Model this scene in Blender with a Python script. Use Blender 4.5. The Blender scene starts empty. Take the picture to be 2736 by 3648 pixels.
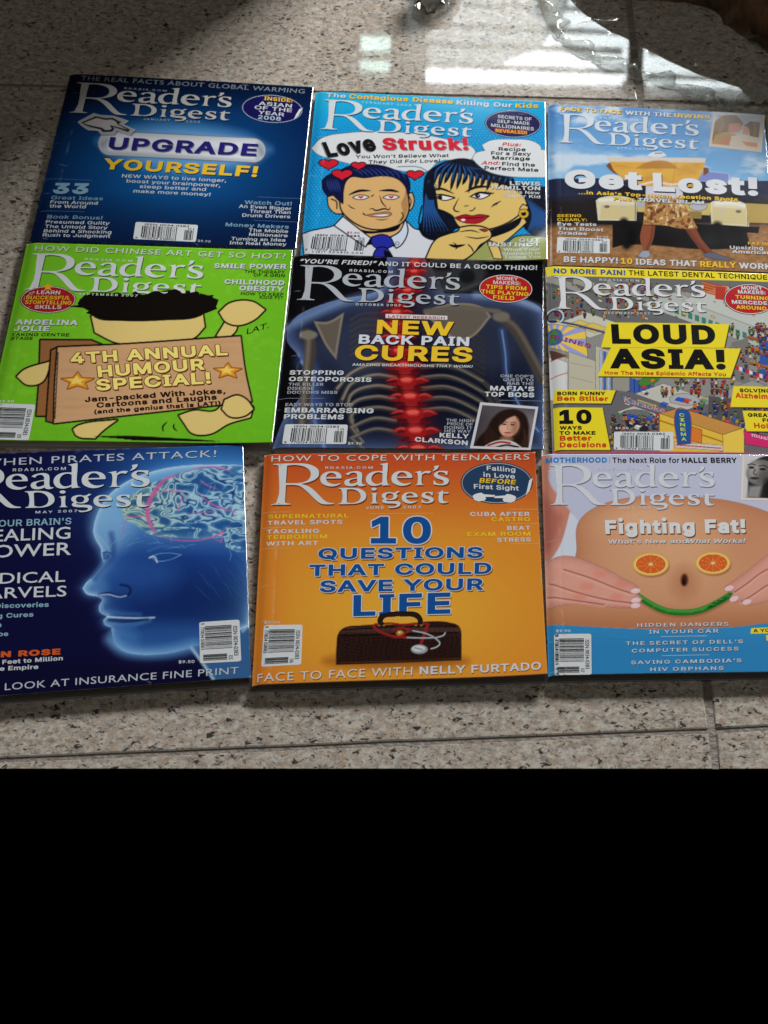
import bpy, math, random
import numpy as np
from mathutils import Vector, Matrix
from mathutils.geometry import tessellate_polygon, delaunay_2d_cdt

random.seed(7)
rng = np.random.default_rng(11)
SC = bpy.context.scene
COL = SC.collection

# ------------------------------------------------------------------ camera
F, PITCH, ROLL, CH = 12989.5314, 0.6051825578570039, 0.015806541090373338, 0.9782221710481647
TOP = 0.0044                       # height of a cover above the floor
PPX, PPY = 1368.0, 1824.0
_fw = np.array([0, math.cos(PITCH), -math.sin(PITCH)])
_r0 = np.array([1.0, 0, 0]); _u0 = np.cross(_r0, _fw)
_rt = math.cos(ROLL) * _r0 + math.sin(ROLL) * _u0
_up = -math.sin(ROLL) * _r0 + math.cos(ROLL) * _u0
CAM = np.array([0, 0, CH + TOP])

def on_plane(p, z):
    """photo pixel -> point of the horizontal plane at height z"""
    p = np.asarray(p, float)
    d = _fw * F + (p[..., :1] - PPX) * _rt - (p[..., 1:2] - PPY) * _up
    t = (z - CAM[2]) / d[..., 2:3]
    return CAM + d * t

cd = bpy.data.cameras.new('camera')
cam = bpy.data.objects.new('camera', cd); COL.objects.link(cam)
m3 = Matrix((_rt, _up, -_fw)).transposed()
cam.matrix_world = Matrix.Translation(Vector(CAM)) @ m3.to_4x4()
cd.sensor_fit = 'VERTICAL'; cd.sensor_height = 36.0; cd.sensor_width = 27.0
cd.lens = F / 3648.0 * 36.0
cd.clip_start = 0.05; cd.clip_end = 100
cd.dof.use_dof = True; cd.dof.focus_distance = 1.76; cd.dof.aperture_fstop = 45
SC.camera = cam

# ------------------------------------------------------------------ world, lamps, exposure
W = bpy.data.worlds.new('World'); SC.world = W; W.use_nodes = True
W.node_tree.nodes['Background'].inputs[0].default_value = (0, 0, 0, 1)
W.node_tree.nodes['Background'].inputs[1].default_value = 0.0
SC.view_settings.view_transform = 'Standard'
SC.view_settings.look = 'None'
SC.view_settings.exposure = 0.0
SC.view_settings.gamma = 1.0
SC.view_settings.use_curve_mapping = False
SC.render.engine = 'CYCLES'
SC.cycles.use_denoising = True
SC.cycles.max_bounces = 8
SC.cycles.transparent_max_bounces = 16

def area(name, loc, target, sx, sy, power, color):
    l = bpy.data.lights.new(name, 'AREA'); l.shape = 'RECTANGLE'; l.size = sx; l.size_y = sy
    l.energy = power; l.color = color
    o = bpy.data.objects.new(name, l); COL.objects.link(o); o.location = loc
    d = Vector(target) - Vector(loc)
    o.rotation_euler = d.to_track_quat('-Z', 'Y').to_euler()
    return o
area('daylight_lamp', (0.95, 4.3, 0.98), (0.0, 1.6, 0), 0.95, 0.42, 232, (0.985, 0.99, 1.0))
area('room_fill', (0.5, 0.6, 2.9), (0.0, 1.5, 0), 1.8, 1.6, 12, (1.0, 0.96, 0.89))  # soft overhead fill, added in place of light bounced off the ceiling

# ------------------------------------------------------------------ helpers
def s2l(c):
    c = np.asarray(c, float) / 255.0
    return np.where(c <= 0.04045, c / 12.92, ((c + 0.055) / 1.055) ** 2.4)

def nodes(name):
    m = bpy.data.materials.new(name); m.use_nodes = True
    nt = m.node_tree; b = nt.nodes['Principled BSDF']
    return m, nt, b

def link(nt, a, b): nt.links.new(a, b)

def tag(o, label=None, cat=None, group=None, kind=None):
    if label: o['label'] = label
    if cat: o['category'] = cat
    if group: o['group'] = group
    if kind: o['kind'] = kind
    return o

def mesh_obj(name, verts, faces, mat, parent=None, smooth=False, cols=None):
    me = bpy.data.meshes.new(name)
    me.from_pydata([tuple(v) for v in verts], [], [tuple(f) for f in faces])
    if cols is not None:
        a = me.color_attributes.new('print', 'FLOAT_COLOR', 'POINT')
        c = np.ones((len(verts), 4), np.float32); c[:, :3] = cols
        a.data.foreach_set('color', c.ravel())
    if smooth: me.polygons.foreach_set('use_smooth', [True] * len(me.polygons))
    me.materials.append(mat)
    o = bpy.data.objects.new(name, me); COL.objects.link(o)
    if parent: o.parent = parent
    return o

def empty(name, loc=(0, 0, 0)):
    o = bpy.data.objects.new(name, None); COL.objects.link(o); o.location = loc
    return o

# ------------------------------------------------------------------ materials
def ramp(nt, stops, interp='LINEAR'):
    r = nt.nodes.new('ShaderNodeValToRGB'); r.color_ramp.interpolation = interp
    el = r.color_ramp.elements
    while len(el) < len(stops): el.new(0.5)
    for e, (p, c) in zip(el, stops):
        e.position = p; e.color = (*c, 1)
    return r

def granite():
    m, nt, b = nodes('polished_granite')
    N = nt.nodes.new
    tco = N('ShaderNodeTexCoord'); tv = N('ShaderNodeVertexColor'); tv.layer_name = 'print'      # every slab is cut from another place in the stone
    tc = N('ShaderNodeVectorMath'); tc.operation = 'MULTIPLY_ADD'; tc.inputs[1].default_value = (5, 5, 5)
    link(nt, tv.outputs[0], tc.inputs[0]); link(nt, tco.outputs['Object'], tc.inputs[2])
    def noise(scale, detail=3, rough=0.55, off=0, dist=0.0):
        mp = N('ShaderNodeMapping'); mp.inputs['Location'].default_value = (off, off * .7, off * .3)
        link(nt, tc.outputs[0], mp.inputs[0])
        n = N('ShaderNodeTexNoise'); n.inputs['Scale'].default_value = scale
        n.inputs['Detail'].default_value = detail; n.inputs['Roughness'].default_value = rough
        n.inputs['Distortion'].default_value = dist
        link(nt, mp.outputs[0], n.inputs['Vector']); return n
    def mix(fac, a, c):
        x = N('ShaderNodeMix'); x.data_type = 'RGBA'
        link(nt, fac, x.inputs[0]); 
        if isinstance(a, tuple): x.inputs[6].default_value = (*a, 1)
        else: link(nt, a, x.inputs[6])
        if isinstance(c, tuple): x.inputs[7].default_value = (*c, 1)
        else: link(nt, c, x.inputs[7])
        return x.outputs[2]
    # crystal cells: pink feldspar, white feldspar, grey quartz
    wob = noise(420, 2, .5, 3)
    add = N('ShaderNodeVectorMath'); add.operation = 'MULTIPLY_ADD'
    link(nt, wob.outputs['Color'], add.inputs[0]); add.inputs[1].default_value = (.0026, .0026, .0026)
    link(nt, tc.outputs[0], add.inputs[2])
    v = N('ShaderNodeTexVoronoi'); v.inputs['Scale'].default_value = 460; v.inputs['Randomness'].default_value = 1
    link(nt, add.outputs[0], v.inputs['Vector'])
    sep = N('ShaderNodeSeparateColor'); link(nt, v.outputs['Color'], sep.inputs[0])
    cells = ramp(nt, [(0, (.39, .30, .235)), (.22, (.45, .36, .29)), (.40, (.38, .335, .285)),
                      (.55, (.54, .49, .44)), (.70, (.60, .575, .545)), (.86, (.37, .35, .33)), (1, (.27, .26, .25))])
    link(nt, sep.outputs[0], cells.inputs[0])
    big = noise(150, 4, .6, 9)
    bigr = ramp(nt, [(.36, (.385, .30, .235)), (.5, (.425, .365, .305)), (.62, (.48, .445, .395))]); link(nt, big.outputs[0], bigr.inputs[0])
    half = N('ShaderNodeValue'); half.outputs[0].default_value = .42
    base = mix(half.outputs[0], cells.outputs[0], bigr.outputs[0])
    # grey smudges of quartz and biotite
    g = noise(300, 3, .6, 21, .6)
    gr = ramp(nt, [(.50, (0, 0, 0)), (.70, (.85, .85, .85))]); link(nt, g.outputs[0], gr.inputs[0])
    base = mix(gr.outputs[0], base, (.19, .185, .18))
    w = noise(240, 2, .5, 33, .4)
    wr = ramp(nt, [(.50, (0, 0, 0)), (.70, (.85, .85, .85))]); link(nt, w.outputs[0], wr.inputs[0])
    base = mix(wr.outputs[0], base, (.56, .545, .505))
    # black flecks
    k = noise(300, 3, .6, 50, .6)
    kk = noise(95, 2, .5, 61)
    ma = N('ShaderNodeMath'); ma.operation = 'MULTIPLY_ADD'
    link(nt, kk.outputs[0], ma.inputs[0]); ma.inputs[1].default_value = .28; link(nt, k.outputs[0], ma.inputs[2])
    kr = ramp(nt, [(.735, (0, 0, 0)), (.795, (.92, .92, .92))]); link(nt, ma.outputs[0], kr.inputs[0])
    base = mix(kr.outputs[0], base, (.018, .018, .02))
    k2 = noise(420, 2, .55, 131, .4)
    k2r = ramp(nt, [(.63, (0, 0, 0)), (.69, (.8, .8, .8))]); link(nt, k2.outputs[0], k2r.inputs[0])
    base = mix(k2r.outputs[0], base, (.085, .083, .085))
    fine = noise(1300, 3, .7, 91)
    fr = N('ShaderNodeMapRange'); fr.inputs[1].default_value = .3; fr.inputs[2].default_value = .7; fr.inputs[3].default_value = .72; fr.inputs[4].default_value = 1.22
    link(nt, fine.outputs[0], fr.inputs[0])
    mul = N('ShaderNodeMix'); mul.data_type = 'RGBA'; mul.blend_type = 'MULTIPLY'; mul.inputs[0].default_value = 1
    link(nt, base, mul.inputs[6]); link(nt, fr.outputs[0], mul.inputs[7]); wm = N('ShaderNodeMix'); wm.data_type = 'RGBA'; wm.blend_type = 'MULTIPLY'; wm.inputs[0].default_value = 1; wm.inputs[7].default_value = (.97, .945, .89, 1)
    link(nt, mul.outputs[2], wm.inputs[6]); base = wm.outputs[2]
    link(nt, base, b.inputs['Base Color'])
    rg = noise(35, 4, .6, 71)
    rr = N('ShaderNodeMapRange'); rr.inputs[1].default_value = .3; rr.inputs[2].default_value = .7
    rr.inputs[3].default_value = .014; rr.inputs[4].default_value = .027
    link(nt, rg.outputs[0], rr.inputs[0]); link(nt, rr.outputs[0], b.inputs['Roughness'])
    bp = N('ShaderNodeBump'); bp.inputs['Strength'].default_value = .004; bp.inputs['Distance'].default_value = .001
    bn = noise(60, 3, .6, 81); link(nt, bn.outputs[0], bp.inputs['Height']); link(nt, bp.outputs[0], b.inputs['Normal'])
    b.inputs['IOR'].default_value = 1.52
    return m

def noisy(name, c1, c2, scale=200, rough=.7, bump=.2):
    m, nt, b = nodes(name)
    tc = nt.nodes.new('ShaderNodeTexCoord'); n = nt.nodes.new('ShaderNodeTexNoise')
    n.inputs['Scale'].default_value = scale; n.inputs['Detail'].default_value = 5
    link(nt, tc.outputs['Object'], n.inputs['Vector'])
    r = ramp(nt, [(.35, c1), (.65, c2)]); link(nt, n.outputs[0], r.inputs[0])
    link(nt, r.outputs[0], b.inputs['Base Color']); b.inputs['Roughness'].default_value = rough
    bp = nt.nodes.new('ShaderNodeBump'); bp.inputs['Strength'].default_value = bump; bp.inputs['Distance'].default_value = .002
    link(nt, n.outputs[0], bp.inputs['Height']); link(nt, bp.outputs[0], b.inputs['Normal'])
    return m

def printed():
    """glossy printed paper: ink colour is stored on the mesh"""
    m, nt, b = nodes('printed_paper')
    a = nt.nodes.new('ShaderNodeVertexColor'); a.layer_name = 'print'
    tc = nt.nodes.new('ShaderNodeTexCoord')
    n = nt.nodes.new('ShaderNodeTexNoise'); n.inputs['Scale'].default_value = 900; n.inputs['Detail'].default_value = 3
    link(nt, tc.outputs['Object'], n.inputs['Vector'])
    mr = nt.nodes.new('ShaderNodeMapRange'); mr.inputs[3].default_value = .93; mr.inputs[4].default_value = 1.05
    link(nt, n.outputs[0], mr.inputs[0])
    mul = nt.nodes.new('ShaderNodeMix'); mul.data_type = 'RGBA'; mul.blend_type = 'MULTIPLY'; mul.inputs[0].default_value = 1
    link(nt, a.outputs[0], mul.inputs[6]); link(nt, mr.outputs[0], mul.inputs[7])
    link(nt, mul.outputs[2], b.inputs['Base Color'])
    n2 = nt.nodes.new('ShaderNodeTexNoise'); n2.inputs['Scale'].default_value = 45; n2.inputs['Detail'].default_value = 5
    link(nt, tc.outputs['Object'], n2.inputs['Vector'])
    rr = nt.nodes.new('ShaderNodeMapRange'); rr.inputs[3].default_value = .05; rr.inputs[4].default_value = .10
    link(nt, n2.outputs[0], rr.inputs[0]); link(nt, rr.outputs[0], b.inputs['Roughness'])
    b.inputs['Specular IOR Level'].default_value = .36
    bp = nt.nodes.new('ShaderNodeBump'); bp.inputs['Strength'].default_value = .03; bp.inputs['Distance'].default_value = .0005
    link(nt, n2.outputs[0], bp.inputs['Height']); link(nt, bp.outputs[0], b.inputs['Normal'])
    return m

def page_paper():
    m, nt, b = nodes('page_edges')
    tc = nt.nodes.new('ShaderNodeTexCoord'); mp = nt.nodes.new('ShaderNodeMapping')
    mp.inputs['Scale'].default_value = (6, 6, 4200)
    link(nt, tc.outputs['Object'], mp.inputs[0])
    n = nt.nodes.new('ShaderNodeTexNoise'); n.inputs['Scale'].default_value = 1; n.inputs['Detail'].default_value = 2
    link(nt, mp.outputs[0], n.inputs['Vector'])
    r = ramp(nt, [(.3, (.20, .18, .15)), (.7, (.44, .41, .36))]); link(nt, n.outputs[0], r.inputs[0])
    link(nt, r.outputs[0], b.inputs['Base Color']); b.inputs['Roughness'].default_value = .8
    return m

PRINT, PAGES = printed(), page_paper()

# ------------------------------------------------------------------ floor of granite tiles
def px2(x, y, z=0.0): return on_plane(np.array([x, y], float), z)

def line_at(p, q):
    a, b_ = px2(*p)[:2], px2(*q)[:2]
    return a, b_
V = line_at((2262, 190), (2536, 2600))        # joint running away from the camera
H1 = line_at((120, 303), (2500, 366))
H2 = line_at((342, 2692), (2200, 2615))
NE = line_at((0, 2737.5), (2736, 2737.5))     # where the floor stops
def isect(l, m):
    (a, b_), (c, d) = l, m
    A = np.array([b_ - a, -(d - c)]).T
    t = np.linalg.solve(A, c - a)
    return a + t[0] * (b_ - a)
def shift(l, dx=0, dy=0): return (l[0] + np.array([dx, dy]), l[1] + np.array([dx, dy]))
def vx(x): return (np.array([x, 0.0]), np.array([x, 1.0]))
def build_floor():
    G = 0.0017
    far = (np.array([-1, 2.46]), np.array([1, 2.45])); far2 = (np.array([-1, 3.1]), np.array([1, 3.09]))
    rows = [(NE, shift(H2, dy=-G), True), (shift(H2, dy=G), shift(H1, dy=-G), False), (shift(H1, dy=G), shift(far, dy=-G), False), (shift(far, dy=G), far2, False)]
    LJ = (np.array([-.198, 1.2]), np.array([-.30, 2.4]))
    cols = [(vx(-1.05), shift(LJ, -G)), (shift(LJ, G), shift(V, -G)), (shift(V, G), vx(.9))]
    vs, fs, tc_ = [], [], []
    for lo, hi, near in rows:
        for ci, (le, ri) in enumerate(cols):
            if ci == 0 and near: continue
            if ci == 0 and hi[0][1] < 1.9 and not near: lo, near = NE, True
            elif lo is NE and ci > 0 and hi[0][1] > 1.7: lo, near = shift(H2, dy=G), False
            # outline with a worn, slightly chipped edge
            cor = [isect(lo, le), isect(lo, ri), isect(hi, ri), isect(hi, le)]
            out = []
            for i in range(4):
                a, b_ = cor[i], cor[(i + 1) % 4]
                n = max(2, int(np.linalg.norm(b_ - a) / .011)) if not (near and i == 0) else 2
                nrm = np.array([-(b_ - a)[1], (b_ - a)[0]]); nrm /= np.linalg.norm(nrm)
                for k in range(n):
                    p = a + (b_ - a) * k / n
                    if 0 < k and not (near and i == 0):
                        j = abs(rng.normal(0, .00012)) + (rng.random() < .07) * rng.random() * .0009
                        p = p + nrm * j
                    out.append(p)
            out = np.array(out); c = out.mean(0)
            k0 = len(vs); n = len(out)
            def inset(d):
                dd = out - np.roll(out, 1, 0); dn = np.roll(out, -1, 0) - out
                nn = np.stack([-(dd[:, 1] + dn[:, 1]), dd[:, 0] + dn[:, 0]], 1); nn /= np.linalg.norm(nn, axis=1)[:, None] + 1e-9
                return out + nn * d
            top = inset(.0007)
            if near:
                ny = np.array([isect(NE, vx(p[0]))[1] for p in out])
                nearmask = out[:, 1] < ny + 1e-5
                top[nearmask] = out[nearmask]
            under = out.copy()
            bot = -.0030
            if near:
                bot = -.0012; under[nearmask, 1] += .0011
            for p in top: vs.append((p[0], p[1], 0))
            for p in out: vs.append((p[0], p[1], -.0004))
            for p in under: vs.append((p[0], p[1], bot))
            tc_ += [tuple(rng.random(3))] * (3 * n)
            fs.append(tuple(range(k0, k0 + n)))
            for r_ in range(2):
                for i in range(n):
                    j = (i + 1) % n
                    a, b_ = k0 + r_ * n, k0 + (r_ + 1) * n
                    fs.append((b_ + i, b_ + j, a + j, a + i))
            fs.append(tuple(range(k0 + 3 * n - 1, k0 + 2 * n - 1, -1)))
    o = mesh_obj('floor', vs, fs, granite(), cols=np.array(tc_))
    tag(o, 'polished pink and grey speckled granite floor tiles', 'floor', kind='structure')
    # grout bed
    ga = [isect(shift(NE, dy=.0003), vx(-1.04)), isect(shift(NE, dy=.0003), vx(.89)), np.array([.89, 3.05]), np.array([-1.04, 3.05])]
    gb = [p + np.array([0, .05 if i < 2 else 0]) for i, p in enumerate(ga)]
    v = [(p[0], p[1], -.0006) for p in ga] + [(p[0], p[1], -.019) for p in gb]
    f = [(0, 1, 2, 3), (7, 6, 5, 4), (4, 5, 1, 0), (5, 6, 2, 1), (6, 7, 3, 2), (7, 4, 0, 3)]
    tag(mesh_obj('floor_grout', v, f, noisy('grout', (.13, .105, .085), (.23, .19, .155), 350, .9, .5)),
        'brown grout in the joints between granite tiles', 'grout', kind='structure')
build_floor()

# ------------------------------------------------------------------ outlines
def smooth(pts, closed=True, n=6, corner=52):
    """Catmull-Rom through the points, keeping sharp corners sharp"""
    P = np.asarray(pts, float); N = len(P); out = []
    def tang(i):
        if not closed and i in (0, N - 1): return None
        a, b_, c = P[i - 1], P[i], P[(i + 1) % N]
        u, v = b_ - a, c - b_
        lu, lv = np.linalg.norm(u) + 1e-9, np.linalg.norm(v) + 1e-9
        ang = math.degrees(math.acos(max(-1, min(1, float(u @ v / lu / lv)))))
        if ang > corner: return None
        t = u / lu + v / lv
        return t / (np.linalg.norm(t) + 1e-9)
    T = [tang(i) for i in range(N)]
    for i in range(N if closed else N - 1):
        a, b_ = P[i], P[(i + 1) % N]
        L = np.linalg.norm(b_ - a)
        ta = T[i] if T[i] is not None else (b_ - a) / (L + 1e-9)
        tb = T[(i + 1) % N] if T[(i + 1) % N] is not None else (b_ - a) / (L + 1e-9)
        if T[i] is None and T[(i + 1) % N] is None:
            out.append(a); continue
        for k in range(n):
            t = k / n
            h = (2*t**3-3*t**2+1)*a + (t**3-2*t**2+t)*ta*L + (-2*t**3+3*t**2)*b_ + (t**3-t**2)*tb*L
            out.append(h)
    if not closed: out.append(P[-1])
    return np.array(out)

def ellipse(cx, cy, rx, ry, rot=0, n=40):
    t = np.linspace(0, 2 * math.pi, n, endpoint=False)
    x, y = rx * np.cos(t), ry * np.sin(t); c, s = math.cos(rot), math.sin(rot)
    return np.stack([cx + x * c - y * s, cy + x * s + y * c], 1)

def star(cx, cy, rx, ry, rot=0, inner=.45):
    out = []
    for k in range(10):
        r = 1 if k % 2 == 0 else inner; a = -math.pi / 2 + k * math.pi / 5 + rot
        out.append((cx + rx * r * math.cos(a), cy + ry * r * math.sin(a)))
    return np.array(out)

# ------------------------------------------------------------------ smooth noise for the printed pictures
def vnoise(x, y, seed=0):
    xi, yi = np.floor(x).astype(np.int64), np.floor(y).astype(np.int64)
    fx, fy = x - xi, y - yi
    fx, fy = fx * fx * (3 - 2 * fx), fy * fy * (3 - 2 * fy)
    def h(a, b_):
        n = (a * 374761393 + b_ * 668265263 + seed * 1442695041) & 0x7fffffff
        n = ((n ^ (n >> 13)) * 1274126177) & 0x7fffffff
        return ((n ^ (n >> 16)) & 0xffff) / 65535.0
    return (h(xi, yi) * (1 - fx) + h(xi + 1, yi) * fx) * (1 - fy) + (h(xi, yi + 1) * (1 - fx) + h(xi + 1, yi + 1) * fx) * fy
def fbm(x, y, seed=0, o=4):
    s, a, t = 0, .5, 0
    for k in range(o):
        s = s + a * vnoise(x * 2 ** k, y * 2 ** k, seed + k); t += a; a *= .5
    return s / t

# ------------------------------------------------------------------ lettering
_glyphs = {}
def letters(s, bold, space):
    key = (s, bold, space)
    if key not in _glyphs:
        c = bpy.data.curves.new('lettering', 'FONT'); c.body = s; c.offset = bold; c.resolution_u = 3
        c.space_character = space + bold * 3.0
        o = bpy.data.objects.new('lettering', c); COL.objects.link(o)
        dg = bpy.context.evaluated_depsgraph_get(); dg.update()
        ev = o.evaluated_get(dg); me = ev.to_mesh(); me.calc_loop_triangles()
        v = np.array([w.co[:2] for w in me.vertices]); t = np.array([tuple(l.vertices) for l in me.loop_triangles])
        ev.to_mesh_clear(); bpy.data.objects.remove(o); bpy.data.curves.remove(c)
        _glyphs[key] = (v, t)
    return _glyphs[key]
CAPH = letters('H', 0.0, 1.0)[0][:, 1].max()


def fill_tris(loops):
    """loops: outline first, then holes -> (points, triangles)"""
    ls = [[Vector((p[0], p[1], 0)) for p in l] for l in loops]
    t = tessellate_polygon(ls)
    return np.concatenate([np.asarray(l, float) for l in loops]), np.array([tuple(x) for x in t])

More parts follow.
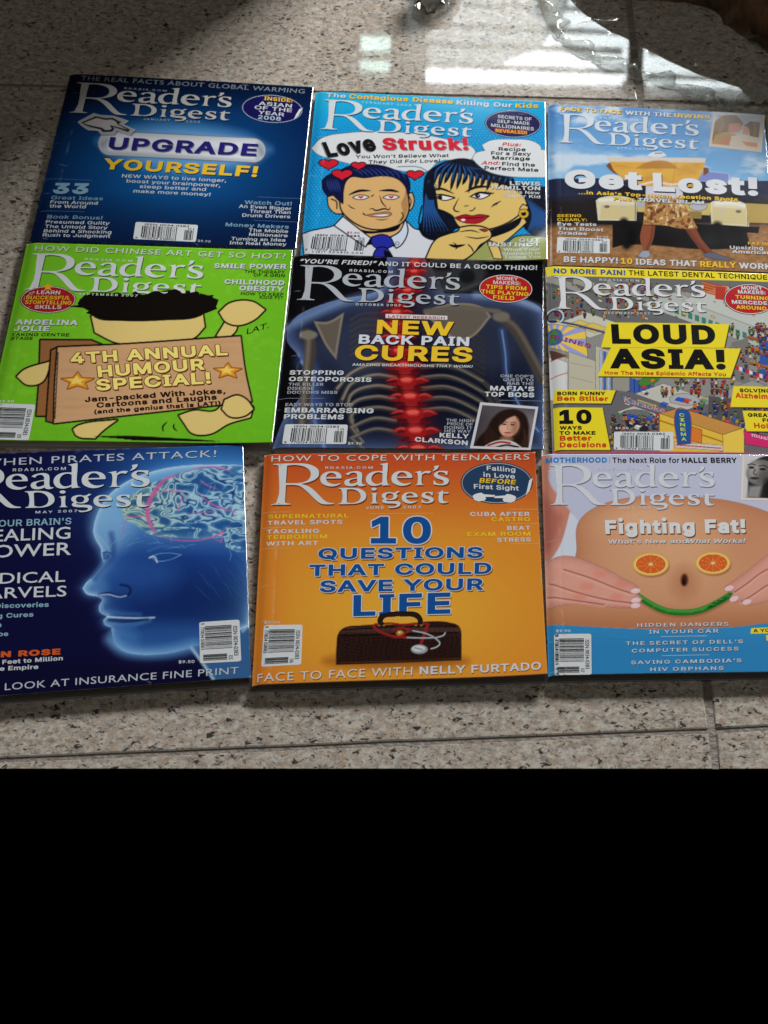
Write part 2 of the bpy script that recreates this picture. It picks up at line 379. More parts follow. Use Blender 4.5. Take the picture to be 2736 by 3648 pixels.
# a grotesque alphabet: code point, advance, outlines as x, y, x, y ... in thousandths
GROTESQUE = [
    (65, 480, [[16,0,201,509,276,509,463,0,395,0,287,302,264,372,232,478,245,478,213,371,191,302,85,0], [110,142,110,199,370,199,370,142]]),
    (66, 456, [[60,0,60,509,241,509,289,504,329,491,359,469,381,442,394,410,398,374,395,344,387,320,373,301,356,286,336,275,315,267,315,262,339,257,363,245,385,227,402,203,414,173,418,136,413,100,400,67,377,39,344,18,301,4,247,0], [125,57,245,57,296,63,330,80,349,105,355,137,352,161,342,184,327,203,306,218,279,228,248,231,125,231], [125,285,238,285,265,288,288,296,308,309,323,326,333,348,336,372,330,403,313,429,283,446,240,452,125,452]]),
    (67, 510, [[267,-7,205,1,150,25,104,63,70,115,48,179,40,254,48,329,70,393,104,445,150,484,205,508,267,516,305,513,340,504,373,490,402,471,427,447,448,418,463,385,473,348,408,348,401,373,389,395,375,413,357,428,337,440,315,449,292,454,267,456,223,450,184,432,150,403,125,364,109,314,103,254,109,194,125,145,151,105,184,76,223,59,267,53,292,55,315,60,337,69,357,81,375,96,389,114,401,136,408,160,473,160,463,124,448,91,428,62,402,38,373,19,341,5,305,-4]]),
    (68, 502, [[219,0,96,0,96,57,215,57,272,63,318,81,354,110,379,149,394,198,399,255,394,312,379,361,354,399,320,428,275,446,221,452,93,452,93,509,225,509,294,501,353,478,399,441,433,391,455,329,462,255,455,181,433,119,398,68,351,31,291,8], [125,509,125,0,60,0,60,509]]),
    (69, 419, [[60,0,60,509,372,509,372,452,125,452,125,286,355,286,355,229,125,229,125,57,375,57,375,0]]),
    (70, 410, [[60,0,60,509,369,509,369,452,125,452,125,278,346,278,346,221,125,221,125,0]]),
    (71, 520, [[269,-7,205,1,149,25,104,64,69,116,47,179,40,254,47,329,69,393,103,445,149,484,203,508,265,516,304,513,340,504,374,489,403,469,429,445,449,416,465,384,474,349,408,349,399,372,387,393,373,411,356,427,337,439,315,448,291,454,265,456,222,450,183,432,150,404,125,364,109,314,103,254,109,194,125,145,151,105,184,76,224,59,269,53,309,57,345,71,374,93,396,123,410,160,415,202,434,199,283,199,283,256,478,256,478,200,471,141,451,91,419,50,377,19,326,0]]),
    (72, 517, [[60,0,60,509,125,509,125,289,392,289,392,509,457,509,457,0,392,0,392,232,125,232,125,0]]),
    (73, 300, [[31,0,31,57,118,57,118,452,31,452,31,509,269,509,269,452,183,452,183,57,269,57,269,0]]),
    (74, 396, [[185,-7,124,3,75,33,44,81,33,145,33,173,98,173,98,145,104,104,122,74,149,56,185,50,220,56,248,74,266,104,272,145,272,509,336,509,336,145,326,81,294,33,246,3]]),
    (75, 467, [[104,145,104,216,139,261,174,303,212,344,364,509,448,509,231,276,228,276], [60,0,60,509,125,509,125,334,124,225,125,193,125,0], [372,0,188,259,228,309,449,0]]),
    (76, 393, [[60,0,60,509,125,509,125,57,361,57,361,0]]),
    (77, 628, [[60,0,60,509,152,509,277,187,287,159,299,123,311,84,322,49,307,49,318,83,330,121,342,158,352,187,476,509,568,509,568,0,504,0,504,291,504,327,505,369,506,413,507,457,513,457,498,409,482,363,467,322,456,291,342,0,286,0,170,291,159,321,145,361,129,408,112,457,119,457,120,416,121,372,122,328,122,291,122,0]]),
    (78, 523, [[60,0,60,509,136,509,343,183,363,151,388,107,414,55,405,54,401,108,399,157,399,195,399,509,463,509,463,0,387,0,202,290,177,331,148,381,108,452,119,454,122,384,124,328,125,291,125,0]]),
    (79, 533, [[267,-7,205,1,150,25,105,63,70,115,48,179,40,254,48,329,70,393,105,445,150,484,205,508,267,516,329,508,384,484,429,445,464,393,486,329,493,254,486,179,464,115,429,63,384,25,329,1], [267,53,310,59,349,76,383,105,408,144,425,194,430,254,425,314,408,365,383,404,349,433,310,450,267,456,223,450,184,433,151,404,125,364,109,314,103,254,109,194,125,144,151,105,184,76,223,59]]),
    (80, 445, [[60,0,60,509,235,509,289,503,332,487,366,462,390,430,404,391,409,348,404,304,390,265,366,233,332,207,289,191,235,186,109,186,109,242,233,242,269,246,297,256,318,272,333,294,342,319,344,348,342,376,333,402,318,423,297,439,268,449,232,452,125,452,125,0]]),
    (81, 533, [[245,159,313,159,369,85,384,65,468,-48,401,-48,346,27,331,46], [267,-7,205,1,150,25,105,63,70,115,48,179,40,254,48,329,70,393,105,445,150,484,205,508,267,516,329,508,384,484,429,445,464,393,486,329,493,254,486,179,464,115,429,63,384,25,329,1], [267,53,310,59,349,76,383,105,408,144,425,194,430,254,425,314,408,365,383,404,349,433,310,450,267,456,223,450,184,433,151,404,125,364,109,314,103,254,109,194,125,144,151,105,184,76,223,59]]),
    (82, 449, [[60,0,60,509,236,509,290,504,333,489,367,465,390,433,405,395,409,352,405,309,390,271,367,240,333,217,289,203,236,198,96,198,96,255,234,255,269,258,298,267,319,281,334,300,342,324,345,352,342,380,334,405,319,425,298,440,269,449,233,452,125,452,125,0], [353,0,230,229,303,229,428,0]]),
    (83, 447, [[224,-9,172,-4,128,9,91,31,64,60,46,96,38,137,104,137,110,110,123,88,142,71,166,59,194,52,224,49,257,52,286,60,311,74,329,92,341,114,346,139,342,161,332,179,316,193,296,205,245,222,184,239,128,260,86,289,60,326,52,372,58,413,75,448,102,476,138,498,180,511,227,516,275,511,316,498,351,476,377,449,394,415,401,378,337,378,326,412,302,437,267,453,225,459,194,456,167,448,145,435,129,418,118,398,115,376,119,352,131,334,148,319,169,308,212,293,264,279,312,264,336,252,359,238,379,220,395,198,405,171,408,139,403,99,386,64,360,34,323,11,278,-4]]),
    (84, 449, [[32,452,32,509,417,509,417,452,257,452,257,0,193,0,193,452]]),
    (85, 517, [[259,-8,203,-2,154,15,114,43,85,80,66,124,60,173,60,509,124,509,124,178,128,144,141,113,160,87,187,68,220,56,259,52,298,56,331,68,357,87,377,113,389,144,393,178,393,509,457,509,457,173,451,124,433,80,403,43,363,15,315,-2]]),
    (86, 480, [[204,0,16,509,84,509,192,206,215,137,248,31,235,31,267,138,290,206,395,509,463,509,278,0]]),
    (87, 686, [[155,0,16,509,82,509,163,196,175,145,187,94,197,40,189,40,200,94,211,145,224,196,306,509,380,509,462,196,474,145,486,94,497,40,488,40,499,94,510,145,523,196,603,509,670,509,530,0,455,0,368,323,351,391,336,475,350,475,335,395,318,323,230,0]]),
    (88, 474, [[18,0,217,284,217,236,29,509,104,509,178,400,204,361,223,329,243,292,232,292,252,329,272,361,298,400,374,509,446,509,259,239,259,287,456,0,382,0,292,129,268,165,250,195,230,231,244,231,225,196,206,166,182,129,91,0]]),
    (89, 472, [[203,0,203,208,16,509,91,509,192,344,222,292,250,230,224,230,251,293,280,344,381,509,455,509,268,208,268,0]]),
    (90, 438, [[42,0,42,46,273,385,306,431,341,476,348,454,285,452,223,452,40,452,40,509,397,509,397,462,169,129,134,81,97,33,90,54,152,57,214,57,399,57,399,0]]),
    (97, 389, [[160,-9,126,-5,94,5,68,22,48,45,35,73,30,108,34,138,43,161,58,179,78,193,100,203,125,211,178,220,234,227,252,230,265,235,273,243,276,255,276,257,273,279,267,297,256,311,240,322,220,329,196,331,171,329,149,322,132,313,118,301,107,288,100,274,41,291,57,322,79,346,104,364,133,375,163,382,194,384,239,379,263,372,286,360,306,343,322,320,333,290,337,251,337,0,277,0,277,52,272,52,252,25,236,12,215,1,190,-6], [170,45,202,49,228,59,248,74,263,93,272,115,276,138,276,190,259,182,231,176,200,171,175,168,134,159,117,150,103,139,95,124,92,105,94,87,102,72,114,61,130,52,149,47]]),
    (98, 424, [[229,-8,198,-5,172,4,153,17,138,31,118,59,112,59,112,0,53,0,53,509,114,509,114,319,118,319,137,346,152,360,171,373,197,381,229,384,274,378,313,361,345,332,370,293,385,245,390,189,385,133,370,84,346,45,313,16,274,-2], [220,47,253,51,279,66,301,88,316,117,325,151,328,189,325,227,316,261,301,290,280,311,253,325,220,330,188,325,161,312,140,291,125,263,116,229,113,189,116,150,125,115,140,86,162,65,188,51]]),
    (99, 396, [[207,-8,159,-2,117,16,82,46,56,85,40,133,34,187,40,243,56,291,82,330,117,360,159,378,207,384,234,383,260,377,284,368,305,356,324,341,340,322,353,301,362,277,303,262,290,289,270,311,242,325,207,330,173,325,145,310,124,287,108,258,99,224,96,187,99,151,108,117,124,89,145,66,173,51,207,46,243,52,271,66,292,89,304,117,363,102,354,78,341,56,325,37,306,21,285,9,261,-1,235,-6]]),
    (100, 424, [[195,-8,151,-2,111,16,79,45,55,84,39,133,34,189,39,245,55,293,79,332,112,361,151,378,196,384,228,381,253,373,272,360,287,346,306,319,311,319,311,509,372,509,372,0,313,0,313,59,307,59,287,31,272,17,252,4,227,-5], [205,47,236,51,263,65,284,86,299,115,309,150,312,189,309,229,300,263,284,291,263,312,237,325,205,330,172,325,145,311,124,290,108,261,99,227,96,189,99,151,109,117,124,88,145,66,172,51]]),
    (101, 404, [[212,-8,161,-2,117,16,82,46,56,85,40,132,34,187,39,242,55,290,81,329,115,359,157,378,205,384,236,382,266,374,294,361,319,341,341,315,357,282,368,242,371,194,371,169,75,169,75,221,338,221,310,202,307,237,298,269,283,294,263,314,237,326,205,330,173,326,146,313,125,294,109,270,99,241,96,211,96,178,100,139,110,106,128,80,151,61,179,50,212,46,234,48,254,53,271,61,285,73,297,88,306,105,365,91,353,63,335,39,311,19,283,4,249,-5]]),
    (102, 254, [[228,379,228,327,6,327,6,379], [81,0,81,432,84,461,96,486,113,505,135,519,161,527,187,530,222,527,243,521,227,468,215,472,195,474,171,470,154,460,145,443,142,419,142,0]]),
    (103, 425, [[207,-151,168,-148,134,-140,105,-127,82,-110,64,-91,51,-69,101,-41,122,-66,136,-78,154,-88,178,-95,207,-97,249,-92,282,-75,304,-47,311,-6,311,68,306,68,287,41,272,28,252,16,227,8,195,5,152,10,113,27,80,53,55,90,39,136,34,191,39,246,55,293,80,332,112,361,152,378,196,384,228,382,253,373,273,360,288,346,308,319,313,319,313,379,372,379,372,-9,367,-54,350,-90,324,-117,291,-136,251,-147], [205,59,237,63,264,75,285,95,300,121,309,154,312,193,309,231,300,264,285,291,264,312,237,325,205,330,172,325,145,312,124,290,109,262,99,229,96,193,99,155,109,123,124,96,145,76,172,63]]),
    (104, 410, [[114,227,114,0,53,0,53,509,114,509,114,287,102,287,124,332,152,362,187,379,227,384,264,380,295,369,321,349,341,321,353,285,357,240,357,0,296,0,296,235,290,275,273,304,246,323,210,329,184,326,161,317,141,303,126,283,117,257]]),
    (105, 167, [[53,0,53,379,114,379,114,0], [84,443,67,446,54,455,44,468,41,483,44,499,54,512,67,521,84,524,100,521,114,512,123,499,126,483,123,468,114,455,100,446]]),
    (106, 167, [[53,379,114,379,114,-30,111,-63,102,-90,86,-113,65,-129,37,-139,4,-143,-10,-143,-10,-87,2,-87,25,-83,40,-72,50,-54,53,-29], [83,443,67,446,53,455,44,468,41,483,44,499,53,512,67,521,83,524,100,521,114,512,123,499,126,483,123,468,114,455,100,446]]),
    (107, 381, [[110,137,110,212,121,212,284,379,360,379,184,199,177,199], [53,0,53,509,114,509,114,0], [294,0,148,186,191,229,372,0]]),
    (108, 189, [[139,-2,101,3,74,20,58,47,53,84,53,509,114,509,114,99,115,77,120,62,130,54,146,52,160,53,170,54,181,3,162,-1]]),
    (109, 610, [[53,0,53,379,112,379,112,295,108,295,118,323,132,346,151,363,172,376,195,384,219,386,257,380,287,361,309,331,321,295,312,295,322,321,337,343,357,361,381,375,407,383,437,386,468,383,497,372,522,354,541,328,553,296,557,255,557,0,496,0,496,254,490,289,473,313,447,326,419,330,395,328,374,320,358,307,345,290,338,270,335,247,335,0,274,0,274,260,269,288,253,311,229,326,199,330,178,328,158,320,140,307,126,289,117,266,114,238,114,0]]),
    (110, 410, [[114,227,114,0,53,0,53,379,112,379,112,287,102,287,124,332,152,362,187,379,227,384,264,380,295,369,321,349,341,321,353,285,357,240,357,0,296,0,296,235,290,275,273,304,246,323,210,329,184,326,161,317,141,303,126,283,117,257]]),
    (111, 415, [[207,-8,159,-2,117,16,82,46,56,85,40,133,34,187,40,243,56,291,82,330,117,360,159,378,207,384,256,378,299,360,333,330,359,291,376,243,381,187,376,133,359,85,333,46,299,16,256,-2], [207,46,242,51,270,66,292,89,307,117,316,151,319,187,316,224,307,258,292,287,270,310,242,325,207,330,173,325,145,310,124,287,108,258,99,224,96,187,99,151,108,117,124,89,145,66,173,51]]),
    (112, 424, [[53,-143,53,379,112,379,112,319,118,319,137,346,152,360,171,373,197,381,229,384,274,378,313,361,345,332,370,293,385,245,390,189,385,133,370,84,346,45,313,16,274,-2,229,-8,198,-5,173,4,153,17,138,31,118,59,114,59,114,-143], [220,47,253,51,279,66,301,88,316,117,325,151,328,189,325,227,316,261,301,290,280,311,253,325,220,330,188,325,161,312,140,291,125,263,116,229,113,189,116,150,125,115,140,86,162,65,188,51]]),
    (113, 424, [[372,-143,311,-143,311,59,306,59,287,31,272,17,252,4,227,-5,195,-8,151,-2,111,16,79,45,55,84,39,133,34,189,39,245,55,293,79,332,112,361,151,378,196,384,228,381,253,373,272,360,287,346,307,319,313,319,313,379,372,379], [205,47,236,51,263,65,284,86,299,115,309,150,312,189,309,229,300,263,284,291,263,312,237,325,205,330,172,325,145,311,124,290,108,261,99,227,96,189,99,151,109,117,124,88,145,66,172,51]]),
    (114, 259, [[53,0,53,379,112,379,112,321,115,321,130,347,152,367,181,380,213,385,229,384,243,384,243,322,230,324,207,326,182,323,159,315,140,301,126,284,117,262,114,237,114,0]]),
    (115, 365, [[182,-8,145,-5,112,3,84,18,62,38,45,63,36,94,94,107,105,79,124,60,150,49,181,45,217,50,244,62,262,81,268,103,265,121,254,136,237,147,212,155,149,170,104,186,72,208,53,237,47,274,51,305,65,332,87,354,115,370,149,381,187,384,223,381,254,372,279,358,299,339,314,316,324,290,268,277,258,298,243,316,219,328,187,333,156,329,131,317,114,299,109,277,112,258,124,243,144,232,172,223,229,209,275,194,306,171,325,142,331,107,326,75,312,47,290,24,260,6,223,-5]]),
    (116, 227, [[204,379,204,327,6,327,6,379], [65,471,126,471,126,98,128,76,136,61,150,53,170,50,185,51,202,54,213,2,192,-3,168,-4,125,2,92,21,72,52,65,93]]),
    (117, 410, [[182,-5,146,-1,115,11,89,31,69,59,57,95,53,139,53,379,114,379,114,144,119,105,137,75,164,56,200,50,226,53,249,62,268,77,283,97,293,122,296,153,296,379,357,379,357,0,298,0,298,92,307,92,286,47,257,17,222,0]]),
    (118, 389, [[163,0,17,379,84,379,165,155,187,87,206,21,184,21,203,87,224,155,305,379,371,379,226,0]]),
    (119, 567, [[138,0,23,379,87,379,133,214,154,137,175,41,165,41,186,135,206,214,252,379,316,379,362,214,382,136,402,41,391,41,413,135,434,214,480,379,545,379,429,0,368,0,319,172,305,225,291,280,277,338,291,338,277,280,263,225,248,172,199,0]]),
    (120, 379, [[21,0,171,218,171,171,29,379,100,379,147,306,179,253,207,206,175,206,202,253,233,306,282,379,352,379,209,169,209,214,358,0,287,0,231,85,200,136,173,182,205,182,178,136,148,85,91,0]]),
    (121, 389, [[47,-139,61,-86,71,-87,88,-90,104,-89,118,-84,130,-74,141,-58,151,-36,163,-1,17,379,84,379,165,155,187,87,206,21,184,21,202,87,224,155,305,379,371,379,204,-58,191,-85,177,-107,159,-124,139,-136,117,-143,91,-145,65,-143]]),
    (122, 380, [[42,0,42,46,254,320,254,323,48,323,48,379,333,379,333,331,126,60,126,56,339,56,339,0]]),
    (48, 453, [[227,-7,174,1,130,24,95,62,69,113,53,178,48,254,53,330,69,395,95,447,130,484,174,508,227,516,279,508,323,484,358,447,384,395,400,330,405,254,400,178,384,113,359,62,323,24,279,1], [227,50,261,56,290,74,313,103,330,144,340,194,344,254,340,314,330,365,313,405,290,435,261,453,227,460,192,453,163,435,140,405,123,365,113,314,109,254,113,194,123,144,140,103,163,74,192,56]]),
    (49, 453, [[76,0,76,55,391,55,391,0], [276,509,276,0,212,0,212,448,209,448,86,358,86,427,198,509]]),
    (50, 453, [[64,0,64,47,234,229,282,282,299,305,311,327,318,348,320,371,317,397,308,419,293,436,273,449,250,457,224,460,196,457,172,447,153,433,139,413,130,390,127,362,66,362,71,405,86,442,111,473,143,496,182,511,225,516,268,511,306,497,337,474,361,445,376,411,381,372,378,345,371,318,357,290,336,259,267,180,153,60,153,57,389,57,389,0]]),
    (51, 453, [[218,-7,173,-3,133,10,98,30,70,57,52,91,44,132,109,132,115,107,126,87,144,71,165,59,191,52,219,50,248,53,275,61,297,74,315,93,325,116,329,145,326,172,316,196,299,217,275,234,242,244,201,248,157,248,157,299,288,448,288,452,70,452,70,509,372,509,372,461,211,278,211,289,264,288,308,276,344,253,371,222,387,186,393,145,387,103,370,66,344,36,309,12,266,-2]]),
    (52, 453, [[40,105,40,158,247,509,311,509,109,166,109,163,413,163,413,105], [282,0,282,121,282,146,282,318,343,318,343,0]]),
    (53, 453, [[221,-7,178,-2,140,11,108,32,83,60,66,93,60,130,122,130,127,108,138,89,154,73,173,60,196,52,221,50,250,53,276,64,298,82,314,104,324,131,328,162,324,193,314,221,297,244,275,262,248,273,218,277,192,275,167,268,145,258,128,246,67,253,96,509,366,509,366,452,151,452,134,301,136,301,155,315,178,325,203,331,229,334,263,330,294,321,321,306,345,285,364,260,379,231,388,199,391,163,385,117,369,76,343,41,309,15,268,-1]]),
    (54, 453, [[226,-7,182,-1,142,15,109,40,84,74,69,115,64,162,68,199,80,239,102,285,137,340,252,509,322,509,151,261,145,261,154,275,165,288,179,299,196,307,214,312,235,314,278,309,316,295,346,271,370,240,384,201,389,157,384,112,368,73,343,39,310,14,271,-2], [226,48,254,52,279,63,299,79,314,101,324,128,327,157,324,187,314,213,299,235,279,251,254,262,226,265,198,262,174,252,153,235,138,214,128,188,125,158,128,128,138,102,153,79,174,63,198,52]]),
    (55, 453, [[97,0,323,448,323,452,62,452,62,509,391,509,391,449,165,0]]),
    (56, 453, [[226,-7,178,-2,136,11,101,33,74,62,57,96,52,135,55,166,65,195,81,220,101,241,125,256,153,265,153,267,119,282,93,308,76,342,70,380,75,417,90,450,114,477,146,498,184,511,226,516,269,511,306,498,337,477,361,450,377,417,382,380,376,342,359,308,333,282,300,267,300,265,327,256,351,241,372,220,387,195,397,166,401,135,395,96,378,62,352,33,317,11,275,-2], [226,49,258,52,285,60,307,74,323,91,333,113,337,139,333,165,322,189,305,208,283,223,256,232,226,235,196,232,169,223,147,208,130,189,119,165,115,139,119,113,129,91,145,74,167,60,195,52], [226,290,252,292,274,300,293,313,307,330,316,351,319,376,316,399,308,420,294,437,275,449,252,457,226,460,200,457,177,449,159,437,145,420,136,399,133,376,136,351,145,330,159,313,178,300,201,292]]),
    (57, 453, [[226,516,271,510,310,494,343,468,368,434,384,393,389,347,385,309,373,270,350,224,315,168,200,0,130,0,301,248,307,248,299,234,287,221,273,210,257,202,238,196,218,195,175,199,137,214,106,237,83,269,68,307,64,352,69,397,85,436,110,469,143,494,182,510], [226,460,199,457,174,446,154,429,138,407,129,381,125,352,129,322,138,295,154,274,174,257,199,247,226,243,254,247,279,257,299,273,314,295,324,321,327,350,324,381,314,407,299,429,279,446,254,457]]),
    (33, 196, [[67,160,63,509,132,509,128,160], [98,-4,81,-1,66,9,56,24,52,41,56,58,66,73,81,83,98,86,116,83,130,73,140,58,143,41,140,24,130,9,116,-1]]),
    (63, 358, [[132,152,132,159,134,200,141,230,153,252,168,269,209,298,230,314,247,334,258,357,262,384,259,406,250,425,237,441,220,452,200,459,178,462,157,459,137,453,120,441,106,425,96,404,92,378,27,378,33,418,49,452,73,479,103,499,138,511,178,516,219,511,255,498,284,478,306,451,319,418,324,382,319,344,306,311,284,284,254,261,219,235,207,221,200,205,195,185,194,158,194,152], [164,-4,146,-1,131,9,121,24,118,41,121,58,131,73,146,83,164,86,181,83,196,73,206,58,209,41,206,24,196,9,181,-1]]),
    (46, 188, [[95,-4,78,-1,63,9,53,24,50,41,53,59,63,73,78,83,95,87,113,83,128,73,138,59,141,41,138,24,128,9,113,-1]]),
    (44, 188, [[38,-119,68,71,137,71,84,-119]]),
    (58, 188, [[95,-4,78,-1,63,9,53,24,50,41,53,59,63,73,78,83,95,87,113,83,128,73,138,59,141,41,138,24,128,9,113,-1], [95,271,78,274,63,284,53,299,50,316,53,334,63,349,78,359,95,362,113,359,128,349,138,334,141,316,138,299,128,284,113,274]]),
    (39, 206, [[78,318,70,509,136,509,128,318]]),
    (45, 453, [[337,244,337,188,114,188,114,244]]),
    (36, 447, [[202,-74,202,583,244,583,244,-74], [224,-9,172,-4,128,9,91,31,64,60,46,96,38,137,104,137,110,110,123,88,142,71,166,59,194,52,224,49,257,52,286,60,311,74,329,92,341,114,346,139,342,161,332,179,316,193,296,205,245,222,184,239,128,260,86,289,60,326,52,372,58,413,75,448,102,476,138,498,180,511,227,516,275,511,316,498,351,476,377,449,394,415,401,378,337,378,326,412,302,437,267,453,225,459,194,456,167,448,145,435,129,418,118,398,115,376,119,352,131,334,148,319,169,308,212,293,264,279,312,264,336,252,359,238,379,220,395,198,405,171,408,139,403,99,386,64,360,34,323,11,278,-4]]),
    (40, 273, [[89,207,92,264,101,324,114,384,132,441,153,494,177,539,236,539,212,485,191,428,174,370,161,313,154,258,151,207,154,161,160,115,172,67,188,16,209,-38,236,-96,177,-96,139,-21,111,55,95,131]]),
    (41, 273, [[37,-96,64,-37,86,18,102,69,113,116,120,162,122,207,119,258,112,313,99,370,82,428,62,485,37,539,97,539,121,494,142,441,159,384,173,323,181,264,184,207,178,130,161,53,134,-22,97,-96]]),
    (8220, 300, [[52,318,104,509,151,509,121,318], [175,318,228,509,274,509,244,318]]),
    (8221, 300, [[52,318,82,509,151,509,98,318], [175,318,205,509,274,509,222,318]]),
    (8217, 177, [[52,318,82,509,151,509,98,318]]),
]
HEAVY = {}
HCAP = 509 / 1000.0
def widen(p, w):
    """move an outline outwards by w to make the letter heavier"""
    d0 = p - np.roll(p, 1, 0); d1 = np.roll(p, -1, 0) - p
    n0 = np.stack([-d0[:, 1], d0[:, 0]], 1) / np.linalg.norm(d0, axis=1)[:, None]; n1 = np.stack([-d1[:, 1], d1[:, 0]], 1) / np.linalg.norm(d1, axis=1)[:, None]
    n = n0 + n1; n = n / (np.linalg.norm(n, axis=1)[:, None] + 1e-9)
    k = 1 / np.clip((n * n0).sum(1), .55, 1)
    return p + n * (w * k)[:, None]
def heavy(s, w, space):
    """-> list of (points, triangles), one per layer, because strokes of a letter may cross"""
    if w not in HEAVY:
        H = HEAVY[w] = {}
        for code, adv, loops in GROTESQUE:
            L = [np.array(l, float).reshape(-1, 2) / 1000.0 for l in loops]
            H_ = [widen(p, w) for p in L]
            if len(L) > 1 and chr(code) in '!ij':
                k = min(range(len(L)), key=lambda i: np.ptp(L[i][:, 1])); top = H_[1 - k][:, 1].max()
                if chr(code) == '!': H_[1 - k][:, 1] = top + (H_[1 - k][:, 1] - top) * (1 - 3.2 * w)
                else: H_[k][:, 1] += 1.7 * w
            pts = np.concatenate(H_); edges = []; k = 0
            for p in H_:
                edges += [(k + i, k + (i + 1) % len(p)) for i in range(len(p))]; k += len(p)
            r = delaunay_2d_cdt([Vector(p) for p in pts], edges, [], 0, 1e-6)
            v = np.array([tuple(q) for q in r[0]]); t = np.array([tuple(q) for q in r[2]])
            c = v[t].mean(1); wind = np.zeros(len(c), int)
            for p in H_:                                           # winding number of every triangle
                q = np.roll(p, -1, 0)
                for (x0, y0), (x1, y1) in zip(p, q):
                    side = (x1 - x0) * (c[:, 1] - y0) - (c[:, 0] - x0) * (y1 - y0)
                    wind += ((y0 <= c[:, 1]) & (y1 > c[:, 1]) & (side > 0)).astype(int) - ((y0 > c[:, 1]) & (y1 <= c[:, 1]) & (side < 0)).astype(int)
            G = [(v, t[wind < 0])]
            H[chr(code)] = (G, adv / 1000.0)
        C = HCAP + w; sw, e, h = .034 + w, .085 + w * 1.2, .05 + w * 1.5             # capital I with slab ends
        v = []; t = []
        for x0, x1, y0, y1 in ((.13 - e, .13 + e, -w, h - w), (.13 - sw, .13 + sw, h - w, C - h), (.13 - e, .13 + e, C - h, C)):
            k = len(v); v += [(x0, y0), (x1, y0), (x1, y1), (x0, y1)]; t += [(k, k + 1, k + 2), (k, k + 2, k + 3)]
        H['I'] = ([(np.array(v), np.array(t))], .25)
    V, T, N, x = [[], [], []], [[], [], []], [0, 0, 0], 0.0
    for c in s:
        adv = 188 / 1000.0
        if c in HEAVY[w]:
            G, adv = HEAVY[w][c]
            for k, (v, t) in enumerate(G):
                V[k].append(v + np.array([x, 0])); T[k].append(t + N[k]); N[k] += len(v)
        x += (adv + w * 1.7) * space
    f = CAPH / (HCAP + 2 * w)
    return [((np.concatenate(V[k]) + np.array([0, w])) * f, np.concatenate(T[k])) for k in range(3) if V[k]]

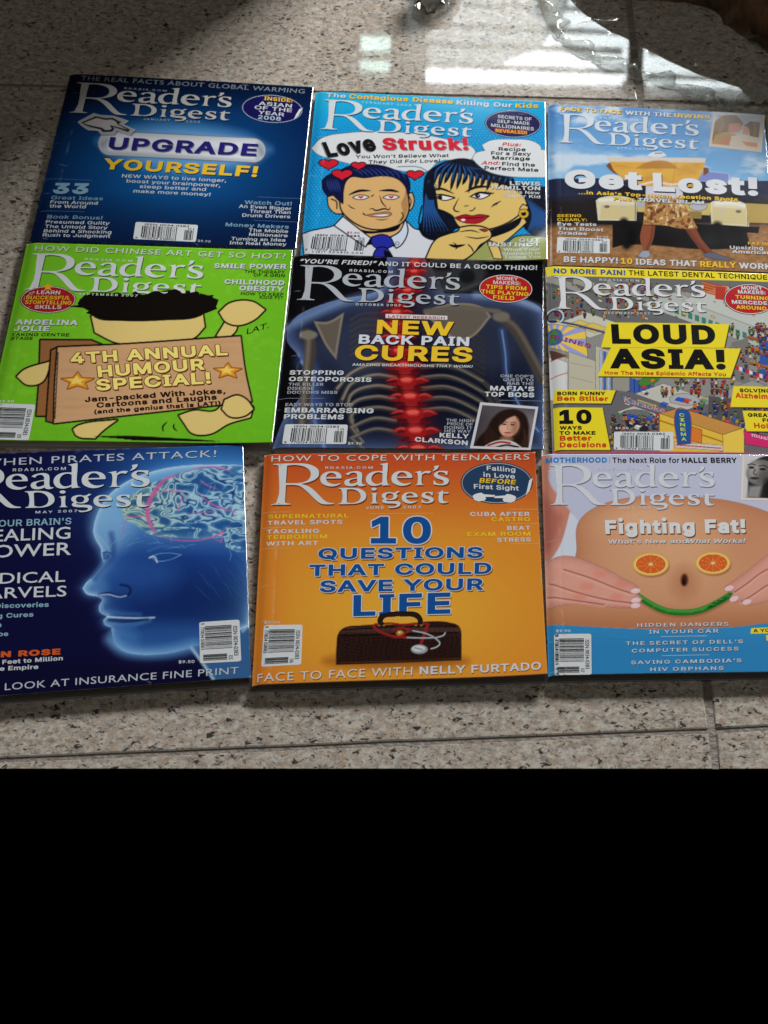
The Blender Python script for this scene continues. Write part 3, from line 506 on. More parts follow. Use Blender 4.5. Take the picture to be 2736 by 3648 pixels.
# masthead outlines
M2 = 1561.4
MAST = [
 ([(65,62),(430,57),(620,63),(760,100),(845,165),(862,222),(845,290),(770,350),(650,393),(545,415),(640,440),(740,495),(850,600),(940,690),(1010,735),(1115,750),(1115,766),(1000,770),(930,766),(870,745),(800,690),(700,590),(600,500),(520,448),(440,432),(285,432),(270,730),(290,747),(365,757),(360,772),(200,775),(27,777),(25,768),(100,750),(125,728),(160,100),(130,85),(65,75)],
  [(305,95),(420,83),(520,92),(620,120),(690,170),(718,235),(700,310),(640,365),(540,395),(420,402),(285,402)]),
 ([(1080,198),(975,215),(900,272),(882,330),(900,390),(960,435),(1060,459),(1150,450),(1215,425),(1240,405),(1225,405),(1160,420),(1090,415),(1010,380),(978,322),(1252,320),(1255,295),(1235,248),(1180,210)],
  [(980,299),(1010,245),(1070,222),(1130,238),(1160,270),(1166,299)]),
 ([(1318,245),(1370,218),(1460,198),(1550,200),(1600,225),(1612,265),(1610,400),(1625,428),(1678,430),(1660,443),(1600,457),(1550,450),(1530,428),(1470,450),(1390,456),(1320,437),(1297,395),(1320,352),(1400,327),(1525,305),(1525,260),(1500,230),(1450,222),(1400,240),(1380,266)],
  [(1525,322),(1440,335),(1395,360),(1385,390),(1410,415),(1460,412),(1525,390)]),
 ([(M2+345,75),(M2+430,62),(M2+494,52),(M2+497,75),(M2+490,400),(M2+505,424),(M2+545,435),(M2+400,448),(M2+398,420),(M2+330,442),(M2+250,452),(M2+165,430),(M2+120,370),(M2+115,320),(M2+140,265),(M2+210,215),(M2+310,195),(M2+405,198),(M2+408,102),(M2+385,86)],
  [(M2+405,232),(M2+355,215),(M2+290,222),(M2+235,260),(M2+210,325),(M2+230,385),(M2+290,418),(M2+350,412),(M2+400,390)]),
 ([(M2+730,192),(M2+640,209),(M2+575,260),(M2+557,320),(M2+575,385),(M2+640,430),(M2+730,452),(M2+820,440),(M2+890,407),(M2+895,395),(M2+820,411),(M2+760,408),(M2+690,375),(M2+648,315),(M2+917,312),(M2+920,288),(M2+895,240),(M2+830,203)],
  [(M2+650,293),(M2+680,240),(M2+730,215),(M2+790,228),(M2+825,262),(M2+831,291)]),
 ([(M2+950,215),(M2+1075,190),(M2+1080,232),(M2+1120,205),(M2+1180,192),(M2+1248,199),(M2+1215,236),(M2+1150,228),(M2+1090,255),(M2+1085,402),(M2+1100,425),(M2+1135,436),(M2+962,438),(M2+1000,425),(M2+1010,400),(M2+1012,242),(M2+1000,225)], None),
 ([(M2+1300,108),(M2+1378,95),(M2+1380,115),(M2+1350,160),(M2+1285,193),(M2+1275,188),(M2+1310,150)], None),
 ([(M2+1535,195),(M2+1532,260),(M2+1515,260),(M2+1480,225),(M2+1430,212),(M2+1380,215),(M2+1360,240),(M2+1380,265),(M2+1480,300),(M2+1545,330),(M2+1560,370),(M2+1530,415),(M2+1440,440),(M2+1370,438),(M2+1292,425),(M2+1288,360),(M2+1302,360),(M2+1330,395),(M2+1390,418),(M2+1450,412),(M2+1475,385),(M2+1450,355),(M2+1350,320),(M2+1300,280),(M2+1295,245),(M2+1330,210),(M2+1400,190),(M2+1470,192)], None),
 ([(1200,489),(1480,487),(1590,510),(1660,560),(1683,620),(1665,680),(1600,730),(1500,758),(1400,764),(1197,768),(1195,758),(1240,745),(1255,725),(1255,530),(1240,510),(1200,500)],
  [(1345,515),(1430,508),(1520,535),(1575,590),(1585,640),(1560,700),(1490,738),(1410,748),(1345,735)]),
 ([(M2+185,588),(M2+300,570),(M2+298,730),(M2+310,745),(M2+335,755),(M2+185,757),(M2+215,745),(M2+225,730),(M2+228,605),(M2+215,595)], None),
 (ellipse(M2+255,507,47,25,0,16), None),
 ([(M2+530,559),(M2+590,570),(M2+640,558),(M2+660,540),(M2+706,550),(M2+660,577),(M2+640,587),(M2+662,620),(M2+655,655),(M2+610,685),(M2+530,696),(M2+475,692),(M2+458,702),(M2+480,712),(M2+620,718),(M2+690,728),(M2+720,757),(M2+705,795),(M2+640,825),(M2+560,837),(M2+515,832),(M2+495,806),(M2+560,815),(M2+620,808),(M2+655,785),(M2+645,765),(M2+590,758),(M2+470,754),(M2+410,738),(M2+395,715),(M2+410,692),(M2+435,678),(M2+398,652),(M2+390,620),(M2+410,588),(M2+470,565)],
  [(M2+525,580),(M2+485,590),(M2+462,620),(M2+465,650),(M2+490,675),(M2+530,680),(M2+575,668),(M2+595,635),(M2+590,605),(M2+565,585)]),
 ([(M2+880,560),(M2+800,575),(M2+745,620),(M2+735,665),(M2+755,712),(M2+815,748),(M2+880,757),(M2+950,745),(M2+998,720),(M2+1000,712),(M2+930,723),(M2+880,718),(M2+830,690),(M2+806,653),(M2+1012,650),(M2+1015,628),(M2+995,595),(M2+950,570)],
  [(M2+806,633),(M2+830,595),(M2+875,578),(M2+925,590),(M2+945,615),(M2+946,632)]),
 ([(M2+1275,560),(M2+1276,614),(M2+1262,614),(M2+1230,585),(M2+1185,575),(M2+1150,585),(M2+1145,605),(M2+1180,625),(M2+1260,650),(M2+1298,685),(M2+1280,725),(M2+1210,750),(M2+1150,752),(M2+1080,740),(M2+1080,690),(M2+1092,690),(M2+1120,718),(M2+1165,735),(M2+1215,725),(M2+1225,705),(M2+1200,685),(M2+1120,660),(M2+1085,632),(M2+1085,600),(M2+1120,570),(M2+1190,558),(M2+1240,560)], None),
 ([(M2+1340,580),(M2+1400,560),(M2+1450,523),(M2+1455,562),(M2+1552,562),(M2+1546,584),(M2+1455,584),(M2+1453,685),(M2+1470,715),(M2+1510,727),(M2+1552,718),(M2+1535,735),(M2+1470,752),(M2+1405,745),(M2+1380,712),(M2+1383,585)], None),
]
_mast = []
def mast_tris():
    if not _mast:
        for o, h in MAST:
            ls = [smooth(o, n=4)] + ([smooth(h, n=4)] if h else [])
            _mast.append(fill_tris(ls))
    return _mast

def homog(src, dst):
    A = []
    for (x, y), (X, Y) in zip(src, dst):
        A += [[x, y, 1, 0, 0, 0, -X*x, -X*y, -X], [0, 0, 0, x, y, 1, -Y*x, -Y*y, -Y]]
    return np.linalg.svd(np.array(A, float))[2][-1].reshape(3, 3)
def happly(Hm, p):
    p = np.asarray(p, float); q = np.concatenate([p, np.ones(p.shape[:-1] + (1,))], -1) @ Hm.T
    return q[..., :2] / q[..., 2:3]

# ------------------------------------------------------------------ magazines
LAY = 0.00003
class Mag:
    NU, NV = 400, 300
    def __init__(s, label, quad, zoom, curl=(0, 0), res=None):
        s.label, s.quad, s.zoom, s.curl = label, np.array(quad, float), zoom, curl
        if res: s.NU, s.NV = res
        s.z0 = np.array(zoom[:2], float); s.zs = zoom[2]
        q = [((x - zoom[0]) / zoom[2], (y - zoom[1]) / zoom[2]) for x, y in quad]
        s.q = np.array(q)
        s.U2P = homog([(0, 0), (1, 0), (1, 1), (0, 1)], q); s.P2U = np.linalg.inv(s.U2P)
        u, v = np.meshgrid(np.linspace(0, 1, s.NU), np.linspace(0, 1, s.NV))
        s.uv = np.stack([u, v], -1)
        xy = happly(s.U2P, s.uv); s.X, s.Y = xy[..., 0], xy[..., 1]
        s.px = abs(q[1][0] - q[0][0]) / s.NU
        s.c = np.ones((s.NV, s.NU, 3)) * 255.0
        s.parts = {}; s.count = 0; s.lw = 1.0; s.seed = int(abs(quad[0][0]) + 3 * quad[0][1]) % 97
    # --- painting on the cover
    def blend(s, m, col, alpha=1.0):
        m = (m * alpha)[..., None]; s.c = s.c * (1 - m) + np.asarray(col, float) * m
    def box(s, pts, pad):
        P = np.asarray(pts)
        k = (s.X > P[:, 0].min() - pad) & (s.X < P[:, 0].max() + pad) & (s.Y > P[:, 1].min() - pad) & (s.Y < P[:, 1].max() + pad)
        return k
    def dist(s, P, X, Y, closed=True):
        d = np.full(X.shape, 1e9); inside = np.zeros(X.shape, bool)
        n = len(P)
        for i in range(n if closed else n - 1):
            a, b_ = P[i], P[(i + 1) % n]; e = b_ - a; L = e @ e + 1e-12
            t = np.clip(((X - a[0]) * e[0] + (Y - a[1]) * e[1]) / L, 0, 1)
            d = np.minimum(d, (X - a[0] - t * e[0]) ** 2 + (Y - a[1] - t * e[1]) ** 2)
            if closed and a[1] != b_[1]:
                c = (a[1] > Y) != (b_[1] > Y)
                inside ^= c & (X < (b_[0] - a[0]) * (Y - a[1]) / (b_[1] - a[1]) + a[0])
        d = np.sqrt(d)
        return np.where(inside, -d, d) if closed else d
    def sdf(s, pts, pad, closed=True):
        out = np.full(s.X.shape, 1e6); k = s.box(pts, pad)
        if k.any(): out[k] = s.dist(np.asarray(pts, float), s.X[k], s.Y[k], closed)
        return out
    def poly(s, pts, col, soft=0, alpha=1.0, sm=True, ow=0, oc=(10, 10, 10), n=6):
        ow = ow * s.lw
        P = smooth(pts, n=n) if sm else np.asarray(pts, float)
        aa = max(soft, s.px); d = s.sdf(P, aa + ow + 5)
        if ow: s.blend(np.clip(.5 - (d - ow) / aa, 0, 1), oc, alpha)
        s.blend(np.clip(.5 - d / aa, 0, 1), col, alpha)
        return d
    lw = 1.0
    def line(s, pts, col, w=4, soft=0, alpha=1.0, sm=True, taper=False):
        w = w * s.lw
        P = smooth(pts, closed=False, corner=100) if sm else np.asarray(pts, float)
        aa = max(soft, s.px)
        if not taper:
            d = s.sdf(P, w + aa + 3, False) - w / 2
        else:
            d = np.full(s.X.shape, 1e6); k = s.box(P, w + aa + 3); n = len(P)
            if k.any():
                X, Y = s.X[k], s.Y[k]; best = np.full(X.shape, 1e6)
                for i in range(n - 1):
                    a, e = P[i], P[i + 1] - P[i]; L = e @ e + 1e-9
                    t = np.clip(((X - a[0]) * e[0] + (Y - a[1]) * e[1]) / L, 0, 1)
                    ww = w * math.sin(math.pi * (i + .5) / (n - 1)) ** .7
                    best = np.minimum(best, np.hypot(X - a[0] - t * e[0], Y - a[1] - t * e[1]) - ww / 2)
                d[k] = best
        s.blend(np.clip(.5 - d / aa, 0, 1), col, alpha)
        return d
    def ell(s, cx, cy, rx, ry, col, soft=0, alpha=1.0, rot=0, ow=0, oc=(10, 10, 10)):
        return s.poly(ellipse(cx, cy, rx, ry, rot), col, soft, alpha, False, ow, oc)
    # --- flat printed shapes on top
    def add(s, part, pts, tris, col, lay):
        s.parts.setdefault(part, []).append((np.asarray(pts, float), np.asarray(tris), col, lay))
    def up(s, x, y):
        u = happly(s.P2U, (x, y)); d = happly(s.U2P, (u[0], u[1] - .04)) - np.array([x, y])
        return d / -d[1]
    def txt(s, part, t, x0, y0, x1, y1, h, col, bold=0.0, sh=None, it=0.0, out=None, lay=2, space=1.0, lean=None, wob=None):
        if h < 35: h *= .9
        w = 0 if bold < .01 else .014 if bold < .028 or h < 21 else .022 if bold < .044 else .031 if bold < .068 else .046
        G = heavy(t, w, space) if w else [letters(t, bold, space)]
        if part in ('cover_lines', 'headline', 'date_line', 'cover_picture'):      # every printed line is a piece of its own
            s.count += 1; part = (part.replace('lines', 'line').replace('cover_picture', 'picture_lettering'), s.count)
        up = s.up(x0, y0) if lean is None else np.array([lean, -1.0])
        L = np.array([x1 - x0, y1 - y0], float)
        sk = [v[:, 0] + it * v[:, 1] for v, _ in G]
        a0, a1 = min(q.min() for q in sk), max(q.max() for q in sk)
        for lv, ((v, tr), q) in enumerate(zip(G, sk)):
            P = np.array([x0, y0]) + ((q - a0) / (a1 - a0))[:, None] * L + (v[:, 1] / CAPH)[:, None] * h * up
            if sh is not None and h > 22:
                s.add(part, P + np.array(sh[:2]), tr, sh[2] if len(sh) > 2 else (20, 20, 20), lay - .9 + .1 * lv)
            if out is not None:
                r_ = out[0] * h / CAPH * 1.15
                for k in range(12):
                    s.add(part, P + r_ * np.array([math.cos(k * .5236), .8 * math.sin(k * .5236)]), tr, out[1], lay - .62 + .04 * k + .013 * lv)
            s.add(part, P, tr, col, lay + .12 * lv)
    def flat(s, part, pts, col, lay=1, sm=False, holes=()):
        P = smooth(pts) if sm else np.asarray(pts, float)
        p, t = fill_tris([P] + [np.asarray(h) for h in holes]); s.add(part, p, t, col, lay)
    def rule(s, x0, y0, x1, y1, col, w=1.6):
        s.count += 1
        s.flat(('divider_line', s.count), [(x0, y0 - w / 2), (x1, y1 - w / 2), (x1, y1 + w / 2), (x0, y0 + w / 2)], col, 1)
    def badge(s, cx, cy, rx, ry, fill, ring=(205, 208, 212), edge=None, rot=0):
        if edge: s.flat('badge', ellipse(cx, cy, rx * 1.03, ry * 1.04, rot), edge, .6)
        s.flat('badge', ellipse(cx, cy, rx, ry, rot), ring, .9); s.flat('badge', ellipse(cx, cy, rx * .975, ry * .955, rot), fill, 1.2)
    def barcode(s, c, num, frame=None, panel=True):
        c = np.array(c, float)
        Hm = homog([(0, 0), (1, 0), (1, 1), (0, 1)], c)
        def R(a, b_, w, h, col, lay):
            s.add('barcode', happly(Hm, [(a, b_), (a + w, b_), (a + w, b_ + h), (a, b_ + h)]), [(0, 1, 2), (0, 2, 3)], col, lay)
        def rr(m, col, lay):
            rx, ry = .035, .075; pts = []
            for (cx, cy, t0) in ((1-m-rx, m*2+ry, -90), (1-m-rx, 1-m*2-ry, 0), (m+rx, 1-m*2-ry, 90), (m+rx, m*2+ry, 180)):
                for k in range(6):
                    t = math.radians(t0 + 18 * k); pts.append((cx + rx * math.cos(t), cy + ry * math.sin(t)))
            p, t = fill_tris([happly(Hm, pts)]); s.add('barcode', p, t, col, lay)
        if frame: rr(-.006, frame, .8)
        if panel: rr(0, (208, 212, 213), 1)
        K = (32, 30, 32)
        def T(t, a0, a1, b_, h, bold=.008):
            v, tr = letters(t, bold, 1.0)
            x = (v[:, 0] - v[:, 0].min()) / (v[:, 0].max() - v[:, 0].min())
            s.add('barcode', happly(Hm, np.stack([a0 + x * (a1 - a0), b_ - v[:, 1] / CAPH * h], 1)), tr, K, 2)
        T('ISSN 0034-0383', .15, .86, .165, .105)
        T('9', .03, .065, .97, .095); T('770034', .13, .39, .97, .095); T('038003', .42, .68, .97, .095)
        T(num, .845, .945, .30, .105, .0)
        r = random.Random(34)
        def bars(a0, a1, top, bot):
            a = a0; g = (a1 - a0) / 95 * (95 / max(20, round((a1 - a0) * 160)))
            g = (a1 - a0) / max(24, round((a1 - a0) * 150))
            while a < a1 - g:
                w = g * r.choice((1, 1, 2, 2, 3)); w = min(w, a1 - a)
                R(a, top, w, bot - top, K, 2); a += w + g * r.choice((1, 1, 2, 2, 3))
        bars(.115, .70, .20, .86); bars(.80, .945, .335, .92)
    def masthead(s, dst, col, shadow, lay=2, only=None):
        src = [p[0] for p in dst]; Hm = homog(src, [p[1] for p in dst])
        for p, t in mast_tris():
            q = happly(Hm, p)
            if shadow is not None:
                s.add('masthead', q + np.array([4.5, 6]), t, shadow, lay - .6)
            s.add('masthead', q, t, col, lay)
    # --- build
    def height(s, u, v):
        k = s.seed
        z = -.0009 * np.exp(-(np.clip(u, 0, 1) / .022) ** 2) - .00005 * np.exp(-((u - .06) / .007) ** 2)
        z = z + .00022 * np.sin(np.pi * np.clip(u, 0, 1)) + .00006 * np.sin(5.1 * u + k) * np.sin(4.3 * v + 2 * k)
        z = z + s.curl[0] * np.clip(u + v - 1.68, 0, 1) ** 2 * 10 + s.curl[1] * np.clip(u - v - .72, 0, 1) ** 2 * 10
        return z
    def world(s, pz, lay):
        """zoom px -> local coordinates of the magazine"""
        n = s.z0 + np.asarray(pz) * s.zs
        uv = happly(s.P2U, pz)
        w = on_plane(n, TOP)
        w[..., 2] = TOP + s.height(uv[..., 0], uv[..., 1]) + lay * LAY
        return w - s.org
    def split(s, p, t, c):
        """cut long triangles so that print follows the bend of the cover"""
        p, t = np.asarray(p, float), np.asarray(t)
        if np.ndim(c) != 1: return p, t, c
        lim = .07 * np.hypot(*(s.q[1] - s.q[0]))
        for _ in range(8):
            near = happly(s.P2U, p)[:, 0]; lim_ = np.where(near[t].min(1) < .12, lim * .3, lim)
            e = np.stack([np.linalg.norm(p[t[:, i]] - p[t[:, (i + 1) % 3]], axis=1) for i in range(3)], 1)
            big = e.max(1) > lim_
            if not big.any(): break
            tb = t[big]; k = e[big].argmax(1); r = np.arange(len(tb))
            i0, i1, i2 = tb[r, k], tb[r, (k + 1) % 3], tb[r, (k + 2) % 3]
            n = len(p) + r; p = np.concatenate([p, (p[i0] + p[i1]) / 2])
            t = np.concatenate([t[~big], np.stack([i0, n, i2], 1), np.stack([n, i1, i2], 1)])
        return p, t, c
    def build(s):
        wc = on_plane(s.quad, TOP)
        s.org = np.array([*wc[:, :2].mean(0), 0.0])
        root = empty('magazine', s.org); tag(root, s.label, 'magazine', GROUP)
        NU, NV = s.NU, s.NV
        top = s.world(np.stack([s.X, s.Y], -1), 0).reshape(-1, 3)
        # printed gloss wear along the edges: paper showing through
        u, v = s.uv[..., 0], s.uv[..., 1]
        e = np.minimum(np.minimum(u, 1 - u) * 1.0, np.minimum(v, 1 - v) * 1.3)
        wear = np.clip(1.1 - e / .004, 0, 1) * np.clip((fbm(u * 40, v * 55, s.seed) - .5) * 6, 0, 1)
        s.blend(wear * .38, (190, 190, 188))
        cr = np.exp(-((u - .06) / .004) ** 2) * np.clip((fbm(u * 20, v * 30, s.seed + 5) - .42) * 3, 0, 1)
        s.blend(cr * .30, (205, 205, 205))
        rr = random.Random(s.seed); s.lw = 1.0
        W_ = np.hypot(*(s.q[1] - s.q[0]))
        for k in range(9):
            a, b_ = rr.random() * .05 if k < 5 else rr.random(), rr.random() if k < 5 else rr.choice((.012, .985))
            L = (.01 + rr.random() * .035); an = rr.uniform(-.35, .35) + (0 if k < 7 else .8)
            pts = [happly(s.U2P, (a + L * t * math.cos(an), b_ + L * t * math.sin(an) + .002 * math.sin(9 * t + k))) for t in (0, .3, .6, 1)]
            s.line(pts, (200, 200, 198), W_ * .0022, 0, .3 + .4 * rr.random(), taper=True)
        for (a, b_) in ((0, 0), (1, 0), (1, 1), (0, 1)):
            s.blend(np.clip(1 - np.hypot((u - a) / .012, (v - b_) / .010), 0, 1) * (.4 + .6 * rr.random()), (196, 194, 190))
        cols = s2l(np.clip(s.c, 0, 255)).reshape(-1, 3)
        idx = np.arange(NU * NV).reshape(NV, NU)
        f = np.stack([idx[1:, :-1], idx[1:, 1:], idx[:-1, 1:], idx[:-1, :-1]], -1).reshape(-1, 4)
        ring = np.concatenate([idx[0, :-1], idx[:-1, -1], idx[-1, :0:-1], idx[:0:-1, 0]])
        isleft = np.concatenate([np.zeros(NU - 1, bool), np.zeros(NV - 1, bool), np.zeros(NU - 1, bool), np.ones(NV - 1, bool)])
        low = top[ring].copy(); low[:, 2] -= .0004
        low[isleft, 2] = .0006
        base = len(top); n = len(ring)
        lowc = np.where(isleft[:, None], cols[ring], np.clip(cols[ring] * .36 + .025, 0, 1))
        j = np.arange(n); jn = (j + 1) % n
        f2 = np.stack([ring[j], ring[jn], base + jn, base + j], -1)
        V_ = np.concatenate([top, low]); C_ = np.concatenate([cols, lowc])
        me = bpy.data.meshes.new('front_cover')
        F_ = np.concatenate([f, f2])
        me.vertices.add(len(V_)); me.vertices.foreach_set('co', V_.astype(np.float32).ravel())
        me.loops.add(F_.size); me.loops.foreach_set('vertex_index', F_.astype(np.int32).ravel())
        me.polygons.add(len(F_)); me.polygons.foreach_set('loop_start', np.arange(0, F_.size, 4, dtype=np.int32))
        sm = np.ones(len(F_), bool); sm[len(f):] = False
        me.update(calc_edges=True); me.polygons.foreach_set('use_smooth', sm)
        a = me.color_attributes.new('print', 'FLOAT_COLOR', 'POINT')
        cc = np.ones((len(V_), 4), np.float32); cc[:, :3] = C_; a.data.foreach_set('color', cc.ravel())
        me.materials.append(PRINT)
        cover = bpy.data.objects.new('front_cover', me); COL.objects.link(cover); cover.parent = root
        # pages and back cover
        def slab(name, ins, z0, z1, mat, zt=None):
            q = np.array([happly(s.U2P, p) for p in ((ins[0], ins[1]), (1 - ins[2], ins[1]), (1 - ins[2], 1 - ins[3]), (ins[0], 1 - ins[3]))])
            N = 40; pts = []
            for i in range(4):
                for k in range(N): pts.append(q[i] + (q[(i + 1) % 4] - q[i]) * k / N)
            pts = np.array(pts); w = s.world(pts, 0); uv = happly(s.P2U, pts)
            hi = w.copy(); lo = w.copy(); lo[:, 2] = z0
            hi[:, 2] = (w[:, 2] + z1) if zt is None else zt
            n = len(pts); vs = np.concatenate([hi, lo])
            fs = [tuple(range(n))[::-1], tuple(range(n, 2 * n))] + [(i, (i + 1) % n, n + (i + 1) % n, n + i) for i in range(n)]
            return mesh_obj(name, vs, fs, mat, root)
        slab('page_block', (.004, .006, .006, .006), .0005, -.0005, PAGES)
        bc = slab('back_cover', (.003, .001, .001, .001), .0001, 0, COVER_BACK, .0004)
        for name, items in s.parts.items():
            vs, fs, cs, k = [], [], [], 0
            for p, t, c, lay in items:
                p, t, c = s.split(p, t, c)
                w = s.world(p, lay); vs.append(w); fs.append(np.asarray(t) + k); k += len(p)
                cs.append(np.tile(s2l(c), (len(p), 1)) if np.ndim(c) == 1 else s2l(c))
            vs = np.concatenate(vs); fs = np.concatenate(fs)
            # all faces look up
            a_, b_, c_ = vs[fs[:, 0]], vs[fs[:, 1]], vs[fs[:, 2]]
            nz = (b_[:, 0]-a_[:, 0])*(c_[:, 1]-a_[:, 1]) - (b_[:, 1]-a_[:, 1])*(c_[:, 0]-a_[:, 0])
            fs[nz < 0] = fs[nz < 0][:, ::-1]
            mesh_obj(name if isinstance(name, str) else name[0], vs, fs, PRINT, cover, cols=np.concatenate(cs))
        return root
GROUP = 'magazines laid out in rows on the granite floor'
COVER_BACK = noisy('back_cover_paper', (.25, .25, .27), (.32, .32, .33), 60, .35, .05)
A_TL, A_BL, A_ST, A_TB = (65, 62), (25, 775), (M2+1535, 195), (M2+1552, 718)
WH = (203, 207, 209); YE = (232, 190, 48)

def jan():
    s = Mag('blue magazine with a pixel hand cursor and a big yellow YOURSELF! headline',
            [(250, 262), (1116, 310), (1054, 888), (104, 859)], (150, 220, .60277), (.0003, .0))
    X, Y = s.X, s.Y
    g = np.clip(np.hypot((X - 760) / 900, (Y - 610) / 520), 0, 1.3)
    k = np.clip(g, 0, 1)[..., None]
    c = np.array((16, 100, 165)) * (1 - k) + np.array((6, 34, 78)) * k
    t = np.clip((330 - Y) / 260 - .1 + (X > 1e9), 0, 1)[..., None]; c = c * (1 - t) + np.array((3, 12, 30)) * t
    b_ = np.clip((Y - 760 - .02 * X) / 330, 0, 1)[..., None]; c = c * (1 - .75 * b_) + np.array((10, 24, 54)) * .75 * b_
    s.c = c
    s.poly([(330, 470), (450, 400), (1180, 430), (1345, 520), (1200, 620), (450, 575)], (120, 175, 225), 90, .75)
    s.line([(402, 483), (1250, 526)], (88, 96, 112), 150, sm=False)
    d = s.line([(402, 483), (1250, 526)], (176, 182, 190), 140, sm=False)
    s.line([(410, 462), (1240, 500)], (222, 225, 230), 70, 45, .8, sm=False)
    s.line([(400, 515), (1250, 566)], (226, 229, 233), 26, 22, .8, sm=False)
    s.line([(360, 488), (385, 462)], (120, 128, 140), 26, 26, .5); s.line([(1280, 500), (1300, 540)], (120, 128, 140), 30, 28, .6)
    # pixel hand
    out = [(212, 356), (262, 330), (305, 306), (345, 318), (420, 322), (470, 338), (508, 352), (478, 372), (520, 392), (548, 404), (520, 432), (440, 404), (425, 428), (352, 428), (330, 406), (272, 402), (238, 380)]
    s.poly([(a + 6, b2 + 8) for a, b2 in out], (15, 25, 50), 10, .6, sm=False)
    s.poly(out, (160, 160, 162), sm=False, ow=2, oc=(220, 222, 224))
    s.poly([(232, 360), (318, 322), (372, 334), (418, 332), (450, 350), (470, 356), (450, 368), (520, 402), (508, 416), (440, 392), (415, 386), (428, 398), (412, 414), (360, 416), (345, 400), (290, 388), (258, 376)], (28, 27, 30), sm=False)
    s.poly([(244, 362), (322, 332), (372, 344), (414, 342), (438, 356), (446, 372), (508, 404), (440, 384), (400, 376), (412, 396), (400, 404), (372, 404), (352, 390), (300, 380), (268, 372)], (172, 168, 166), sm=False)
    mh = [(A_TL, (205, 122)), (A_BL, (160, 299)), (A_ST, (1118, 212)), (A_TB, (1106, 341))]
    s.masthead(mh, (190, 188, 184), (5, 18, 40))
    G = (128, 140, 148); LB = (112, 152, 176); W2 = (192, 198, 202); k_ = (2, 2, (4, 16, 40))
    s.txt('cover_lines', 'THE REAL FACTS ABOUT GLOBAL WARMING', 226, 108, 1550, 188, 27, G, 0.0, space=1.08)
    s.txt('date_line', 'RDASIA.COM', 485, 163, 735, 179, 11, (150, 160, 166), .02, space=1.3)
    s.txt('date_line', 'JANUARY', 597, 345, 757, 353, 13, (150, 165, 178), .02, space=1.2); s.txt('date_line', '2008', 848, 360, 932, 364, 13, (150, 165, 178), .02, space=1.2)
    s.badge(1360, 280, 178, 82, (22, 20, 82), (160, 168, 182), rot=.06)
    s.flat('badge', [(1542, 272), (1520, 282), (1500, 315), (1488, 342), (1512, 322)], (215, 218, 222), 1.6)
    for t, a in (('INSIDE:', (1312, 228, 1480, 242, 24, YE, .035)), ('ASIAN', (1280, 257, 1475, 273, 23, WH, .02)), ('OF THE', (1255, 281, 1475, 300, 23, WH, .02)), ('YEAR', (1276, 309, 1430, 325, 22, WH, .02)), ('2008', (1275, 340, 1410, 352, 26, (165, 190, 210), .04))):
        s.txt('badge', t, *a[:6], bold=a[6], lay=3)
    s.txt('headline', 'UPGRADE', 388, 517, 1263, 560, 72, (40, 34, 112), .045, sh=(5, 5, (110, 116, 130)))
    s.txt('headline', 'YOURSELF!', 355, 635, 1268, 684, 63, YE, .045, sh=(4, 5, (8, 28, 60)))
    for t, a in (('NEW WAYS to live longer,', (470, 685, 1088, 714)), ('boost your brainpower,', (497, 715, 1053, 743)), ('sleep better and', (575, 748, 967, 766)), ('make more money!', (538, 775, 994, 797))):
        s.txt('cover_lines', t, *a, 22, W2, .03, k_)
    s.txt('cover_lines', '33', 58, 780, 268, 784, 64, (128, 168, 188), .07, k_)
    for t, a, c_, bo in (('Great Ideas', (52, 813, 358, 821, 23), LB, .035), ('From Around', (47, 838, 327, 847, 21), W2, .03), ('the World', (42, 862, 257, 868, 21), W2, .03), ('Book Bonus!', (28, 926, 355, 935, 23), LB, .035), ('Presumed Guilty', (20, 955, 398, 966, 21), W2, .035), ('The Untold Story', (15, 982, 385, 993, 21), W2, .03), ('Behind a Shocking', (8, 1008, 408, 1019, 21), W2, .03), ('Rush to Judgment', (2, 1033, 401, 1043, 21), W2, .03),
                        ('Watch Out!', (1195, 843, 1475, 851, 25), LB, .035), ('An Even Bigger', (1162, 864, 1473, 878, 21), W2, .03), ('Threat Than', (1225, 893, 1468, 901, 21), W2, .03), ('Drunk Drivers', (1182, 917, 1465, 926, 21), W2, .03), ('Money Makers', (1083, 974, 1457, 988, 24), LB, .035), ('The Mobile', (1220, 1005, 1453, 1013, 21), W2, .03), ('Millionaire', (1222, 1030, 1450, 1039, 21), W2, .03), ('Turning an Idea', (1117, 1056, 1436, 1065, 21), W2, .03), ('Into Real Money', (1107, 1080, 1443, 1090, 21), W2, .03)):
        s.txt('cover_lines', t, *a, c_, bo, k_)
    for r in ((10, 688, 295, 702), (-12, 880, 250, 888), (1270, 800, 1530, 809), (1250, 938, 1515, 948)): s.rule(*r, (90, 130, 165))
    s.barcode([(553, 949), (922, 967), (908, 1067), (538, 1050)], '01')
    s.txt('barcode', '$9.90', 918, 1067, 995, 1071, 14, (170, 176, 182), .02)
    return s.build()

def heart(cx, cy, r):
    t = np.linspace(0, 2 * math.pi, 30, endpoint=False)
    x = 16 * np.sin(t) ** 3; y = -(13 * np.cos(t) - 5 * np.cos(2*t) - 2 * np.cos(3*t) - np.cos(4*t))
    return np.stack([cx + x * r / 16, cy + y * r / 16 * .58], 1)

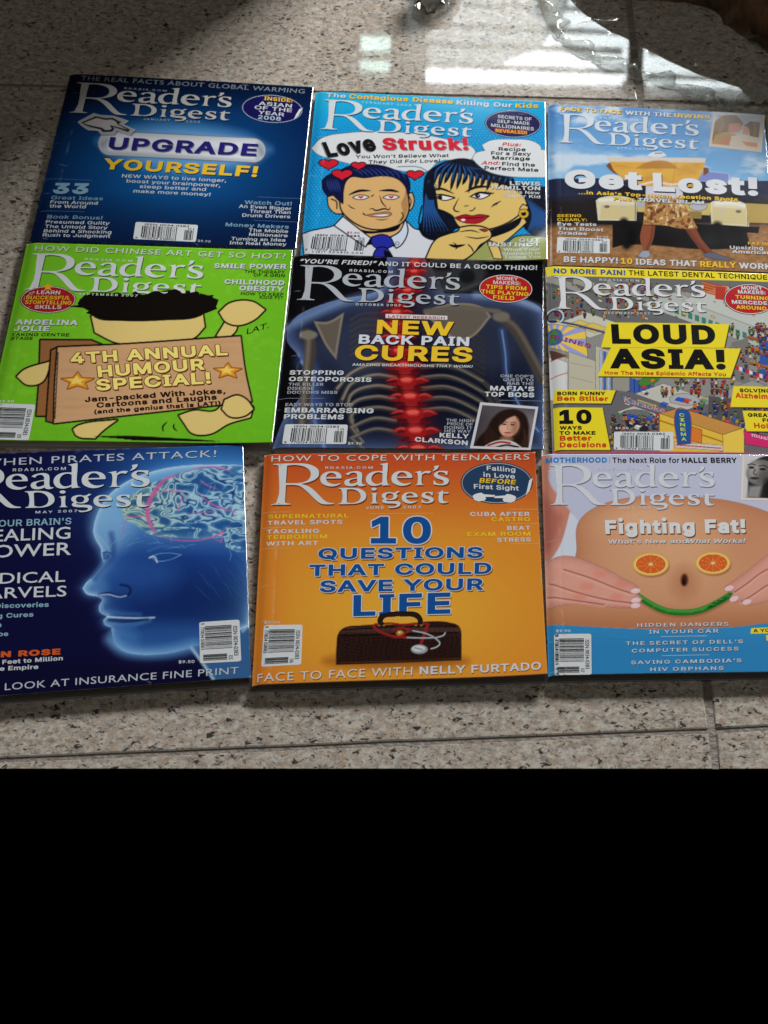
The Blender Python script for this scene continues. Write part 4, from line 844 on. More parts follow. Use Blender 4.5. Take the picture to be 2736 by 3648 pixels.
def feb():
    s = Mag('cyan comic style magazine of a man ringed by hearts and a dark haired woman',
            [(1124, 326), (1943, 364), (1950, 937), (1069, 906)], (1050, 300, .57263), (.0022, .0006))
    X, Y = s.X, s.Y
    k = np.clip((Y - 60) / 260, 0, 1)[..., None]
    s.c = np.array((40, 178, 218)) * (1 - k) + np.array((14, 140, 204)) * k
    row = np.floor(Y / 15); gx = ((X + Y * .12 + (row % 2) * 11) % 22) - 11; gy = (Y % 15) - 7.5
    dots = np.clip(4.2 - np.hypot(gx, gy * 1.35), 0, 1) * np.clip((Y - 190) / 120, 0, 1)
    s.blend(dots, (92, 200, 226), .85)
    INK = (12, 13, 24); s.lw = 1.5
    # speech balloons
    bub = [(105, 390), (170, 335), (330, 305), (560, 298), (800, 318), (990, 358), (1110, 400), (1130, 440), (1090, 470), (900, 480), (820, 545), (700, 545), (560, 520), (400, 507), (250, 470), (140, 432)]
    s.poly(bub, (214, 217, 218), ow=3, oc=(70, 110, 140))
    s.line([(80, 555), (140, 490), (240, 470)], (60, 90, 120), 3); s.line([(640, 515), (780, 520), (825, 545), (790, 575)], (60, 90, 120), 3)
    # man
    SK, SKD = (214, 172, 112), (160, 114, 70)
    s.poly([(50, 925), (150, 905), (250, 880), (300, 830), (440, 930), (540, 950), (650, 920), (690, 850), (740, 900), (820, 920), (920, 960), (830, 1085), (60, 1055)], (208, 212, 218), ow=5, oc=INK)
    s.poly([(300, 790), (320, 880), (430, 940), (540, 960), (650, 915), (690, 840), (660, 780)], SK, ow=5, oc=INK)
    s.poly([(310, 850), (430, 910), (560, 905), (670, 850), (640, 905), (540, 925), (420, 925)], INK)
    s.poly([(290, 690), (250, 688), (206, 705), (214, 760), (250, 800), (292, 806)], SK, ow=5, oc=INK)
    s.poly([(698, 690), (728, 678), (740, 720), (724, 776), (700, 790)], SK, ow=5, oc=INK)
    s.line([(228, 716), (258, 730), (262, 775)], INK, 5); s.line([(712, 700), (724, 730), (716, 765)], INK, 4)
    s.poly([(288, 600), (350, 575), (500, 572), (640, 578), (690, 610), (702, 700), (705, 790), (672, 855), (600, 890), (520, 903), (430, 888), (345, 840), (292, 780), (285, 690)], SK, ow=6, oc=INK)
    s.poly([(690, 640), (702, 780), (668, 855), (640, 868), (672, 800), (662, 740), (682, 700)], SKD, 4, .7)
    HR = (18, 22, 62)
    s.poly([(170, 600), (205, 570), (280, 540), (340, 512), (420, 503), (540, 510), (640, 545), (700, 580), (716, 640), (704, 692), (690, 640), (640, 590), (560, 570), (430, 582), (350, 577), (318, 605), (302, 660), (299, 742), (270, 720), (240, 690), (205, 698), (176, 655)], HR, ow=3, oc=INK)
    for i in range(9): s.line([(360 + 34*i, 520 + abs(i-3)*3), (400 + 34*i, 545 + i*2), (425 + 33*i, 570 + i*3)], (44, 70, 140), 4, taper=True)
    for i in range(6): s.line([(200 + 12*i, 590), (205 + 14*i, 630), (225 + 12*i, 670)], (44, 70, 140), 4, taper=True)
    for cx in (411, 600):
        s.poly([(cx - 48, 706), (cx - 20, 694), (cx + 20, 694), (cx + 48, 703), (cx + 20, 715), (cx - 20, 716)], (222, 222, 222), ow=3, oc=INK)
        s.poly(heart(cx, 704, 17), (196, 30, 48))
    s.line([(335, 690), (400, 665), (474, 664)], INK, 10, taper=True); s.line([(526, 664), (600, 662), (648, 672)], INK, 10, taper=True)
    s.line([(528, 695), (545, 740), (572, 768)], INK, 5, taper=True)
    s.line([(462, 780), (485, 776), (500, 786), (562, 776), (586, 782), (596, 764)], INK, 6, taper=True)
    s.line([(478, 700), (490, 690)], INK, 4); s.line([(330, 750), (352, 768), (376, 778)], INK, 4, taper=True)
    s.poly([(446, 816), (520, 803), (594, 800), (604, 810), (585, 822), (505, 827), (470, 823)], (186, 118, 78), ow=1.6, oc=INK)
    s.poly([(478, 816), (540, 811), (592, 810), (580, 818), (500, 821)], (226, 226, 224), ow=1, oc=INK)
    s.line([(425, 805), (438, 815)], INK, 5); s.line([(505, 842), (545, 846), (580, 838)], INK, 3, taper=True)
    s.line([(664, 800), (676, 820), (660, 850)], INK, 4)
    # collar and tie
    s.poly([(300, 828), (430, 930), (470, 960), (440, 1010), (250, 880)], (214, 218, 224), ow=5, oc=INK)
    s.poly([(690, 850), (700, 920), (660, 1000), (632, 1018), (596, 958), (655, 920)], (200, 212, 228), ow=5, oc=INK)
    s.poly([(470, 960), (440, 1005), (470, 1000), (500, 1000), (480, 965)], INK, sm=False); s.poly([(596, 958), (632, 1018), (600, 1008), (612, 1000)], INK, sm=False)
    s.poly([(482, 955), (540, 940), (590, 956), (616, 1000), (566, 1022), (520, 1022), (482, 992)], (38, 44, 156), ow=5, oc=INK)
    s.poly([(520, 1022), (566, 1022), (590, 1050), (612, 1090), (488, 1078), (500, 1045)], (38, 44, 156), ow=5, oc=INK)
    s.poly([(552, 1030), (606, 1062), (612, 1088), (560, 1086)], INK); s.ell(638, 992, 9, 8, (210, 214, 220), ow=2, oc=INK)
    # woman
    HB = (34, 78, 138)
    s.poly([(800, 640), (815, 565), (880, 508), (960, 475), (1060, 463), (1150, 495), (1250, 560), (1330, 600), (1570, 640), (1575, 965), (1500, 955), (1430, 900), (1380, 800), (1200, 900), (1010, 900), (960, 945), (880, 975), (800, 950), (768, 900), (790, 840)], (15, 18, 34))
    SW = (218, 186, 108)
    s.poly([(1200, 860), (1400, 800), (1440, 860), (1330, 960), (1260, 1010), (1180, 960)], SW, ow=5, oc=INK)
    s.poly([(1150, 930), (1300, 880), (1420, 820), (1390, 880), (1260, 945), (1170, 965)], INK)
    s.poly([(858, 600), (872, 650), (885, 715), (893, 775), (945, 795), (990, 825), (1000, 850), (1030, 888), (1120, 900), (1240, 892), (1375, 825), (1442, 745), (1420, 700), (1330, 640), (1230, 610), (1050, 560), (900, 560)], SW, ow=6, oc=INK)
    for i in range(14):
        a = 870 + 36 * i
        e_ = 26 * math.sin(i * 2.3) - (18 if i > 8 else 0)
        s.line([(960 + 18*i, 490 + i*4), (a + 14, 560 + i*3), (a - 12 + 1.5 * i, 640 + i*1.5 + e_)], (15, 18, 34), 19, taper=True)
        s.line([(955 + 18*i, 485 + i*4), (a + 12, 540 + i*3), (a + 2, 596 + i*1.5 + e_ * .5)], HB, 8, taper=True)
    for i in range(8):
        s.line([(830 + 8*i, 600 + 4*i), (812 + 7*i, 740), (800 + 22*i, 920 - i)], HB, 8, taper=True)
    s.poly([(800, 640), (858, 600), (872, 650), (880, 700), (862, 720), (830, 720)], (15, 18, 34))
    for i in range(9): s.line([(1440 + 14*i, 700 + 10*i), (1480 + 9*i, 820), (1440 + 14*i, 940 - 4*i)], HB, 8, taper=True)
    s.line([(790, 760), (775, 880), (830, 950), (940, 940)], INK, 6)
    for e in ([(884, 706), (925, 695), (992, 708), (930, 722)], [(1098, 700), (1150, 682), (1212, 690), (1160, 712)]):
        s.poly(e, (224, 226, 226), ow=4, oc=INK)
    s.ell(905, 708, 14, 11, INK); s.ell(1138, 696, 16, 12, INK); s.ell(1142, 693, 4, 3, (220, 220, 220))
    s.line([(865, 690), (920, 690), (1000, 710)], INK, 7, taper=True); s.line([(1085, 702), (1150, 676), (1235, 684)], INK, 8, taper=True)
    for i in range(4): s.line([(1170 + 14*i, 682 + i), (1190 + 16*i, 668 + 3*i)], INK, 3)
    s.line([(858, 664), (905, 652), (990, 682)], INK, 9, taper=True); s.line([(1060, 672), (1130, 642), (1225, 640)], INK, 11, taper=True)
    s.line([(1022, 708), (1000, 750), (990, 780), (1010, 794), (1026, 794)], INK, 6, taper=True); s.line([(1090, 790), (1108, 786), (1122, 770)], INK, 4); s.line([(1056, 760), (1080, 757)], INK, 3)
    s.poly([(1000, 832), (1060, 815), (1105, 822), (1150, 814), (1208, 822), (1150, 860), (1070, 863), (1022, 848)], (176, 24, 40), ow=3, oc=INK)
    s.line([(1000, 832), (1100, 834), (1205, 824)], (70, 8, 18), 5, taper=True); s.ell(1048, 846, 14, 8, (235, 215, 215))
    for i in range(3): s.line([(1222 + 14*i, 768 - 6*i), (1240 + 14*i, 748 - 6*i), (1268 + 8*i, 736 - 4*i)], INK, 4, taper=True)
    s.poly([(1402, 775), (1420, 750), (1450, 765), (1440, 790), (1415, 800)], SW, ow=4, oc=INK)
    s.line(ellipse(1424, 806, 24, 22), (206, 168, 40), 11); s.line(ellipse(1424, 806, 32, 29), INK, 2)
    # blouse and hand
    s.poly([(1040, 1095), (1130, 1040), (1200, 975), (1300, 1000), (1380, 950), (1575, 960), (1575, 1118)], (152, 158, 90), ow=5, oc=INK)
    s.poly([(1200, 985), (1260, 1010), (1290, 1090), (1240, 1085)], SW, ow=4, oc=INK)
    s.poly([(815, 1090), (880, 970), (960, 935), (1020, 915), (1030, 895), (1110, 885), (1205, 908), (1220, 930), (1218, 950), (1190, 975), (1150, 1000), (1120, 1040), (1040, 1095)], SW, ow=6, oc=INK)
    s.line([(1020, 920), (1100, 912), (1150, 925)], INK, 5, taper=True); s.line([(1060, 950), (1140, 960), (1210, 948)], INK, 5, taper=True); s.line([(960, 1000), (1000, 1010), (1060, 1000)], INK, 12, taper=True)
    s.line([(985, 985), (1010, 1012), (1000, 1030)], INK, 6, taper=True); s.line([(1080, 1000), (1100, 1020), (1110, 1040)], INK, 5)
    s.poly([(1150, 905), (1180, 903), (1200, 912), (1180, 918)], (168, 40, 44), ow=2, oc=INK)
    # hearts
    for cx, cy, r in ((210, 497, 58), (397, 508, 44), (295, 562, 62), (748, 565, 52)): s.poly(heart(cx, cy, r), (206, 32, 50), ow=4, oc=INK)
    # right balloon over the hair
    s.poly([(1165, 380), (1220, 352), (1350, 345), (1480, 355), (1530, 390), (1532, 408), (1575, 410), (1575, 580), (1350, 575), (1220, 550), (1150, 510), (1105, 465), (1125, 432), (1185, 415)], (214, 217, 218), ow=2, oc=(60, 90, 110))
    mh = [(A_TL, (185, 95)), (A_BL, (160, 278)), (A_ST, (1106, 184)), (A_TB, (1098, 322))]
    s.masthead(mh, (206, 214, 217), (16, 74, 110))
    k_ = (2.5, 3, (10, 50, 80)); K = (22, 22, 26); RD = (206, 38, 58)
    s.txt('cover_lines', 'The', 195, 79, 318, 87, 27, WH, .05, k_); s.txt('cover_lines', 'Contagious Disease', 338, 90, 986, 126, 31, YE, .05, k_)
    s.txt('cover_lines', 'Killing Our', 1007, 129, 1352, 146, 30, WH, .05, k_); s.txt('cover_lines', 'Kids', 1373, 148, 1516, 151, 30, YE, .05, k_)
    s.txt('date_line', 'FEBRUARY 2008', 420, 119, 725, 140, 12, (160, 214, 232), .01, space=1.3)
    s.badge(1358, 248, 172, 84, (32, 26, 80), (150, 170, 196), (28, 30, 70), rot=.03)
    for t, a, c_ in (('SECRETS OF', (1263, 212, 1473, 229), WH), ('SELF-MADE', (1260, 241, 1460, 255), WH), ('MILLIONAIRES', (1222, 266, 1487, 289), WH)): s.txt('badge', t, *a, 22, c_, .03, lay=3)
    s.flat('badge', [(1245, 274), (1447, 290), (1447, 314), (1240, 298)], (150, 26, 40), 2); s.txt('badge', 'REVEALED!', 1250, 300, 1443, 313, 22, YE, .04, lay=3.5)
    s.txt('headline', 'Love', 208, 458, 518, 414, 96, (24, 24, 26), .075, sh=(-5, 5, (120, 124, 128)), lean=-.42)
    s.txt('headline', 'Struck!', 548, 412, 1083, 413, 76, RD, .075, sh=(4, 5, (150, 150, 155)), lean=-.12)
    s.txt('headline', "You Won't Believe What", 378, 463, 958, 456, 23, K, .04); s.txt('headline', 'They Did For Love!', 458, 496, 903, 489, 23, K, .04)
    for t, a, c_, it in (('Plus:', (1290, 386, 1409, 388), RD, .2), ('Recipe', (1268, 415, 1437, 418), K, 0), ('For a Sexy', (1222, 441, 1470, 446), K, 0), ('Marriage', (1230, 470, 1463, 475), K, 0), ('And:', (1160, 501, 1280, 503), RD, .2), ('Find the', (1290, 508, 1495, 514), K, 0), ('Perfect Mate', (1180, 533, 1516, 546), K, 0)):
        s.txt('cover_lines', t, *a, 25, c_, .04, it=it)
    k2 = (2.5, 3, (12, 14, 24))
    for t, a, h in (('LEWIS', (1338, 628, 1527, 633), 27), ('HAMILTON', (1225, 655, 1527, 661), 27), ("F1's New", (1327, 680, 1525, 686), 21), ('Super Kid', (1302, 702, 1527, 711), 21), ('GUT', (1395, 985, 1525, 990), 27), ('INSTINCT', (1205, 1010, 1525, 1018), 28), ('What Your', (1297, 1040, 1525, 1047), 21), ('Stomach is', (1288, 1066, 1527, 1073), 21), ('Telling You', (1302, 1090, 1527, 1098), 21)):
        s.txt('cover_lines', t, *a, h, WH, .045, k2)
    s.barcode([(72, 925), (462, 936), (448, 1048), (52, 1034)], '02', panel=False)
    s.txt('barcode', '$9.90', 325, 930, 403, 934, 14, (190, 60, 60), .02); s.txt('barcode', 'VISIT RDASIA.COM', 105, 1047, 425, 1058, 12, (60, 60, 64), .01, space=1.4)
    return s.build()

def inset_photo(s, c, frame, lay, painter, n=110):
    """a small photograph printed on the cover, drawn on its own little grid"""
    Hm = homog([(0, 0), (1, 0), (1, 1), (0, 1)], c)
    s.flat('inset_photo', c, frame[0], lay)
    a0, b0, a1, b1 = frame[1]
    a, b_ = np.meshgrid(np.linspace(a0, a1, n), np.linspace(b0, b1, n))
    t = Mag.__new__(Mag); t.X, t.Y = (a - a0) / (a1 - a0) * 100, (b_ - b0) / (b1 - b0) * 100
    t.px = 100 / n; t.c = np.ones((n, n, 3)) * 180.0
    painter(t)
    P = happly(Hm, np.stack([a, b_], -1)).reshape(-1, 2); idx = np.arange(n * n).reshape(n, n)
    q = np.stack([idx[:-1, :-1], idx[:-1, 1:], idx[1:, 1:], idx[1:, :-1]], -1).reshape(-1, 4)
    tr = np.concatenate([q[:, [0, 1, 2]], q[:, [0, 2, 3]]])
    s.parts.setdefault('inset_photo', []).append((P, tr, np.clip(t.c, 0, 255).reshape(-1, 3), lay + .6))

def april():
    s = Mag('sky blue magazine with Get Lost! headline and a woman holding a map before a truck',
            [(1952, 371), (2722, 407), (2768, 972), (1950, 945)], (1900, 340, .50392), (.0, .0))
    X, Y = s.X, s.Y
    k = np.clip((Y - 60) / 520, 0, 1)[..., None]
    s.c = np.array((74, 130, 190)) * (1 - k) + np.array((120, 172, 214)) * k
    cl = np.clip((fbm(X / 190, Y / 90, 4) - .5) * 4.2, 0, 1); band = np.exp(-((Y - 470 - .03 * X) / 60) ** 2) + .75 * np.exp(-((Y - 130) / 70) ** 2) + .25
    s.blend(np.clip(cl * band * 1.2, 0, .85), (206, 216, 226))
    hz = 585 + 14 * (fbm(X / 200, Y * 0, 8) - .5) + .012 * X
    m = np.clip((Y - hz) / 4, 0, 1); s.blend(m, (34, 40, 66))
    s.blend(np.clip((Y - 690 - 20 * fbm(X / 90, Y / 60, 3)) / 60, 0, 1), (34, 28, 30))
    gr = np.clip((Y - 880 - 26 * (fbm(X / 120, Y / 40, 6))) / 46, 0, 1); sand = (fbm(X / 26, Y / 12, 7) * 60 - 30)[..., None]
    s.blend(gr, np.clip(np.array((150, 108, 68)) + sand, 0, 255))
    # truck
    s.poly([(430, 880), (1600, 930), (1590, 975), (425, 910)], (24, 22, 26), sm=False)
    s.poly([(560, 905), (1500, 940), (1540, 1080), (1200, 1090), (640, 1060), (560, 1080)], (22, 19, 20), 8)
    s.poly([(590, 640), (1420, 660), (1450, 900), (600, 880)], (34, 30, 34))
    s.poly([(1380, 555), (1150, 555), (1100, 600), (1380, 620)], (120, 134, 190), ow=4, oc=(190, 196, 214))
    s.poly([(445, 745), (470, 728), (700, 735), (730, 760), (725, 885), (460, 882)], (210, 202, 170), ow=3, oc=(214, 210, 190)); s.poly([(480, 775), (715, 780), (715, 880), (470, 875)], (202, 186, 136), 8); s.line([(470, 742), (600, 738), (712, 748)], (222, 220, 208), 22, 12); s.line([(722, 760), (720, 880)], (120, 100, 60), 7, 5)
    s.poly([(1250, 765), (1280, 750), (1490, 765), (1520, 800), (1522, 925), (1262, 908)], (210, 202, 170), ow=3, oc=(214, 210, 190)); s.poly([(1265, 790), (1500, 805), (1505, 915), (1268, 900)], (202, 186, 136), 8); s.line([(1290, 765), (1400, 765), (1490, 780)], (222, 220, 208), 22, 12); s.line([(1516, 800), (1516, 920)], (120, 100, 60), 7, 5); s.line([(640, 900), (700, 1010), (660, 1060)], (14, 12, 14), 60, 30); s.line([(1300, 930), (1340, 1030)], (14, 12, 14), 70, 30)
    s.poly([(1500, 762), (1760, 775), (1760, 905), (1525, 900)], (176, 150, 84), sm=False)
    s.poly([(730, 740), (1255, 765), (1250, 850), (735, 825)], (196, 176, 96), sm=False); s.poly([(1100, 820), (1190, 825), (1188, 875), (1100, 870)], (140, 120, 66), sm=False)
    for a in ((520, 788), (640, 792), (1330, 820), (1450, 822)): s.ell(a[0], a[1], 20, 11, (112, 104, 96) if a[0] in (520, 1450) else (186, 180, 172), 5)
    s.ell(1165, 785, 62, 32, (176, 176, 180), ow=3, oc=(80, 74, 60)); s.ell(760, 775, 30, 26, (170, 170, 172))
    # woman
    s.poly([(770, 920), (862, 922), (850, 1010), (815, 1098), (778, 1106), (754, 1010)], (140, 78, 52)); s.poly([(1060, 930), (1150, 940), (1192, 1020), (1282, 1120), (1218, 1124), (1138, 1040)], (128, 68, 46))
    s.line([(845, 930), (835, 1010), (805, 1090)], (90, 46, 34), 16, 14, .6); s.line([(1080, 945), (1160, 1050), (1225, 1120)], (86, 44, 32), 18, 14, .6)
    s.poly([(740, 1140), (770, 1104), (815, 1100), (828, 1132), (800, 1150)], (150, 158, 172), ow=2, oc=(60, 56, 60)); s.poly([(1205, 1120), (1270, 1112), (1340, 1136), (1420, 1160), (1350, 1168), (1210, 1142)], (96, 100, 116), ow=2, oc=(40, 36, 36))
    d = s.poly([(795, 640), (1050, 645), (1070, 760), (1162, 942), (1040, 944), (930, 922), (775, 916), (790, 760)], (176, 128, 72))
    pat = np.clip((fbm(X / 22, Y / 16, 12) - .5) * 6, 0, 1) * np.clip(-d / 3, 0, 1) * (Y > 735); s.blend(pat * .8, (92, 48, 28))
    pat = np.clip((fbm(X / 16, Y / 30, 15) - .56) * 7, 0, 1) * np.clip(-d / 3, 0, 1) * (Y > 735); s.blend(pat * .9, (222, 206, 160))
    s.blend(np.clip(-d / 3, 0, 1) * np.clip((735 - Y) / 10, 0, 1), (196, 196, 214))
    s.poly([(800, 430), (840, 405), (910, 402), (945, 430), (870, 442)], (206, 210, 216), 3); s.line([(860, 412), (910, 410)], (60, 54, 56), 5)
    s.poly([(514, 500), (545, 468), (580, 500), (640, 545), (630, 575), (560, 545)], (120, 66, 44)); s.poly([(1200, 510), (1236, 515), (1242, 545), (1205, 570)], (120, 66, 44))
    s.poly([(517, 437), (1220, 445), (1210, 490), (540, 480)], (204, 196, 186), sm=False)
    d = s.poly([(540, 470), (1215, 478), (1190, 560), (1130, 650), (800, 645), (640, 600), (568, 530)], (212, 164, 70), sm=False)
    w = np.clip(-d / 4, 0, 1) * np.clip((fbm(X / 120, Y / 50, 21) - .45) * 3, 0, 1); s.blend(w * .6, (178, 120, 44))
    s.poly([(720, 520), (830, 468), (950, 470), (1030, 520)], (170, 116, 52), 8, .8); s.line([(1005, 478), (985, 640)], (150, 104, 44), 4, 3, .6)
    s.line([(740, 640), (850, 615), (990, 632), (1060, 620)], (222, 208, 206), 16, 8, .9)
    mh = [(A_TL, (188, 128)), (A_BL, (178, 330)), (A_ST, (1162, 212)), (A_TB, (1166, 375))]
    s.masthead(mh, (202, 210, 216), (52, 92, 140))
    k_ = (3, 4, (40, 40, 50)); L2 = (186, 206, 224)
    for t, a, c_ in (('FACE TO FACE', (190, 108, 625, 136), YE), ('WITH THE', (652, 138, 975, 156), WH), ('IRWINS', (993, 157, 1249, 168), YE)): s.txt('cover_lines', t, *a, 31, c_, .055, k_)
    s.txt('date_line', 'RDASIA.COM', 470, 165, 740, 183, 14, L2, .02, space=1.3); s.txt('date_line', 'APRIL 2008', 590, 379, 815, 389, 15, L2, .015, space=1.3)
    sh = (6, 9, (28, 32, 56))
    s.txt('headline', 'Get', 222, 656, 772, 672, 132, (212, 215, 218), .085, sh); s.txt('headline', 'Lost!', 848, 680, 1590, 712, 130, (212, 215, 218), .085, sh)
    s.txt('cover_lines', "...in Asia's Top-Notch Vacation Spots", 318, 698, 1446, 749, 27, YE, .05, k_); s.txt('cover_lines', 'Plus:', 568, 743, 716, 750, 27, YE, .05, k_); s.txt('cover_lines', 'TRAVEL ISLAM', 737, 752, 1207, 774, 28, WH, .05, k_)
    for t, a, h, c_ in (('SEEING', (168, 860, 338, 861), 22, YE), ('CLEARLY:', (168, 888, 378, 891), 22, YE), ('Eye Tests', (170, 919, 446, 926), 25, WH), ('That Boost', (172, 951, 496, 964), 25, WH), ('Grades', (174, 983, 381, 991), 25, WH), ('FAT IN', (1518, 1055, 1662, 1059), 21, YE), ('Upsizing', (1390, 1087, 1626, 1093), 26, WH), ('American', (1405, 1117, 1680, 1124), 26, WH)):
        s.txt('cover_lines', t, *a, h, c_, .04, k_)
    for t, a, c_ in (('BE HAPPY!', (215, 1180, 598, 1191), WH), ('10', (620, 1192, 700, 1195), YE), ('IDEAS THAT', (722, 1198, 1155, 1212), WH), ('REALLY', (1180, 1214, 1435, 1222), YE), ('WORK', (1455, 1224, 1685, 1232), WH)): s.txt('cover_lines', t, *a, 41, c_, .06, k_)
    s.barcode([(170, 1002), (541, 1015), (541, 1119), (164, 1112)], '04'); s.txt('barcode', '$9.90', 445, 1008, 528, 1012, 15, WH, .02)
    def two(t):
        t.c[:] = (176, 180, 186)
        t.poly([(0, 30), (20, 4), (48, 2), (66, 26), (60, 42), (38, 40), (30, 70), (10, 90), (0, 92)], (128, 98, 58)); t.poly([(34, 30), (58, 26), (64, 44), (56, 56), (34, 58)], (190, 128, 100))
        t.poly([(66, 34), (80, 18), (100, 20), (100, 66), (82, 66), (76, 40)], (110, 80, 50)); t.poly([(64, 40), (72, 34), (80, 48), (78, 62), (66, 60)], (198, 140, 116))
        t.poly([(0, 100), (6, 70), (30, 58), (60, 66), (44, 100)], (172, 142, 98)); t.poly([(40, 100), (42, 70), (70, 62), (100, 70), (100, 100)], (200, 190, 170)); t.poly([(18, 96), (30, 74), (44, 76), (36, 98)], (190, 126, 94)); t.poly([(66, 82), (98, 84), (98, 96), (76, 94)], (196, 132, 102))
        t.line([(10, 8), (20, 30), (12, 70)], (160, 126, 78), 6, 5, .7); t.line([(88, 22), (92, 44), (90, 62)], (150, 114, 70), 6, 5, .6)
    inset_photo(s, [(1275, 125), (1636, 140), (1614, 402), (1240, 362)], ((206, 192, 172), (.05, .03, .93, .92)), 1.2, two)
    return s.build()

def september():
    s = Mag('bright green magazine with a drawn wooden sandwich board and gold stars',
            [(94, 865), (1043, 895), (970, 1584), (-62, 1569)], (0, 840, .65099), (.0012, .0010))
    X, Y = s.X, s.Y
    s.c[:] = (116, 190, 38)
    p = np.clip((fbm(X / 70, Y / 45, 31) - .5) * 8, 0, 1) * np.clip((fbm(X / 40, Y / 26, 40) - .42) * 6, 0, 1); s.blend(p * .5, (134, 204, 50))
    s.blend(np.clip((Y - 900) / 400, 0, .5), (96, 174, 30))
    s.blend(np.clip((X - 1250) / 700, 0, .4), (96, 176, 34))
    s.lw = 1.5; INK = (18, 14, 12); CR = (222, 196, 120)
    # plain stand-in figure behind the board: no face
    s.poly([(425, 372), (470, 322), (640, 318), (760, 330), (950, 296), (1120, 322), (1196, 352), (1180, 392), (1110, 430), (940, 442), (790, 452), (610, 452), (480, 410)], INK)
    s.poly([(500, 440), (640, 456), (800, 456), (1000, 446), (1110, 430), (1120, 500), (1060, 560), (860, 592), (640, 586), (520, 530)], CR, ow=6, oc=INK)
    s.poly([(500, 425), (620, 446), (800, 452), (1000, 440), (1120, 420), (1100, 440), (900, 465), (660, 468), (520, 450)], INK)
    s.poly([(1185, 550), (1240, 460), (1300, 480), (1290, 520), (1250, 560)], CR, ow=6, oc=INK)
    s.poly([(1200, 420), (1260, 370), (1380, 362), (1450, 405), (1390, 460), (1300, 490), (1235, 470)], CR, ow=6, oc=INK)
    # boards
    s.poly([(222, 572), (500, 575), (560, 600), (300, 640), (270, 985), (200, 985), (215, 800)], (150, 100, 58), sm=False, ow=6, oc=INK)
    s.poly([(92, 770), (130, 735), (270, 690), (262, 740), (230, 800), (150, 815)], CR, ow=6, oc=INK)
    s.poly([(430, 1040), (640, 1010), (560, 1070), (520, 1110), (420, 1095), (400, 1060)], CR, ow=6, oc=INK)
    s.poly([(980, 985), (1060, 960), (1180, 960), (1250, 885), (1330, 885), (1385, 940), (1370, 995), (1250, 1030), (1150, 1085), (1050, 1080), (1010, 1030)], CR, ow=6, oc=INK)
    s.poly([(255, 1012), (282, 628), (320, 612), (350, 630), (300, 1025)], (142, 92, 52), sm=False, ow=6, oc=INK)
    d = s.poly([(316, 612), (700, 596), (1316, 552), (1340, 740), (1376, 906), (900, 960), (296, 1026), (302, 820)], (204, 160, 116), ow=6, oc=INK)
    s.blend(np.clip(-d / 4, 0, 1) * np.clip((fbm(X / 200, Y / 20, 17) - .5) * 3, 0, 1) * .35, (180, 132, 88))
    s.poly([(1230, 900), (1300, 876), (1350, 900), (1386, 950), (1340, 985), (1260, 990), (1215, 950)], CR, ow=6, oc=INK)
    s.line([(318, 640), (310, 800), (300, 1000)], INK, 4, alpha=.8); s.line([(895, 1075), (890, 1050), (915, 1020)], INK, 6, taper=True); s.line([(970, 1072), (950, 1050), (955, 1030)], INK, 6, taper=True)
    for i in range(6): s.line([(520 + 40*i, 1100 + 4*i), (760 + 50*i, 1104 + 3*i), (960 + 48*i, 1118 + 2*i)], INK, 8, taper=True)
    for cx, cy, rx, ry in ((425, 798, 94, 50), (1247, 742, 80, 44)):
        s.poly(star(cx + 3, cy + 4, rx, ry), (90, 50, 20), sm=False); s.poly(star(cx, cy, rx, ry), (226, 148, 36), sm=False, ow=3, oc=(110, 60, 20)); s.poly(star(cx - 6, cy - 4, rx * .6, ry * .6), (244, 214, 110), 8, .9, sm=False)
    mh = [(A_TL, (178, 97)), (A_BL, (133, 293)), (A_ST, (1110, 166)), (A_TB, (1098, 318))]
    s.masthead(mh, (208, 212, 212), (62, 100, 34), lay=1)
    s.flat('cover_picture', smooth([(425, 372), (440, 345), (500, 348), (470, 322), (560, 332), (640, 312), (700, 330), (740, 305), (780, 325), (860, 303), (900, 318), (960, 294), (1000, 316), (1080, 305), (1100, 325), (1170, 325), (1160, 345), (1196, 352), (1170, 372), (1190, 400), (1110, 430), (940, 442), (790, 452), (610, 452), (540, 440), (470, 425), (500, 400), (370, 388), (430, 380)]), INK, 1.6)
    k_ = (3, 3.5, (58, 96, 30)); DG = (28, 52, 16)
    s.txt('cover_lines', 'HOW DID CHINESE ART GET SO HOT?', 190, 82, 1560, 131, 31, (206, 214, 204), .0, (3, 3, (70, 110, 36)), space=1.1)
    s.txt('date_line', 'RDASIA.COM', 463, 135, 722, 146, 13, (206, 222, 190), .02, space=1.35); s.txt('date_line', 'SEPTEMBER 2007', 428, 325, 752, 336, 13, (206, 222, 190), .02, space=1.3)
    for t, a, h, c_, bo in (('SMILE POWER', (1170, 178, 1566, 184), 29, WH, .05), ('CHILDHOOD', (1227, 265, 1555, 272), 29, WH, .05), ('OBESITY', (1308, 300, 1550, 306), 29, WH, .05), ('ANGELINA', (80, 485, 424, 491), 31, WH, .055), ('JOLIE', (72, 520, 268, 524), 31, WH, .055)): s.txt('cover_lines', t, *a, h, c_, bo, k_)
    for t, a in (('THE THERAPY', (1337, 204, 1559, 209)), ('OF A GRIN', (1388, 223, 1558, 228)), ('HOW TO KEEP', (1318, 325, 1551, 330)), ('KIDS FIT', (1420, 345, 1550, 348)), ('TAKING CENTRE', (60, 547, 378, 552)), ('STAGE', (57, 567, 178, 570))): s.txt('cover_lines', t, *a, 18, DG, .02)
    s.badge(263, 350, 150, 72, (158, 30, 30), (212, 208, 204), (20, 14, 14)); s.flat('badge', star(262, 283, 32, 22), (236, 164, 50), 2.5)
